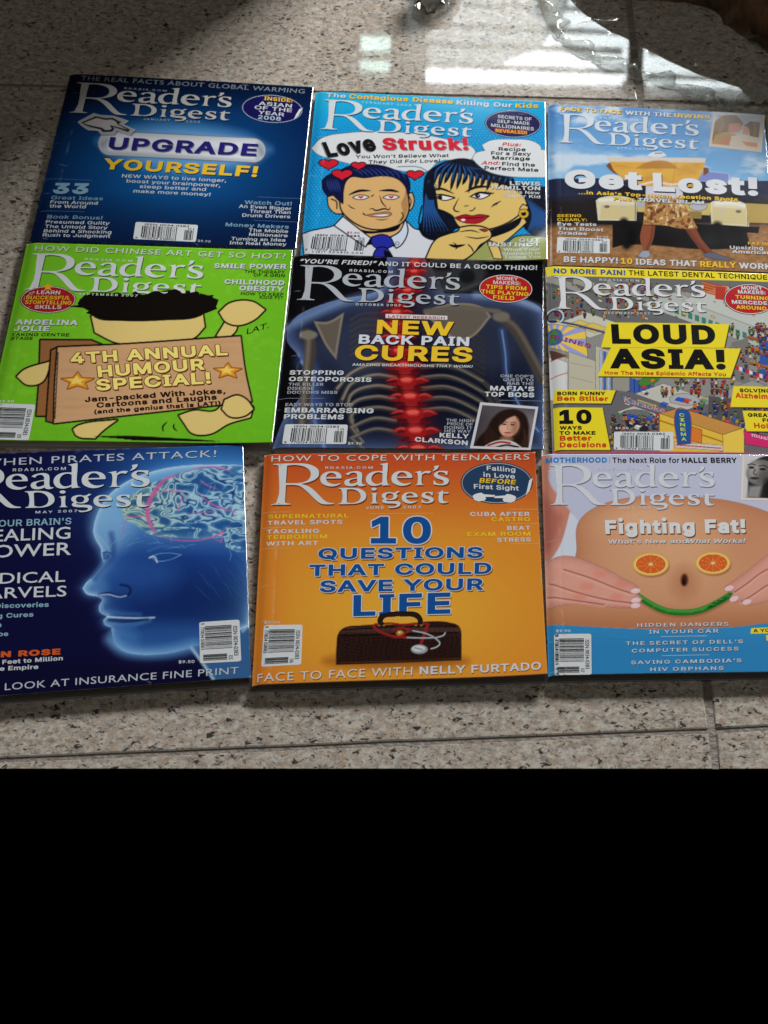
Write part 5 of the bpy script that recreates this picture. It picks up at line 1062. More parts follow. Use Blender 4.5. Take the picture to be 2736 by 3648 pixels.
    for t, a, c_ in (('LEARN', (200, 320, 327, 322), WH), ('SUCCESSFUL', (140, 348, 383, 351), YE), ('STORYTELLING', (135, 373, 388, 379), YE), ('SKILLS', (188, 400, 333, 402), WH)): s.txt('badge', t, *a, 22, c_, .045, (2, 2, (70, 10, 10)), lay=3)
    for t, a, h in (('4TH ANNUAL', (388, 702, 1247, 655), 60), ('HUMOUR', (538, 776, 1123, 735), 62), ('SPECIAL!', (528, 850, 1155, 810), 62)):
        s.txt('headline', t, *a, h, (238, 222, 122), .06, sh=(6, 7, (84, 38, 16)), out=(.045, (120, 58, 24)), lean=-.1)
    for t, a, h in (('Jam-packed With Jokes,', (466, 912, 1236, 864), 31), ('Cartoons and Laughs', (530, 943, 1188, 898), 31), ('(and the genius that is LAT!)', (517, 977, 1208, 928), 25)): s.txt('headline', t, *a, h, (36, 22, 14), .045, lean=-.1)
    s.txt('cover_lines', 'LAT.', 1350, 540, 1470, 505, 34, INK, .0)
    s.barcode([(194, 924), (157, 1120), (-74, 1112), (-34, 915)], '09'); s.txt('barcode', '$9.90', -12, 912, 74, 913, 14, (220, 228, 200), .02)
    return s.build()

def october():
    s = Mag('black magazine with a glowing red spine in a blue see-through back, centre of the layout',
            [(1046, 908), (1936, 937), (1936, 1605), (970, 1595)], (950, 880, .62085), (.0006, .0014))
    X, Y = s.X, s.Y
    s.c[:] = (12, 12, 16)
    body = [(690, 50), (900, 60), (980, 180), (1020, 270), (1180, 270), (1400, 290), (1560, 340), (1600, 420), (1600, 1180), (560, 1180), (30, 1160), (90, 1000), (220, 800), (190, 640), (120, 540), (115, 450), (200, 380), (420, 300), (640, 250), (690, 180)]
    d = s.poly(body, (14, 18, 34), 10)
    e = np.clip(-d, 0, 1e4); rim = np.exp(-e / 34) * (d < 0); s.blend(np.clip(rim, 0, 1) * 1.0, (142, 162, 196))
    s.blend(np.clip(np.exp(-e / 85) * (d < 0), 0, 1) * .7, (62, 82, 128))
    s.poly([(240, 560), (420, 420), (640, 330), (700, 420), (700, 700), (560, 820), (420, 760), (330, 660)], (62, 72, 98), 150, .6); s.poly([(880, 300), (1250, 300), (1500, 400), (1480, 620), (1300, 760), (1000, 620), (900, 480)], (58, 66, 88), 150, .55)
    s.line([(130, 450), (260, 390), (430, 320), (640, 262)], (128, 158, 204), 40, 46, .6); s.line([(1200, 275), (1400, 296), (1560, 350)], (150, 176, 216), 34, 36, .6)
    # arm glow
    for pts, w in (([(200, 660), (260, 720), (250, 900), (330, 1150)], 70), ([(1350, 480), (1370, 620), (1380, 740), (1480, 960), (1560, 1060)], 34)):
        s.line(pts, (60, 92, 160), w, w * .9, .55); s.line(pts, (164, 190, 228), w * .22, w * .25, .6)
    s.line([(300, 900), (180, 1150)], (70, 100, 160), 120, 110, .45)
    BN, BD = (140, 131, 118), (66, 60, 55)
    # ribs
    for i in range(7):
        y = 380 + 34 * i
        s.line([(640, y), (540, y + 6), (480, y + 40)], BD, 13, 5, .8); s.line([(900, y + 60), (1100, y + 70), (1250, y + 150)], (58, 50, 44), 15, 6, .6)
    for i in range(7):
        y = 690 + 62 * i; b_ = .9 - .05 * i
        s.line([(740, y), (620, y - 14), (480, y + 40), (400 + 30*i, y + 130)], BD, 30, 8, b_); s.line([(740, y - 4), (620, y - 18), (485, y + 34), (405 + 30*i, y + 122)], BN, 14, 8, b_)
        if i < 5:
            s.line([(890, y), (1040, y - 6), (1250, y + 90), (1330, y + 200)], BD, 28, 9, .85); s.line([(890, y - 5), (1040, y - 12), (1240, y + 80)], BN, 11, 8, .6)
    # scapulas and arm bones
    for pts in ([(268, 425), (350, 428), (445, 375), (420, 520), (400, 650), (340, 570), (290, 470)], [(900, 380), (1000, 335), (1240, 345), (1290, 400), (1180, 520), (1100, 540), (960, 440)]):
        dd = s.poly(pts, (96, 88, 78), 6); s.blend(np.clip(1 - abs(dd + 8) / 10, 0, 1) * (dd < 2) * .7, (150, 140, 124))
    s.line([(230, 500), (250, 560), (230, 760), (210, 1080)], BD, 66, 14); s.line([(240, 500), (240, 560), (222, 760), (196, 1060)], (124, 114, 100), 26, 24, .8); s.ell(240, 505, 52, 26, (120, 112, 100), 14)
    s.line([(1340, 400), (1420, 470), (1500, 600), (1580, 760)], BD, 60, 16); s.line([(1340, 395), (1425, 455), (1510, 590), (1590, 740)], (112, 102, 90), 22, 20, .7); s.ell(1345, 400, 50, 30, (110, 102, 92), 16)
    s.line([(910, 370), (1100, 350), (1330, 370)], (100, 92, 82), 26, 14)
    # skull in shade
    s.ell(1080, 150, 180, 120, (52, 54, 58), 40, .8); s.ell(1150, 170, 46, 40, (18, 18, 20), 18, .9); s.ell(1010, 120, 60, 20, (24, 22, 24), 14)
    s.line([(960, 240), (1100, 250), (1240, 200)], (70, 70, 74), 14, 12, .7)
    # spine
    N = 15
    sx = lambda y: np.interp(y, [60, 150, 250, 350, 450, 600, 700, 800, 900, 1000, 1160, 1300], [862, 850, 815, 752, 740, 762, 795, 812, 834, 850, 872, 886])
    gl = np.exp(-((X - sx(Y)) / 105) ** 2) * np.clip(.35 + Y / 1100, 0, 1); s.blend(gl * .5, (130, 16, 18))
    ys = np.linspace(60, 1190, 30); s.line([(float(sx(q)), q) for q in ys], (128, 24, 26), 84, 40, .9)
    s.line([(float(sx(q)) - 6, q) for q in ys], (190, 58, 54), 44, 30, .8)
    y = 100.0
    for i in range(N):
        w = 50 + 4.2 * i; h = 24 + 2.2 * i; c = float(sx(y))
        s.line([(c - w * 1.25, y + h * .2), (c, y + h * .1), (c + w * 1.25, y - h * .1)], (128, 22, 24), h * .62, 6, taper=True)
        for sg in (-1, 1):
            s.line([(c + sg * w * .2, y), (c + sg * w * .8, y - h * .45), (c + sg * w * 1.35, y - h * .15)], (150, 30, 30), h * .42, 5, taper=True)
            s.line([(c + sg * w * .3, y + h * .3), (c + sg * w * .7, y + h * .8), (c + sg * w * .95, y + h * .75)], (92, 14, 18), h * .34, 5, taper=True)
            s.line([(c + sg * w * .25, y - h * .1), (c + sg * w * .8, y - h * .5), (c + sg * w * 1.2, y - h * .22)], (214, 84, 74), h * .14, 5, .8, taper=True)
        s.poly([(c - w * .6, y - h * .5), (c - w * .1, y - h * .85), (c + w * .5, y - h * .55), (c + w * .55, y + h * .2), (c + w * .2, y + h * .75), (c - w * .3, y + h * .6), (c - w * .62, y + h * .15)], (150, 26, 28), 6); s.poly([(c - w * .5, y - h * .45), (c, y - h * .7), (c + w * .4, y - h * .4), (c + w * .2, y + h * .1), (c - w * .35, y)], (196, 52, 48), 9); s.ell(c - 6, y - h * .34, w * .34, h * .24, (226, 104, 92), 8, .8)
        s.ell(c + w * .05, y + h * .6, w * .3, h * .26, (150, 30, 30), 8); s.line([(c - w * .5, y + h), (c + w * .5, y + h)], (64, 8, 12), 6, 6, .8)
        y += h * 2.0
    mh = [(A_TL, (195, 103)), (A_BL, (173, 302)), (A_ST, (1105, 180)), (A_TB, (1103, 328))]
    s.masthead(mh, (172, 178, 184), (8, 8, 12))
    k_ = (2, 2.5, (6, 6, 10)); LG = (168, 172, 178)
    s.txt('cover_lines', '\u201cYOU\u2019RE FIRED!\u201d', 190, 92, 632, 108, 27, WH, .035, k_, it=.2); s.txt('cover_lines', 'AND IT COULD BE A GOOD THING!', 640, 109, 1551, 137, 27, WH, .02, k_)
    s.txt('date_line', 'RDASIA.COM', 475, 142, 722, 152, 15, WH, .02, space=1.35); s.txt('date_line', 'OCTOBER 2007', 510, 337, 768, 344, 14, WH, .02, space=1.3)
    s.badge(1372, 240, 152, 80, (176, 34, 32), (205, 205, 205), (14, 14, 14), rot=.03)
    for t, a, h, c_ in (('MONEY', (1320, 190, 1442, 195), 22, WH), ('MAKERS:', (1300, 213, 1456, 221), 22, WH), ('TIPS FROM', (1258, 240, 1490, 251), 25, YE), ('THE PLAYING', (1232, 268, 1503, 284), 25, YE), ('FIELD', (1300, 301, 1421, 307), 25, YE)): s.txt('badge', t, *a, h, c_, .04, (2, 2, (80, 8, 8)), lay=3)
    s.flat('headline', [(682, 386), (1037, 397), (1037, 420), (682, 410)], (208, 206, 206), 1); s.txt('headline', 'LATEST RESEARCH', 697, 408, 1021, 417, 16, (176, 36, 44), .03, lay=2)
    sh = (5, 6, (20, 8, 8))
    s.txt('headline', 'NEW', 630, 500, 1070, 512, 80, YE, .05, sh); s.txt('headline', 'BACK PAIN', 527, 556, 1160, 571, 52, (206, 212, 222), .05, sh); s.txt('headline', 'CURES', 503, 650, 1177, 663, 86, YE, .06, sh)
    s.txt('headline', 'AMAZING BREAKTHROUGHS', 490, 683, 961, 691, 16, WH, .02, k_); s.txt('headline', 'THAT WORK!', 972, 691, 1183, 695, 16, WH, .03, k_, it=.2)
    for t, a, h, c_, bo in (('STOPPING', (130, 733, 441, 736), 28, WH, .05), ('OSTEOPOROSIS', (127, 770, 600, 776), 28, WH, .05), ('THE KILLER', (125, 796, 325, 798), 18, LG, .01), ('DISEASE', (120, 819, 270, 820), 18, LG, .01), ('DOCTORS MISS', (118, 842, 405, 844), 18, LG, .01), ('EASY WAYS TO STOP', (107, 913, 492, 915), 19, LG, .01), ('EMBARRASSING', (102, 950, 613, 956), 31, WH, .05), ('PROBLEMS', (98, 987, 441, 991), 31, WH, .05),
                          ("ONE COP'S", (1342, 749, 1531, 752), 18, LG, .01), ('QUEST TO', (1357, 771, 1531, 773), 18, LG, .01), ('NAB THE', (1380, 792, 1531, 794), 18, LG, .01), ("MAFIA'S", (1282, 825, 1534, 829), 30, WH, .05), ('TOP BOSS', (1250, 859, 1535, 864), 30, WH, .05), ('THE HIGH', (1030, 1003, 1186, 1008), 18, LG, .01), ('PRICE OF', (1035, 1024, 1183, 1028), 18, LG, .01), ('DOING IT', (1020, 1045, 1180, 1049), 18, LG, .01), ('HER WAY', (1020, 1065, 1171, 1069), 18, LG, .01), ('KELLY', (992, 1094, 1161, 1101), 29, WH, .05), ('CLARKSON', (850, 1118, 1153, 1140), 29, WH, .05)):
        s.txt('cover_lines', t, *a, h, c_, bo, k_)
    s.rule(70, 868, 330, 870, (150, 158, 170)); s.rule(1335, 880, 1585, 885, (150, 158, 170))
    s.barcode([(106, 1017), (466, 1021), (456, 1132), (88, 1130)], '10'); s.txt('barcode', '$9.90', 465, 1135, 545, 1136, 15, WH, .02)
    def face(t):
        t.c[:] = (118, 110, 114); t.blend(np.clip((70 - t.X) / 70, 0, 1), (66, 60, 66)); t.blend(np.clip((30 - t.Y) / 30, 0, 1), (84, 78, 84))
        HB_ = (36, 22, 18)
        t.poly([(16, 60), (22, 34), (36, 12), (58, 4), (80, 14), (92, 40), (96, 70), (100, 100), (0, 100), (6, 80)], HB_, 5)
        t.poly([(38, 46), (42, 28), (54, 20), (68, 24), (75, 40), (74, 58), (66, 72), (57, 77), (48, 72), (40, 60)], (206, 156, 130), 3)
        t.poly([(66, 24), (76, 40), (75, 60), (66, 74), (80, 74), (88, 44)], HB_, 5); t.poly([(36, 50), (40, 28), (52, 16), (64, 20), (50, 30), (42, 44)], HB_, 4)
        t.ell(68, 52, 7, 18, (150, 98, 78), 12, .7); t.ell(50, 54, 8, 8, (224, 176, 150), 9, .7); t.ell(56, 80, 12, 8, (150, 100, 80), 8, .9)
        for x in (47, 62): t.ell(x, 44, 4.2, 1.6, (40, 28, 26), 1.6, .95); t.line([(x - 5, 39.5), (x, 38), (x + 5, 39)], (60, 38, 30), 1.6, 1.2, .8)
        t.line([(55, 46), (53.5, 55), (57, 57)], (160, 108, 88), 1.6, 1.4, .8); t.ell(56, 64.5, 6, 2.2, (176, 84, 80), 1.6); t.line([(50, 64.3), (62, 64.3)], (120, 48, 50), .9, .8, .8)
        for k in range(7): t.line([(20 + 3 * k, 50 + 4 * k), (16 + 4 * k, 74), (24 + 3 * k, 98)], (64, 40, 30), 2, 2, .6); t.line([(84 + k, 50 + 3 * k), (88 + k, 76), (84 + 2 * k, 98)], (62, 40, 30), 2, 2, .6)
        t.poly([(18, 100), (32, 88), (50, 82), (70, 86), (88, 100)], (196, 190, 188), 2); t.line([(26, 97), (46, 88), (64, 90)], (150, 30, 36), 4, 1.5); t.line([(40, 101), (58, 95), (80, 99)], (34, 26, 28), 4, 1.5)
    inset_photo(s, [(1225, 892), (1559, 918), (1515, 1170), (1166, 1157)], ((200, 200, 202), (.045, .06, .955, .95)), 1.2, face)
    return s.build()

def december():
    s = Mag('magazine with a busy pixel street scene and yellow LOUD ASIA! banners',
            [(1942, 948), (2779, 977), (2876, 1620), (1968, 1615)], (1900, 920, .50392), (.0, .0), res=(460, 320))
    X, Y = s.X, s.Y
    s.c[:] = (140, 138, 134)
    R = random.Random(5)
    def q(x, y, w, d, col, oc=(40, 38, 44)):
        """isometric ground diamond: w along right-down, d along right-up"""
        s.poly([(x, y), (x + w, y + w * .36), (x + w + d, y + w * .36 - d * .36), (x + d, y - d * .36)], col, sm=False, ow=1.5, oc=oc)
    def wall(x, y, w, h, col, right=True, oc=(40, 38, 44)):
        k = .36 if right else -.36
        s.poly([(x, y), (x + w, y + w * k), (x + w, y + w * k + h), (x, y + h)], col, sm=False, ow=1.5, oc=oc)
    def person(x, y, k=1.0):
        sh = R.choice([(170, 40, 34), (40, 60, 120), (70, 110, 60), (190, 186, 180), (200, 110, 40), (60, 56, 70), (170, 140, 60), (120, 60, 110)])
        pt = R.choice([(34, 38, 70), (60, 48, 40), (30, 28, 30), (110, 100, 84)])
        s.poly([(x - 8*k, y), (x + 8*k, y), (x + 7*k, y - 22*k), (x - 7*k, y - 22*k)], pt, sm=False)
        s.poly([(x - 11*k, y - 18*k), (x + 11*k, y - 18*k), (x + 10*k, y - 42*k), (x - 10*k, y - 42*k)], sh, sm=False, ow=1.2, oc=(20, 18, 20))
        s.ell(x, y - 50*k, 8*k, 8*k, (196, 148, 104)); s.ell(x, y - 55*k, 9*k, 6*k, (24, 20, 20))
    # upper terraces and train roofs
    s.poly([(90, 110), (1800, 160), (1800, 470), (100, 470)], (104, 104, 104), sm=False)
    for i in range(7): wall(-200 + 240*i, 60 + 30*i, 300, 70, (150, 148, 140)); wall(-180 + 240*i, 120 + 32*i, 280, 18, (96, 96, 96))
    for i in range(22): s.poly([(900 + 34*i, 300 + 12*i), (922 + 34*i, 308 + 12*i), (922 + 34*i, 336 + 12*i), (900 + 34*i, 328 + 12*i)], (52, 128, 110), sm=False, ow=1, oc=(30, 50, 50))
    q(760, 330, 900, 240, (176, 180, 172)); q(1050, 300, 640, 300, (186, 190, 182))
    for i in range(14): s.poly([(1000 + 48*i, 352 + 17*i), (1026 + 48*i, 361 + 17*i), (1026 + 48*i, 400 + 17*i), (1000 + 48*i, 391 + 17*i)], (52, 128, 110), sm=False, ow=1, oc=(30, 50, 50))
    for i in range(60): person(130 + R.random() * 760, 190 + R.random() * 230, .8)
    q(140, 470, 260, 240, (196, 194, 180)); q(240, 470, 110, 90, (216, 190, 84)); q(330, 490, 110, 90, (216, 190, 84))
    for i in range(9): person(200 + 72*i + R.random()*20, 390 + R.random()*60, .95)
    for i in range(9): s.line([(1195, 165 + 9*i), (1290, 190 + 9*i), (1370, 195 + 9*i)], (206, 120, 40) if i % 2 else (180, 50, 30), 7)
    s.poly([(1290, 200), (1360, 205), (1350, 300), (1285, 290)], (176, 52, 36), sm=False)
    # left billboard with sun rays
    s.line([(100, 430), (300, 470), (540, 535)], (52, 58, 92), 16, sm=False); s.line([(100, 424), (300, 464), (540, 529)], (150, 160, 200), 4, sm=False)
    s.line(ellipse(150, 410, 62, 50), (196, 200, 210), 12); s.line(ellipse(150, 410, 50, 40), (36, 36, 60), 10)
    B = [(104, 460), (366, 500), (384, 705), (118, 625)]
    d = s.poly(B, (232, 196, 74), sm=False, ow=3, oc=(60, 56, 60)); ang = np.arctan2(Y - 570, X - 150)
    s.blend(np.clip(-d / 2, 0, 1) * np.clip(np.sin(ang * 13) * 4 + .5, 0, 1), (150, 156, 206)); s.ell(150, 555, 62, 58, (62, 96, 150)); s.poly([(110, 530), (150, 505), (180, 530), (150, 560), (160, 600), (120, 590)], (70, 130, 60))
    # buildings in the middle
    wall(112, 660, 320, 330, (176, 174, 160)); wall(112, 690, 130, 300, (206, 208, 208)); s.line([(122, 720), (240, 690)], (190, 90, 50), 7, sm=False); s.line([(122, 845), (240, 810)], (190, 90, 50), 6, sm=False)
    s.poly([(112, 640), (240, 690), (130, 720)], (90, 60, 50), sm=False)
    wall(250, 660, 190, 300, (186, 180, 158)); s.line([(262, 740), (420, 770)], (150, 140, 120), 4); s.line([(262, 840), (420, 880)], (150, 140, 120), 4)
    wall(440, 620, 200, 420, (186, 182, 160))
    for i in range(7): wall(470 + 26*i, 650 + 9*i, 17, 380, (64, 104, 176) if i % 2 else (170, 184, 214))
    wall(660, 840, 260, 150, (60, 92, 166)); 
    for i in range(8): s.line([(680 + 34*i, 848 + 8*i), (680 + 34*i, 990 + 8*i)], (30, 44, 90), 5, sm=False)
    s.poly([(740, 880), (780, 850), (900, 830), (880, 870), (760, 915)], (70, 130, 54), ow=2, oc=(20, 30, 20)); wall(560, 600, 120, 380, (150, 146, 134), False)
    # right hand orange scaffold
    for i in range(5): s.line([(1520, 560 + 90*i), (1800, 630 + 90*i)], (168, 92, 50), 24, sm=False); s.line([(1520, 566 + 90*i), (1800, 636 + 90*i)], (110, 54, 30), 6, sm=False)
    for i in range(4): s.poly([(1590 + 6*i, 480 + 100*i), (1800, 520 + 100*i), (1800, 580 + 100*i), (1596, 550 + 100*i)], (52, 84, 160), sm=False)
    s.poly([(1400, 600), (1520, 560), (1530, 900), (1400, 860)], (120, 116, 112), sm=False)
    for i in range(64): person(1390 + R.random()*300, 500 + R.random()*400, .9)
    for i in range(10): s.poly([(1430 + 24*i, 760 + 8*i), (1470 + 24*i, 772 + 8*i), (1466 + 24*i, 800 + 8*i), (1430 + 24*i, 788 + 8*i)], [(190, 40, 44), (210, 210, 210), (40, 60, 140)][i % 3], sm=False)
    # street
    s.poly([(560, 930), (1500, 1080), (1800, 1260), (1800, 1460), (140, 1400), (140, 1030)], (104, 102, 104), sm=False)
    q(720, 960, 340, 200, (190, 188, 178)); q(590, 1090, 200, 120, (186, 184, 176)); q(1150, 1010, 90, 400, (150, 148, 144))
    s.line([(1120, 960), (1300, 1020)], (216, 190, 70), 5, sm=False); s.poly([(1240, 975), (1700, 1030), (1700, 1250), (1230, 1150)], (84, 82, 84), sm=False)
    for (x, y, w, c) in ((960, 990, 200, (170, 172, 176)), (600, 1110, 240, (110, 110, 114))):
        s.poly([(x, y), (x + w * .3, y - w * .14), (x + w, y - w * .02), (x + w * 1.1, y + w * .14), (x + w * .7, y + w * .27), (x + w * .05, y + w * .16)], c, ow=2, oc=(30, 30, 34)); s.poly([(x + w * .3, y - w * .02), (x + w * .6, y + .03 * w), (x + w * .5, y + .15 * w), (x + w * .2, y + .08 * w)], (40, 84, 190), sm=False, ow=1.5, oc=(24, 24, 40))
    for i in range(40): person(870 + R.random()*560, 880 + R.random()*110, .95)
    for i in range(44): person(1120 + R.random()*560, 1060 + R.random()*200, 1.05)
    for i in range(64): person(540 + R.random()*340, 1140 + R.random()*200, .85)
    for i in range(10): s.ell(560 + R.random()*330, 1150 + R.random()*170, 30, 20, (40, 40, 46)); 
    for i in range(46):
        x, y = 560 + R.random() * 1200, 860 + R.random() * 500
        k = 14 + R.random() * 26; c = R.choice([(224, 190, 60), (46, 86, 176), (206, 120, 50), (60, 60, 66), (190, 60, 60), (200, 200, 196), (80, 150, 90)])
        s.poly([(x, y), (x + k, y + k * .36), (x + k, y + k * .36 + k * .5), (x, y + k * .5)], c, sm=False, ow=1.5, oc=(24, 22, 26)); s.poly([(x, y), (x + k * .6, y - k * .22), (x + k * 1.6, y + k * .14), (x + k, y + k * .36)], tuple(min(255, int(q_ * 1.2)) for q_ in c), sm=False, ow=1.5, oc=(24, 22, 26))
    for i in range(40):
        x, y = 110 + R.random() * 1500, 180 + R.random() * 260
        k = 10 + R.random() * 20; c = R.choice([(206, 186, 90), (70, 100, 160), (90, 88, 90), (170, 110, 60), (200, 198, 190)])
        s.poly([(x, y), (x + k, y + k * .36), (x + k, y + k * .9), (x, y + k * .5)], c, sm=False, ow=1.5, oc=(24, 22, 26))
    # karaoke sign
    s.poly([(622, 965), (940, 1080), (935, 1112), (640, 1020)], (96, 120, 140), sm=False, ow=2, oc=(40, 50, 60)); s.line([(740, 1005), (870, 1048)], (216, 190, 70), 7, sm=False)
    # yellow house and sign
    s.poly([(892, 1100), (1040, 1060), (1480, 1200), (1340, 1250)], (196, 140, 70), sm=False, ow=2); s.poly([(892, 1100), (1340, 1250), (1340, 1400), (892, 1400)], (222, 184, 66), sm=False, ow=2); s.poly([(1340, 1250), (1490, 1200), (1490, 1400), (1340, 1400)], (230, 196, 80), sm=False, ow=2)
    s.line([(896, 1150), (1340, 1300)], (170, 110, 40), 10, sm=False); s.line([(896, 1240), (1340, 1370)], (170, 110, 40), 8, sm=False); s.poly([(1110, 1190), (1190, 1215), (1190, 1310), (1110, 1290)], (216, 120, 46), sm=False, ow=2)
    s.poly([(1000, 1300), (1340, 1325), (1340, 1362), (1000, 1340)], (206, 200, 196), sm=False, ow=2, oc=(120, 40, 40))
    for i in range(12): s.line([(1010 + 27*i, 1322 + 2*i), (1028 + 27*i, 1323 + 2*i)], (180, 60, 60), 8, sm=False)
    s.line([(140, 1366), (1800, 1386)], (190, 80, 110), 14, sm=False); s.line([(150, 1378), (1800, 1392)], (180, 140, 50), 7, sm=False)
    s.poly([(1008, 1085), (1022, 1070), (1090, 1080), (1104, 1100), (1110, 1312), (1020, 1318)], (34, 84, 150), ow=4, oc=(150, 40, 60))
    s.poly([(1488, 1222), (1800, 1292), (1800, 1362), (1500, 1316)], (206, 44, 108), sm=False, ow=2)
    # printed banners
    YB = (232, 212, 44)
    s.poly([(83, 55), (1800, 116), (1800, 172), (95, 122)], YB, sm=False)
    for pts in ([(525, 455), (1386, 468), (1350, 637), (478, 633)], [(548, 633), (1467, 640), (1395, 848), (453, 836)], [(150, 930), (583, 935), (548, 1029), (138, 1023)], [(140, 1055), (490, 1058), (546, 1359), (150, 1356)], [(1415, 905), (1800, 912), (1800, 1057), (1393, 1055)], [(1478, 1078), (1800, 1084), (1800, 1228), (1508, 1225)]):
        s.poly([(a + 6, b_ + 7) for a, b_ in pts], (22, 20, 18), sm=False)
        s.poly(pts, YB, sm=False)
    mh = [(A_TL, (148, 128)), (A_BL, (153, 355)), (A_ST, (1203, 196)), (A_TB, (1225, 375))]
    s.masthead(mh, (212, 214, 216), (18, 18, 20))
    K = (22, 20, 20); RD = (206, 64, 34)
    s.txt('cover_lines', 'NO MORE PAIN!', 145, 106, 652, 123, 35, (34, 84, 150), .055); s.txt('cover_lines', 'THE LATEST DENTAL TECHNIQUES', 675, 122, 1692, 154, 35, K, .02)
    s.txt('date_line', 'RDASIA.COM', 468, 160, 748, 169, 16, WH, .02, space=1.35); s.txt('date_line', 'DECEMBER 2007', 500, 395, 824, 401, 16, WH, .02, space=1.35)
    s.txt('headline', 'LOUD', 558, 606, 1290, 614, 138, K, .075); s.txt('headline', 'ASIA!', 542, 780, 1362, 790, 140, K, .075); s.txt('headline', 'How The Noise Epidemic Affects You', 505, 823, 1362, 836, 28, RD, .04)
    for t, a, h, c_, bo in (('BORN FUNNY', (170, 968, 511, 970), 28, K, .045), ('Ben Stiller', (170, 1006, 530, 1010), 34, RD, .045), ('10', (185, 1172, 414, 1172), 100, K, .085), ('WAYS', (188, 1212, 343, 1212), 28, K, .045), ('TO MAKE', (185, 1248, 440, 1249), 28, K, .045), ('Better', (188, 1290, 413, 1290), 35, RD, .045), ('Decisions', (188, 1337, 518, 1338), 35, RD, .045),
                          ('SOLVING', (1460, 948, 1680, 951), 28, K, .045), ("Alzheimer's", (1430, 988, 1770, 1000), 35, RD, .045), ('GREAT', (1518, 1122, 1690, 1124), 28, K, .045), ('FOR', (1622, 1158, 1720, 1160), 28, K, .045), ('Hol', (1563, 1200, 1668, 1205), 35, RD, .045)):
        s.txt('cover_lines', t, *a, h, c_, bo)
    s.badge(1532, 290, 180, 106, (176, 28, 34), (214, 212, 208), (20, 16, 16), rot=.03)
    for t, a, c_ in (('MONEY', (1472, 224, 1621, 226), WH), ('MAKERS:', (1448, 252, 1643, 258), WH), ('TURNING', (1430, 288, 1672, 300), YE), ('MERCEDES', (1405, 324, 1690, 334), WH), ('AROUND', (1435, 360, 1650, 371), YE)): s.txt('badge', t, *a, 29, c_, .045, (2, 2, (70, 10, 14)), lay=3)
    s.barcode([(570, 1228), (991, 1230), (986, 1363), (569, 1356)], '12'); s.txt('barcode', '$9.90', 580, 1212, 673, 1213, 18, WH, .02)
    s.txt('cover_picture', 'Karaoke', 640, 1020, 930, 1100, 44, (216, 150, 150), .0, it=.2); s.txt('cover_picture', 'music', 1545, 1262, 1700, 1300, 30, (226, 190, 206), .03); s.txt('cover_picture', 'RLINES', 118, 560, 410, 640, 34, (150, 40, 100), .02, it=.15)
    for i, ch in enumerate('CINEMA'): s.txt('cover_picture', ch, 1032 + 3*i, 1122 + 34*i, 1068 + 3*i, 1124 + 34*i, 26, (196, 206, 80), .03)
    return s.build()

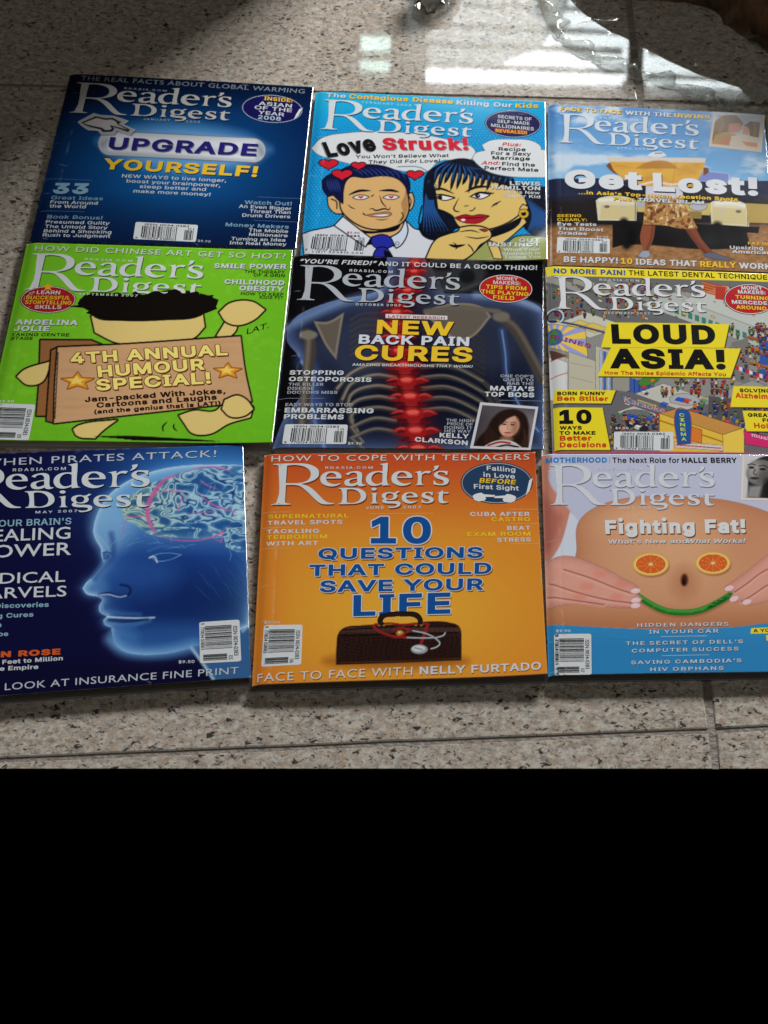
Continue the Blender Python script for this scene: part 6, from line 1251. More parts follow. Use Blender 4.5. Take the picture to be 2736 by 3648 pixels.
def may():
    s = Mag('dark blue magazine with a glowing profile head and visible brain',
            [(-137, 1621), (866, 1585), (894, 2414), (-182, 2494)], (0, 1560, .55455), (.0, .0))
    X, Y = s.X, s.Y
    s.c[:] = (14, 14, 54)
    g = np.exp(-(np.hypot((X - 1250) / 700, (Y - 330) / 420)) ** 2 * 1.1); s.blend(np.clip(g * 1.0, 0, 1), (36, 96, 176))
    g = np.exp(-(np.hypot((X - 1500) / 500, (Y - 200) / 150)) ** 2); s.blend(g * .6, (70, 150, 206)); s.blend(np.clip((Y - 1350) / 250, 0, .6), (14, 12, 42))
    s.blend(np.clip((130 - Y) / 100, 0, 1) * np.clip((1100 - X) / 600, 0, 1) * .7, (12, 12, 46))
    head = [(1600, 175), (1400, 172), (1200, 178), (1000, 212), (820, 280), (700, 370), (630, 480), (600, 600), (612, 650), (648, 715), (652, 760), (664, 812), (620, 880), (556, 930), (530, 968), (556, 1004), (640, 1026), (658, 1042), (636, 1088), (642, 1120), (688, 1148), (664, 1172), (672, 1200), (716, 1220), (722, 1270), (738, 1322), (790, 1370), (900, 1395), (1080, 1386), (1250, 1345), (1340, 1320), (1600, 1210), (1660, 800)]
    P = smooth(head, n=8); d = s.sdf(P, 400)
    ins = np.clip(.5 - d / 3, 0, 1); e = np.clip(-d, 0, 1e4)
    k = np.clip((Y - 520) / 250, 0, 1)
    core = (np.array((92, 150, 210)) * (1 - k)[..., None] + np.array((28, 66, 140)) * k[..., None])
    core = core * (1 - .3 * np.clip((X - 800) / 700, 0, 1) * np.clip((Y - 750) / 300, 0, 1))[..., None]
    s.blend(ins, core)
    s.blend(ins * np.exp(-e / 75) * .8, (112, 172, 220)); s.blend(ins * np.exp(-e / 18) * .9, (200, 222, 236)); s.blend((d >= 0) * np.exp(-np.clip(d, 0, 1e4) / 22) * .65, (96, 156, 218))
    s.ell(720, 560, 120, 170, (140, 186, 222), 130, .6)
    s.line([(760, 1000), (900, 900), (1100, 870)], (32, 70, 140), 160, 150, .5); s.ell(1050, 1050, 330, 230, (14, 34, 92), 260, .6); s.line([(690, 760), (640, 850), (580, 930), (560, 970)], (120, 176, 220), 26, 34, .6); s.ell(800, 1290, 90, 60, (110, 164, 212), 80, .6); s.ell(640, 950, 60, 40, (96, 150, 206), 60, .5); s.ell(1100, 1290, 380, 100, (44, 96, 166), 110, .6)
    # neck
    d2 = s.poly([(1215, 1345), (1340, 1320), (1600, 1210), (1610, 1545), (1362, 1555), (1300, 1460)], (52, 96, 146), 6); s.line([(1230, 1350), (1310, 1460), (1370, 1550)], (190, 214, 226), 20, 18, .8); s.line([(1560, 1240), (1600, 1200)], (180, 210, 230), 20, 20, .7)
    s.line([(700, 1300), (780, 1362), (900, 1384), (1080, 1374), (1240, 1334)], (120, 176, 222), 60, 70, .55); s.line([(680, 1190), (760, 1196), (860, 1192), (960, 1172)], (84, 140, 200), 26, 26, .6); s.line([(664, 1110), (760, 1128), (900, 1136)], (66, 120, 186), 24, 26, .5); s.ell(900, 880, 240, 130, (44, 92, 166), 160, .55)
    # features
    s.line([(600, 600), (640, 640), (690, 700), (715, 760), (690, 800), (640, 850), (600, 900)], (150, 194, 226), 8, 10, .6)
    s.line([(660, 740), (690, 735), (715, 745)], (20, 44, 100), 6, 5); s.poly([(658, 745), (690, 740), (705, 760), (690, 780), (664, 785)], (40, 80, 150), 5, .7)
    s.line([(715, 620), (728, 700), (720, 760), (670, 830), (610, 905)], (26, 60, 130), 30, 34, .6)
    s.line([(775, 945), (830, 960), (838, 990), (815, 1015), (770, 1020), (700, 1000), (640, 1008)], (12, 26, 70), 14, 12, .8); s.line([(640, 1010), (700, 1008), (770, 1024), (812, 1016)], (196, 218, 232), 8, 7, .85)
    s.line([(690, 1152), (800, 1158), (900, 1160), (992, 1156)], (206, 226, 236), 10, 8, .9); s.line([(700, 1172), (800, 1182), (950, 1168)], (14, 28, 72), 16, 16, .7); s.line([(720, 1215), (820, 1222), (920, 1190)], (60, 112, 176), 16, 20, .6); s.line([(655, 1070), (665, 1110), (700, 1135)], (120, 170, 214), 10, 10, .5)
    s.line([(970, 762), (1030, 745), (1090, 742), (1165, 752), (1090, 785), (1000, 790), (970, 762)], (120, 178, 216), 5, 4, .8); s.line([(960, 772), (990, 765), (1010, 800)], (206, 226, 236), 10, 8, .9); s.ell(1070, 765, 45, 20, (30, 70, 140), 20, .6)
    s.line([(950, 730), (1040, 700), (1150, 705)], (70, 126, 190), 12, 14, .5)
    # brain
    bp = [(778, 455), (830, 385), (920, 320), (1050, 262), (1200, 215), (1400, 182), (1620, 180), (1640, 720), (1540, 735), (1450, 700), (1440, 640), (1300, 648), (1130, 642), (1000, 632), (940, 610), (880, 568), (800, 520)]
    bd = s.sdf(smooth(bp), 30); bm = np.clip(.5 - bd / 5, 0, 1)
    wq = vnoise(X / 130, Y / 80, 52); wr = vnoise(X / 120 + 7, Y / 85 + 3, 57)
    n = vnoise(X / 74 + 1.9 * wq, Y / 44 + 1.7 * wr, 71) * .72 + vnoise(X / 40 + 2 * wr, Y / 25 + 2 * wq, 73) * .28; q = np.abs(n - .5)
    tone = np.clip((1250 - X) / 500, 0, 1)[..., None]
    s.blend(bm, np.array((58, 112, 168)) * (1 - tone) + np.array((104, 150, 148)) * tone)
    hi = np.array((178, 214, 226)) * (1 - tone) + np.array((208, 222, 192)) * tone
    s.blend(bm * np.clip(1.15 - np.abs(q - .085) / .07, 0, 1) * .9, hi)
    s.blend(bm * np.clip((q - .17) / .12, 0, 1) * .75, (30, 78, 138)); s.blend(bm * np.clip(1.2 - q / .028, 0, 1) * .85, (20, 54, 110))
    s.blend(bm * np.exp(-np.clip(-bd, 0, 1e4) / 18) * .5, (150, 196, 214))
    PK = (206, 96, 160)
    s.line([(1160, 232), (1060, 270), (1000, 340), (952, 430), (950, 510), (985, 590), (1010, 625)], PK, 30, 8, .85, taper=True)
    for pts, w in (([(1000, 350), (1120, 345), (1190, 350)], 10), ([(1180, 360), (1150, 440), (1140, 490)], 9), ([(1280, 270), (1340, 310), (1400, 330)], 9), ([(1270, 350), (1350, 420), (1480, 470), (1560, 500)], 12), ([(1180, 500), (1300, 480), (1420, 470)], 7), ([(960, 500), (850, 510), (790, 500)], 8), ([(1010, 630), (1140, 660), (1300, 655), (1400, 620), (1480, 560)], 9), ([(1370, 640), (1430, 600), (1420, 670), (1380, 650)], 9), ([(1500, 230), (1440, 200), (1300, 190), (1180, 225)], 10), ([(820, 520), (800, 560), (780, 640)], 5)):
        s.line(pts, PK, w, 4, .8, taper=True)
    R = random.Random(3)
    for i in range(26):
        x, y = 700 + R.random()*560, 480 + R.random()*230; a = R.random()*6.28; L = 40 + R.random()*90
        s.line([(x, y), (x + L*math.cos(a)*.6 + 10, y + L*math.sin(a)*.3), (x + L*math.cos(a), y + L*math.sin(a)*.6 + 14)], (120, 190, 224), 3.4, 2, .6, taper=True)
    for i in range(20):
        x, y = 1250 + R.random()*330, 250 + R.random()*480; a = R.random()*6.28; L = 60 + R.random()*120
        s.line([(x, y), (x + L*math.cos(a)*.5 + 12, y + L*math.sin(a)*.4), (x + L*math.cos(a), y + L*math.sin(a)*.7)], (150, 206, 232), 4, 2.5, .6, taper=True)
    for i in range(16):
        x, y = 1250 + R.random()*320, 720 + R.random()*240; s.line([(x, y), (x + 40, y + 40), (x + 60 + R.random()*60, y + 110)], (60, 112, 176), 4, 4, .5, taper=True)
    s.ell(1545, 490, 40, 34, (190, 226, 236), 40, .8)
    mh = [((882, 330), (38, 279)), ((M2+490, 52), (494, 172)), (A_ST, (956, 208)), (A_TB, (954, 432)), ((1115, 758), (134, 452))]
    s.masthead(mh, (206, 212, 214), (10, 12, 40))
    LB = (132, 172, 188); W2 = (200, 206, 210)
    s.txt('cover_lines', 'WHEN PIRATES ATTACK!', -118, 184, 1388, 124, 44, (184, 192, 202), .0, (3, 3, (8, 8, 34)), space=1.1)
    s.txt('date_line', 'RDASIA.COM', 82, 217, 423, 208, 20, W2, .02, space=1.3); s.txt('date_line', 'MAY', 228, 487, 338, 485, 17, W2, .02, space=1.3); s.txt('date_line', '2007', 372, 482, 497, 479, 17, W2, .02, space=1.3)
    for t, a, h, c_, bo in (("YOUR BRAIN'S", (-62, 574, 458, 557), 42, LB, .015), ('HEALING', (-150, 672, 451, 648), 74, W2, .008), ('POWER', (-128, 774, 456, 752), 78, W2, .008), ('MEDICAL', (-196, 944, 418, 925), 67, W2, .005), ('MARVELS', (-196, 1038, 426, 1019), 67, W2, .005), ('Discoveries', (-32, 1096, 313, 1087), 33, LB, .03), ('g Cures', (-18, 1160, 214, 1150), 32, LB, .03), ('n', (-22, 1217, 8, 1216), 32, LB, .03), ('be', (-10, 1276, 52, 1274), 32, LB, .03), ('N ROSE', (5, 1412, 388, 1394), 38, (206, 88, 34), .075), ('Feet to Million', (15, 1456, 403, 1431), 30, W2, .03), ('e Empire', (-2, 1498, 246, 1486), 30, W2, .03), ('A LOOK AT INSURANCE FINE PRINT', (-70, 1630, 1532, 1516), 44, (184, 192, 202), .0)):
        s.txt('cover_lines', t, *a, h, c_, bo, (2.5, 3, (8, 8, 34)), space=1.06 if bo == 0 else 1.0)
    s.barcode([(1538, 1168), (1550, 1435), (1285, 1450), (1280, 1186)], '05'); s.txt('barcode', '$9.50', 1147, 1451, 1250, 1447, 20, W2, .02)
    return s.build()

def june():
    s = Mag('orange magazine with a brown leather doctor bag, nearest row, middle',
            [(941, 1618), (1906, 1614), (1950, 2407), (897, 2440)], (870, 1580, .67511), (.0010, .0008))
    X, Y = s.X, s.Y
    k = np.clip((Y - 60) / 420, 0, 1)[..., None]; c = np.array((190, 72, 36)) * (1 - k) + np.array((212, 128, 44)) * k
    g = np.exp(-(np.hypot((X - 820) / 760, (Y - 900) / 420)) ** 2)[..., None]; s.c = c * (1 - g) + np.array((226, 166, 52)) * g
    s.blend(np.clip((260 - X) / 400, 0, .35), (206, 106, 38))
    s.ell(800, 1150, 380, 40, (150, 84, 30), 60, .8)
    # bag
    bag = [(498, 1000), (530, 972), (600, 962), (800, 956), (1110, 952), (1138, 972), (1146, 1060), (1146, 1146), (900, 1156), (484, 1170), (486, 1080)]
    d = s.poly(bag, (44, 26, 22)); ins = np.clip(-d / 3, 0, 1)
    cx = X / 26 + .35 * np.sin(Y / 17); cy = Y / 17 + .3 * np.sin(X / 23)
    cell = np.maximum(np.abs((cx % 1) - .5), np.abs(((cy + .5 * np.floor(cx)) % 1) - .5))
    s.blend(ins * np.clip((cell - .40) * 14, 0, 1) * .8, (22, 12, 12)); s.blend(ins * np.clip((.2 - cell) * 5, 0, 1) * .35 * np.clip((1050 - Y) / 100 + .5, 0, 1), (104, 68, 58))
    s.blend(ins * np.exp(-((Y - 985) / 20) ** 2) * .35, (130, 96, 84)); s.line([(505, 1015), (800, 1008), (1130, 1000)], (18, 10, 10), 7, 4); s.line([(500, 1160), (800, 1150), (1136, 1136)], (120, 64, 30), 3, 2, .7); s.line([(520, 985), (800, 970), (1120, 965)], (18, 10, 10), 6, 3)
    s.line([(728, 965), (716, 935), (730, 912), (780, 902), (850, 900), (905, 908), (928, 930), (930, 958)], (34, 26, 24), 24); s.line([(728, 950), (724, 930), (745, 912), (850, 906), (905, 916)], (96, 78, 66), 5, 4, .8)
    for x in (712, 738, 905, 935): s.ell(x, 958, 9, 8, (150, 110, 50))
    s.poly([(790, 962), (850, 960), (845, 1012), (800, 1014)], (60, 38, 30)); s.ell(822, 1002, 20, 15, (176, 130, 56), ow=2, oc=(60, 40, 20)); s.ell(820, 998, 7, 5, (236, 206, 140))
    RB = (148, 34, 34)
    s.line([(690, 955), (770, 950), (860, 960), (945, 950), (975, 960)], RB, 9)
    s.line([(680, 962), (700, 985), (770, 1015), (860, 1026)], RB, 13); s.line([(790, 985), (830, 975), (880, 985), (800, 1025), (770, 1015)], RB, 9); s.line([(968, 955), (950, 1010), (930, 1066)], RB, 16)
    for pts in ([(860, 1026), (960, 1028), (1030, 1022), (1056, 1010), (1060, 1000)], [(890, 990), (960, 1005), (1015, 1035), (1032, 1058), (1010, 1078), (986, 1085)]): s.line(pts, (90, 92, 96), 9); s.line(pts, (196, 200, 204), 5)
    s.ell(924, 1088, 44, 24, (150, 152, 156), ow=3, oc=(60, 58, 60)); s.ell(920, 1084, 34, 17, (206, 208, 210), 8); s.line([(900, 1080), (940, 1090)], (120, 122, 126), 6, 6)
    zz = lambda x, y: ((960 + .20494 * x - 870) / .67511, (1640 + .20494 * y - 1580) / .67511)
    mh = [(a, zz(*a)) for a in (A_TL, A_BL, A_ST, A_TB)]
    s.masthead(mh, (204, 208, 208), (110, 46, 24))
    k_ = (2.5, 3, (120, 56, 24)); BL = (24, 78, 146)
    s.txt('cover_lines', 'HOW TO COPE WITH TEENAGERS', 143, 95, 1504, 89, 33, (206, 206, 200), .0, k_, space=1.12)
    s.txt('date_line', 'RDASIA.COM', 428, 135, 678, 135, 13, WH, .02, space=1.35); s.txt('date_line', 'JUNE', 641, 347, 736, 346, 15, WH, .02, space=1.3); s.txt('date_line', '2007', 838, 345, 932, 344, 15, WH, .02, space=1.3)
    s.badge(1332, 210, 185, 106, (38, 62, 92), (150, 160, 168), (36, 44, 66))
    s.flat('badge', [(1522, 184), (1504, 196), (1494, 240), (1486, 274), (1506, 250)], (216, 218, 220), 1.6)
    for t, a, c_, it in (('Falling', (1280, 143, 1431, 153), WH, 0), ('in Love', (1262, 178, 1429, 188), WH, 0), ('BEFORE', (1240, 208, 1436, 218), YE, .18), ('First Sight', (1212, 240, 1449, 250), WH, 0)): s.txt('badge', t, *a, 27, c_, .035, (2, 2, (14, 26, 46)), it=it, lay=3)
    for sg, ox in ((1, 1205), (-1, 1435)):
        hp = [(0, 12), (12, 4), (30, -2), (48, -4), (60, 4), (118, 8), (118, 18), (66, 18), (72, 26), (62, 38), (30, 42), (8, 34)]
        s.flat('badge', [(ox + sg*a, 266 + b_ + (6 if sg < 0 else 0)) for a, b_ in hp], (216, 218, 218), 3); s.flat('badge', [(ox + sg*a, 266 + b_ + (6 if sg < 0 else 0)) for a, b_ in [(66, 18), (118, 18), (118, 21), (70, 22)]], (30, 34, 44), 3.4)
    for t, a, c_ in (('SUPERNATURAL', (125, 397, 550, 393), YE), ('TRAVEL SPOTS', (122, 430, 516, 426), WH), ('TACKLING', (118, 476, 394, 473), WH), ('TERRORISM', (117, 507, 436, 503), YE), ('WITH ART', (115, 540, 389, 537), WH), ('CUBA AFTER', (1192, 385, 1506, 384), WH), ('CASTRO', (1305, 413, 1508, 412), YE), ('BEAT', (1388, 459, 1510, 457), WH), ('EXAM ROOM', (1178, 492, 1510, 488), YE), ('STRESS', (1335, 522, 1512, 518), WH)):
        s.txt('cover_lines', t, *a, 24, c_, .03, k_, space=1.1)
    for r in ((95, 362, 255, 362), (88, 443, 246, 443), (78, 553, 242, 553), (1395, 348, 1545, 347), (1395, 424, 1552, 423), (1400, 530, 1555, 529), (660, 372, 998, 370), (595, 933, 1076, 918)): s.rule(*r, (226, 190, 130))
    for t, a, h, bo in (('10', (668, 530, 985, 531), 142, .06), ('QUESTIONS', (390, 612, 1258, 606), 58, .05), ('THAT COULD', (342, 701, 1304, 690), 60, .05), ('SAVE YOUR', (397, 787, 1263, 775), 62, .05), ('LIFE', (575, 914, 1088, 900), 112, .06)):
        s.txt('headline', t, *a, h, BL, bo, sh=(7, 8, (132, 74, 26)), out=(.028 if h > 100 else .04, (204, 208, 212)), lay=2.4)
    s.flat('cover_picture', smooth([(716, 958), (704, 935), (718, 902), (780, 890), (850, 888), (915, 896), (940, 925), (942, 955), (918, 955), (916, 930), (895, 917), (850, 912), (785, 914), (742, 922), (730, 940), (740, 955)]), (36, 28, 26), 3.2)
    s.barcode([(308, 957), (300, 1168), (90, 1178), (104, 958)], '06'); s.txt('barcode', '$9.50', 105, 952, 187, 951, 14, WH, .01)
    s.txt('cover_lines', 'FACE TO FACE WITH', 68, 1258, 886, 1225, 44, (208, 206, 198), .0, (3, 4, (140, 80, 30)), space=1.1); s.txt('cover_lines', 'NELLY FURTADO', 925, 1222, 1566, 1200, 42, WH, .04, (3, 4, (140, 80, 30)))
    return s.build()

def july():
    s = Mag('magazine with orange slice eyes and a green asparagus smile on a bare belly',
            [(1928, 1618), (2835, 1620), (2943, 2392), (1953, 2406)], (1900, 1580, .50392), (.0, .0), res=(440, 320))
    X, Y = s.X, s.Y
    s.c[:] = (186, 190, 210)
    s.poly([(30, 60), (130, 90), (110, 260), (200, 400), (270, 490), (190, 720), (100, 830), (60, 830)], (196, 130, 110), 16); s.poly([(50, 300), (120, 420), (200, 520), (150, 700), (60, 800)], (168, 94, 82), 60, .7)
    s.poly([(260, 480), (320, 560), (310, 800), (120, 832), (190, 720)], (204, 210, 222), 10)
    belly = [(312, 580), (370, 500), (500, 430), (700, 385), (900, 376), (1150, 384), (1400, 412), (1659, 488), (1800, 560), (2000, 700), (2000, 1250), (1400, 1300), (1000, 1312), (700, 1308), (60, 1275), (60, 1130), (200, 950), (300, 800)]
    d = s.poly(belly, (204, 148, 110), 5, ow=3, oc=(140, 90, 90)); ins = np.clip(-d / 4, 0, 1)
    g = np.exp(-(np.hypot((X - 1000) / 520, (Y - 720) / 340)) ** 2); s.blend(ins * g * .55, (226, 176, 134)); s.blend(ins * np.exp(-np.clip(-d, 0, 1e4) / 110) * .6, (172, 106, 72)); s.blend(ins * np.clip((Y - 1120) / 160, 0, 1) * .5, (176, 112, 72))
    s.blend(ins * np.exp(-(np.hypot((X - 760) / 330, (Y - 520) / 120)) ** 2) * .5, (236, 190, 150)); s.blend(ins * np.exp(-(np.hypot((X - 1500) / 200, (Y - 700) / 260)) ** 2) * .35, (186, 122, 90))
    s.ell(1068, 985, 90, 110, (176, 116, 82), 110, .6); s.ell(1068, 968, 24, 42, (64, 28, 20), 22); s.ell(1062, 985, 12, 20, (34, 12, 10), 12)
    for cx, cy, rx in ((830, 856, 126), (1270, 848, 122)):
        ry = rx * .635
        s.ell(cx + 8, cy + 14, rx, ry, (150, 92, 62), 16, .7); s.ell(cx, cy, rx, ry, (228, 190, 76), ow=2, oc=(200, 140, 50)); s.ell(cx, cy, rx * .9, ry * .88, (232, 214, 150), 4)
        r = np.hypot((X - cx) / (rx * .85), (Y - cy) / (ry * .83)); th = np.arctan2((Y - cy) / ry, (X - cx) / rx)
        m = np.clip((1 - r) * 30, 0, 1); s.blend(m, (212, 92, 36)); s.blend(m * np.clip((fbm(X / 7, Y / 5, 95) - .5) * 2.2, 0, .5), (234, 136, 60))
        sp = np.clip(1 - np.abs(((th / (2*math.pi) * 10) % 1) - .5) * np.clip(r, .06, 1) * 26, 0, 1); s.blend(m * sp * .8, (240, 196, 120)); s.ell(cx, cy, 15, 10, (226, 206, 140), 6)
    AS = [(735, 1078), (820, 1132), (920, 1180), (1050, 1198), (1180, 1182), (1300, 1128), (1410, 1062)]
    s.line([(a + 2, b_ + 16) for a, b_ in AS], (150, 92, 62), 40, 18, .7); s.line(AS, (44, 130, 44), 44); s.line([(a, b_ - 10) for a, b_ in AS], (92, 170, 70), 12, 10, .7); s.line([(a, b_ + 14) for a, b_ in AS], (26, 92, 34), 10, 8, .7)
    R = random.Random(9)
    for i in range(26):
        t = R.random(); x = 1230 + t * 170; y = 1165 - t * 95 + (R.random() - .5) * 26; s.line([(x, y), (x + 16, y - 4)], (20, 66, 34), 6, 3, .8)
    for x, y in ((860, 1150), (960, 1186), (1120, 1190), (1200, 1176)): s.line([(x - 14, y + 8), (x + 6, y - 2)], (120, 140, 70), 7, 4, .8)
    SKH, SKD, NA = (218, 156, 138), (150, 84, 74), (232, 196, 196)
    Lh = [(70, 868), (130, 820), (200, 798), (300, 806), (420, 848), (520, 892), (620, 950), (735, 1012), (755, 1040), (730, 1062), (770, 1100), (755, 1128), (758, 1150), (690, 1162), (500, 1152), (300, 1136), (60, 1165)]
    d = s.poly(Lh, SKH, 4, ow=3, oc=(160, 96, 84)); ins = np.clip(-d / 4, 0, 1); s.blend(ins * np.exp(-np.clip(-d, 0, 1e4) / 20) * .35, SKD)
    s.blend(ins * np.clip((fbm(X / 60, Y / 30, 99) - .45) * 1.5, 0, .4), (222, 164, 146))
    for pts in ([(215, 890), (400, 950), (600, 1030), (700, 1062)], [(110, 985), (300, 1050), (520, 1105), (700, 1130)], [(100, 1080), (300, 1110), (500, 1140)]): s.line([(a, b_ + 8) for a, b_ in pts], (232, 176, 158), 26, 20, .55); s.line(pts, SKD, 9, 7, .9)
    for x, y in ((380, 1010), (470, 925), (330, 1080), (620, 1000), (590, 1085)): s.ell(x, y, 46, 22, (222, 124, 104), 36, .5)
    for x, y, r in ((722, 1044, -.1), (724, 1110, -.15), (722, 1148, -.1)): s.ell(x, y, 36, 19, NA, 4, ow=2, oc=(170, 110, 110), rot=r); s.ell(x - 4, y - 5, 18, 7, (240, 214, 214), 8, .8)
    Rh = [(2050, 700), (1800, 748), (1659, 790), (1580, 850), (1480, 930), (1400, 985), (1352, 1020), (1370, 1046), (1420, 1052), (1388, 1100), (1410, 1122), (1470, 1118), (1500, 1138), (1560, 1140), (1700, 1100), (2050, 1020)]
    d = s.poly(Rh, SKH, 4, ow=3, oc=(160, 96, 84)); ins = np.clip(-d / 4, 0, 1); s.blend(ins * np.exp(-np.clip(-d, 0, 1e4) / 20) * .35, SKD)
    for pts in ([(1800, 830), (1620, 910), (1500, 1000), (1425, 1052)], [(1800, 940), (1660, 1000), (1540, 1080), (1470, 1120)]): s.line([(a, b_ + 8) for a, b_ in pts], (232, 176, 158), 26, 20, .55); s.line(pts, SKD, 9, 7, .9)
    for x, y, r in ((1385, 1026, -.3), (1420, 1100, -.4), (1510, 1122, -.3)): s.ell(x, y, 34, 19, NA, 4, ow=2, oc=(170, 110, 110), rot=r)
    s.poly([(60, 1272), (300, 1290), (700, 1312), (1000, 1316), (1400, 1302), (1720, 1262), (2100, 1220), (2100, 1700), (60, 1700)], (50, 136, 190), 4)
    s.blend(np.clip((Y - 1330) / 300, 0, .35) * (Y > 1320), (40, 120, 176)); s.line([(420, 1375), (900, 1400), (1500, 1372)], (40, 110, 160), 3, 2, .6)
    mh = [(A_TL, (118, 152)), (A_BL, (122, 433)), (A_ST, (1272, 206)), (A_TB, (1282, 428))]
    s.masthead(mh, (206, 209, 214), (124, 116, 132))
    K = (26, 24, 26); k_ = (3.5, 4, (110, 72, 54)); k3 = (3, 3.5, (22, 76, 120))
    s.txt('cover_lines', 'MOTHERHOOD', 90, 136, 521, 137, 36, (30, 126, 196), .055); s.rule(538, 118, 542, 118, (150, 150, 160), 44)
    s.txt('cover_lines', 'The Next Role for', 560, 139, 1034, 139, 37, K, .02); s.txt('cover_lines', 'HALLE BERRY', 1052, 139, 1441, 139, 37, K, .05)
    s.txt('date_line', 'RDASIA.COM', 458, 190, 766, 190, 18, (206, 208, 214), .02, (1.5, 2, (130, 126, 140)), space=1.35); s.txt('date_line', 'JULY 2007', 600, 466, 859, 464, 18, (214, 208, 206), .02, (1.5, 2, (130, 90, 70)), space=1.35)
    s.txt('headline', 'Fighting Fat!', 510, 642, 1502, 636, 98, (214, 216, 216), .085, (7, 8, (104, 68, 52))); s.txt('headline', "What's New and", 527, 711, 1088, 708, 33, WH, .04, k_); s.txt('headline', 'What Works!', 1088, 709, 1504, 705, 33, WH, .04, k_, it=.2)
    for t, a in (('HIDDEN DANGERS', (735, 1300, 1381, 1292)), ('IN YOUR CAR', (820, 1348, 1309, 1341)), ("THE SECRET OF DELL'S", (655, 1429, 1482, 1415)), ('COMPUTER SUCCESS', (697, 1481, 1451, 1466)), ("SAVING CAMBODIA'S", (692, 1564, 1472, 1549)), ('HIV ORPHANS', (828, 1613, 1346, 1603))): s.txt('cover_lines', t, *a, 28, WH, .025, k3, space=1.18)
    s.rule(900, 1368, 1230, 1363, (190, 210, 222), 3); s.rule(910, 1503, 1243, 1497, (190, 210, 222), 3)
    s.flat('cover_lines', [(1540, 1308), (1790, 1298), (1790, 1342), (1535, 1348)], (232, 210, 60), 1); s.txt('cover_lines', 'A YO', 1556, 1338, 1672, 1334, 26, K, .04); s.flat('cover_lines', [(1645, 1358), (1790, 1350), (1790, 1392), (1648, 1396)], (232, 210, 60), 1)
    s.barcode([(410, 1345), (413, 1635), (150, 1638), (145, 1346)], '07', frame=(40, 40, 44)); s.txt('barcode', '$9.90', 160, 1334, 263, 1334, 19, (206, 218, 226), .02)
    def bw(t):
        t.c[:] = (198, 198, 200)
        t.poly([(10, 60), (14, 30), (30, 8), (55, 0), (100, 0), (100, 100), (10, 100)], (40, 38, 38), 4)
        t.poly([(5, 42), (10, 26), (20, 14), (38, 10), (60, 20), (66, 42), (54, 62), (34, 70), (16, 66), (8, 56)], (112, 108, 106), 4)
        t.ell(22, 36, 15, 20, (172, 168, 164), 18, .75); t.ell(44, 50, 16, 16, (82, 78, 76), 16, .7)
        t.ell(16, 30, 6, 2.6, (36, 34, 34), 2.5); t.ell(40, 33, 7, 2.8, (34, 32, 32), 2.5); t.line([(8, 24), (16, 21), (24, 24)], (48, 44, 44), 2.2, 2); t.line([(32, 26), (42, 24), (52, 29)], (44, 40, 40), 2.2, 2)
        t.line([(24, 34), (21, 44), (27, 47)], (76, 72, 70), 2.6, 2.4); t.ell(23, 55, 9, 3.2, (62, 56, 56), 2.5); t.line([(13, 54.5), (33, 55)], (34, 30, 30), 1.4, 1.2)
        t.poly([(12, 74), (40, 70), (34, 100), (8, 100)], (140, 138, 138), 8); t.line([(56, 66), (62, 100)], (16, 16, 16), 22, 16)
    inset_photo(s, [(1478, 82), (1830, 92), (1836, 408), (1466, 402)], ((222, 206, 196), (.04, .0, .96, .95)), 1.2, bw)
    return s.build()

def tenth():
    s = Mag('pale yellow magazine cut off by the right edge, beyond the sky blue one',
            [(2728, 404), (3560, 440), (3620, 1000), (2776, 964)], (1900, 340, .50392), (.0, .0), res=(60, 40))
    s.c[:] = (196, 186, 128)
    s.poly([(1600, 400), (3300, 470), (3300, 1300), (1600, 1300)], (188, 176, 120), sm=False)
    return s.build()

for mk in (jan, feb, april, september, october, december, may, june, july, tenth):
    mk()

# ------------------------------------------------------------------ things just beyond the frame that the polished floor mirrors
WY, WT = 4.5, -.05                     # window plane y = WY + WT * (x - .35)
def mirrored(px, py, wt=WT):
    """where the mirror image seen at a floor pixel stands in the window plane -> (x, z)"""
    p = px2(px, py, 0.0); d = p - CAM; d[2] = -d[2]
    t = (WY - p[1] + wt * (p[0] - .35)) / (d[1] - wt * d[0])
    return p[0] + d[0] * t, d[2] * t
def prism(x0, x1, z0, z1, dep, off=0.0, wt=WT):
    """box in the window plane"""
    y = lambda x: WY + wt * (x - .35) + off
    v = [(x, y(x) + o, z) for o in (0, dep) for x, z in ((x0, z0), (x1, z0), (x1, z1), (x0, z1))]
    f = [(0, 1, 2, 3), (7, 6, 5, 4), (0, 4, 5, 1), (1, 5, 6, 2), (2, 6, 7, 3), (3, 7, 4, 0)]
    return v, f
def multi(name, boxes, mat, parent=None):
    V_, F_ = [], []
    for v, f in boxes:
        k = len(V_); V_ += v; F_ += [tuple(i + k for i in q) for q in f]
    return mesh_obj(name, V_, F_, mat, parent)
FRAME = noisy('window_paint', (.20, .20, .20), (.26, .26, .25), 30, .5, .1)
ZB = lambda py: mirrored(1900, py)[1]
XL, XR = mirrored(1518, 250)[0], mirrored(3150, 300)[0]
XM0, XM1 = mirrored(2215, 300)[0], mirrored(2300, 320)[0]
ztop, zlow = ZB(350), ZB(-140)
win = empty('window', (0, 0, 0)); tag(win, 'grey framed window with level bars and a thin curtain, mirrored in the floor', 'window')
multi('frame', [prism(XL - .05, XL, zlow - .04, ztop + .05, .05), prism(XR, XR + .05, zlow - .04, ztop + .05, .05), prism(XL, XR, ztop, ztop + .05, .05), prism(XL, XR, zlow - .04, zlow, .05)], FRAME, win)
multi('mullion', [prism(XM0, XM1, ZB(270), ztop, .006, -.007), prism(XM0 + .006, XM1 - .006, zlow, ZB(270), .006, -.007)], FRAME, win)
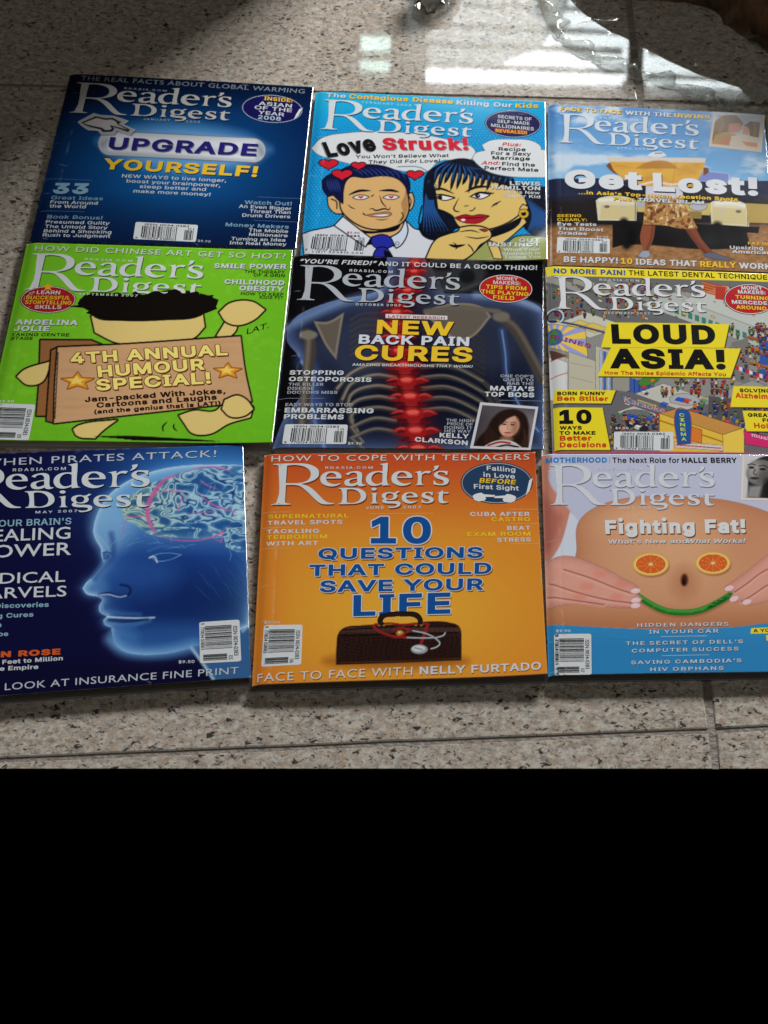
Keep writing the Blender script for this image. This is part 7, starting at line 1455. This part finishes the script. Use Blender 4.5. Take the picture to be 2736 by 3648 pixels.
for py, w in ((334, 7), (258, 8), (184, 9), (118, 9), (40, 8)):
    multi('bar', [prism(XL, XM0 - .001, ZB(py - w * .9), ZB(py + w * .9), .004, .01)], FRAME, win)
for py, w in ((343, 6), (268, 8), (184, 9), (118, 9), (40, 8)):
    multi('bar', [prism(XM1 + .001, XR, ZB(py - w * .9), ZB(py + w * .9), .004, .01)], FRAME, win)
# thin curtain over the lower part of the window
def cloth():
    m, nt, b = nodes('thin_curtain')
    out = nt.nodes['Material Output']
    tr = nt.nodes.new('ShaderNodeBsdfTranslucent'); tr.inputs[0].default_value = (.36, .40, .40, 1)
    tp = nt.nodes.new('ShaderNodeBsdfTransparent')
    mx = nt.nodes.new('ShaderNodeMixShader')
    tc = nt.nodes.new('ShaderNodeTexCoord'); wv = nt.nodes.new('ShaderNodeTexWave'); wv.inputs['Scale'].default_value = 45; wv.inputs['Distortion'].default_value = 2
    link(nt, tc.outputs['Object'], wv.inputs[0])
    mr = nt.nodes.new('ShaderNodeMapRange'); mr.inputs[3].default_value = .74; mr.inputs[4].default_value = .92
    link(nt, wv.outputs[1], mr.inputs[0]); link(nt, mr.outputs[0], mx.inputs[0])
    link(nt, tp.outputs[0], mx.inputs[1]); link(nt, tr.outputs[0], mx.inputs[2]); link(nt, mx.outputs[0], out.inputs[0])
    return m
def curtain():
    hem = smooth([(1430, 172), (1560, 186), (1660, 184), (1760, 170), (1830, 150), (1900, 118), (1960, 60), (2010, -20), (2040, -120)], closed=False, corner=120, n=8)
    top = [mirrored(*p) for p in hem]; V_, F_ = [], []; n = len(top); m = 10
    for i, (x, z) in enumerate(top):
        for k in range(m):
            V_.append((x - .012 * k / m, WY + WT * (x - .35) - .05 + .012 * math.sin(i * 1.1) * (.3 + k / m), z + (zlow - .08 - z) * k / (m - 1)))
    for i in range(n - 1):
        for k in range(m - 1):
            a = i * m + k; F_.append((a, a + m, a + m + 1, a + 1))
    o = mesh_obj('curtain', V_, F_, cloth(), None, True)
    tag(o, 'thin pale curtain hanging over part of the window, mirrored in the floor', 'curtain')
curtain()
def win_light(name, x0, x1, z0, z1, power, col, off, wt=WT):
    xc, zc = (x0 + x1) / 2, (z0 + z1) / 2; y = WY + wt * (xc - .35) + off
    o = area(name, (xc, y, zc), (xc + wt * 1.0 * 0, y - 1, zc), x1 - x0, z1 - z0, power, col)
    return o
win_light('window_daylight', XL - .02, XR + .02, zlow - .02, ztop + .02, 5.4, (.88, .96, 1.0), .05)
# a small far window with two panes
fx0, fx1 = mirrored(1284, 200, 0)[0], mirrored(1390, 200, 0)[0]
z = [mirrored(1340, p, 0)[1] for p in (280, 218, 205, 130)]
w2 = empty('window', (0, 0, 0)); tag(w2, 'small two pane window with pale green light, mirrored in the floor', 'window')
multi('frame', [prism(fx0 - .02, fx0, z[3] - .02, z[0] + .02, .02, 0, 0), prism(fx1, fx1 + .02, z[3] - .02, z[0] + .02, .02, 0, 0), prism(fx0, fx1, z[0], z[0] + .02, .02, 0, 0), prism(fx0, fx1, z[2], z[1], .02, 0, 0), prism(fx0, fx1, z[3] - .02, z[3], .02, 0, 0)], FRAME, w2)
win_light('far_window_daylight', fx0 - .004, fx1 + .004, z[3] - .004, z[0] + .004, .075, (.70, 1.0, .92), .03, 0)

# unseen dark box added to shade the far left of the floor
def shade_cabinet():
    t = empty('shade_cabinet', (-.458, 2.09, 0)); t.rotation_euler = (0, 0, math.radians(12)); tag(t, 'unseen dark wooden box added beyond the far left corner to shade the floor', 'shade_cabinet')
    wood = noisy('dark_wood', (.035, .022, .015), (.06, .038, .026), 18, .55, .1)
    def bx(name, x0, x1, y0, y1, z0, z1):
        v = [(x, y, z_) for z_ in (z0, z1) for x, y in ((x0, y0), (x1, y0), (x1, y1), (x0, y1))]
        return mesh_obj(name, v, [(3, 2, 1, 0), (4, 5, 6, 7), (0, 1, 5, 4), (1, 2, 6, 5), (2, 3, 7, 6), (3, 0, 4, 7)], wood, t)
    bx('carcass', -.42, .42, -.13, .2, .03, .62); bx('top', -.44, .435, -.15, .21, .6205, .645); bx('plinth', -.40, .40, -.12, .19, .0, .0295)
    for sx in (-1, 1): bx('door', min(sx * .01, sx * .40), max(sx * .01, sx * .40), -.142, -.1305, .05, .60)
shade_cabinet()

# clear plastic bag with a brown lump inside, top right
def film_mat(name, op, edge, tint):
    m, nt, b = nodes(name); out = nt.nodes['Material Output']
    b.inputs['Base Color'].default_value = (*tint, 1); b.inputs['Roughness'].default_value = .08
    tp = nt.nodes.new('ShaderNodeBsdfTransparent'); tp.inputs[0].default_value = (.97, .98, .97, 1)
    lw = nt.nodes.new('ShaderNodeLayerWeight'); lw.inputs[0].default_value = .45
    tc = nt.nodes.new('ShaderNodeTexCoord'); n = nt.nodes.new('ShaderNodeTexNoise'); n.inputs['Scale'].default_value = 60; n.inputs['Detail'].default_value = 4
    link(nt, tc.outputs['Object'], n.inputs['Vector'])
    mr = nt.nodes.new('ShaderNodeMapRange'); mr.inputs[1].default_value = 0; mr.inputs[2].default_value = 1; mr.inputs[3].default_value = op; mr.inputs[4].default_value = edge
    link(nt, lw.outputs['Facing'], mr.inputs[0])
    mu = nt.nodes.new('ShaderNodeMath'); mu.operation = 'MULTIPLY'
    mr2 = nt.nodes.new('ShaderNodeMapRange'); mr2.inputs[1].default_value = .3; mr2.inputs[2].default_value = .7; mr2.inputs[3].default_value = .6; mr2.inputs[4].default_value = 1.3
    link(nt, n.outputs[0], mr2.inputs[0]); link(nt, mr.outputs[0], mu.inputs[0]); link(nt, mr2.outputs[0], mu.inputs[1])
    mx = nt.nodes.new('ShaderNodeMixShader'); link(nt, mu.outputs[0], mx.inputs[0]); link(nt, tp.outputs[0], mx.inputs[1]); link(nt, b.outputs[0], mx.inputs[2]); link(nt, mx.outputs[0], out.inputs[0])
    return m
def bag():
    t = empty('plastic_bag', (.3, 2.0, 0)); tag(t, 'clear crumpled plastic bag spread over the floor at the top right', 'plastic bag')
    O = np.array([.3, 2.0, 0])
    edge = smooth([(1905, -90), (1912, 0), (1942, 70), (1990, 145), (2080, 205), (2180, 245), (2260, 272), (2350, 300), (2440, 332), (2520, 372), (2580, 398), (2640, 380), (2730, 340), (2850, 320), (3050, 320)], closed=False, corner=120, n=7)
    E_ = np.array([px2(*p)[:2] for p in edge]); n = len(E_); m = 46
    c = np.array([.34, 2.08]); V_, F_ = [], []
    for i in range(n):
        for k in range(m):
            q = k / (m - 1); p = E_[i] + (c - E_[i]) * q * .8
            w = (fbm(np.array([p[0] * 75 + 3]), np.array([p[1] * 60]), 5, 3)[0] - .5)
            r = abs(fbm(np.array([p[0] * 40 + p[1] * 30]), np.array([p[1] * 38 - p[0] * 20]), 15, 2)[0] - .5)
            z_ = .0012 + .005 * math.exp(-((q - .045) / .03) ** 2) * (.4 + .6 * math.sin(i * .5) ** 2) + max(0, w + .18) * .016 * min(1, q * 10) + .012 * max(0, .05 - r) * 20 * min(1, q * 8) * .5
            z_ += .105 * max(0, (q - .35)) ** .7 * (1 if q > .35 else 0)
            V_.append((*(p - O[:2]), z_))
    for i in range(n - 1):
        for k in range(m - 1):
            a = i * m + k; F_.append((a, a + m, a + m + 1, a + 1))
    mesh_obj('film', V_, F_, film_mat('clear_film', .0, .13, (.62, .66, .64)), t, True)
    # folded double edge
    V_, F_ = [], []
    prof = [(-.0004, .0006), (.0018, .0030), (.0046, .0036), (.0074, .0026), (.0092, .0008)]
    for i in range(n):
        d = E_[min(n - 1, i + 1)] - E_[max(0, i - 1)]; nn = np.array([-d[1], d[0]]); nn = nn / (np.linalg.norm(nn) + 1e-9)
        wv = 1.0 + .45 * math.sin(i * .55) + .25 * math.sin(i * 1.3)
        for a, z_ in prof: V_.append((*(E_[i] + nn * a * wv - O[:2]), z_ * (1 + .5 * math.sin(i * .8))))
    k = len(prof)
    for i in range(n - 1):
        for j in range(k - 1):
            a = i * k + j; F_.append((a, a + 1, a + k + 1, a + k))
    mesh_obj('folded_edge', V_, F_, film_mat('folded_film', .30, .62, (.62, .66, .62)), t, True)
    # brown lump inside; its out-of-view bulk is shaped to shade the floor
    base = smooth([(.105, 1.985), (.14, 1.966), (.185, 1.955), (.205, 1.92), (.222, 1.888), (.27, 1.868), (.40, 1.87), (.55, 2.0), (.5, 2.18), (.25, 2.22), (.1, 2.14)], n=8)
    cc = base.mean(0); V_, F_ = [], []; n = len(base); m = 16
    for k in range(m):
        ph = k / (m - 1) * math.pi / 2
        for p in base:
            q = cc + (p - cc) * math.cos(ph) ** .7; h = .070 * math.sin(ph) ** .8
            h *= .55 + .45 * min(1, max(0, (q[0] - .10) / .12))
            j = fbm(np.array([q[0] * 60]), np.array([q[1] * 60 + h * 70]), 33, 4)[0] - .5
            V_.append((q[0] + j * .01, q[1] + j * .012, max(0.0, h + j * .014 * (k > 0))))
    for k in range(m - 1):
        for i in range(n): F_.append((k * n + i, k * n + (i + 1) % n, (k + 1) * n + (i + 1) % n, (k + 1) * n + i))
    o = mesh_obj('brown_lump', V_, F_, noisy('brown_crust', (.10, .045, .02), (.25, .12, .05), 90, .75, .6), None, True)
    tag(o, 'brownish orange lump lying inside the clear plastic bag', 'bag_lump')
bag()
def wrapper():
    o0 = px2(1536, 8); V_, F_ = [], []; n, m = 26, 10
    for k in range(m):
        ph = k / (m - 1) * math.pi / 2
        for i in range(n):
            a = i / n * 2 * math.pi; r = .0105 * (1 + .35 * math.sin(3 * a + k) + .3 * math.sin(7 * a + 2 * k))
            V_.append((r * math.cos(a) * math.cos(ph) * 1.1, r * math.sin(a) * math.cos(ph) * 1.3 + .006, .016 * math.sin(ph) * (1 + .3 * math.sin(5 * a + 1.7 * k))))
    for k in range(m - 1):
        for i in range(n): F_.append((k * n + i, k * n + (i + 1) % n, (k + 1) * n + (i + 1) % n, (k + 1) * n + i))
    m_ = film_mat('olive_film', .45, .8, (.10, .085, .04))
    o = mesh_obj('crumpled_wrapper', V_, F_, m_, None, False); o.location = o0
    tag(o, 'small crumpled olive brown wrapper on the floor at the top edge', 'wrapper')
wrapper()
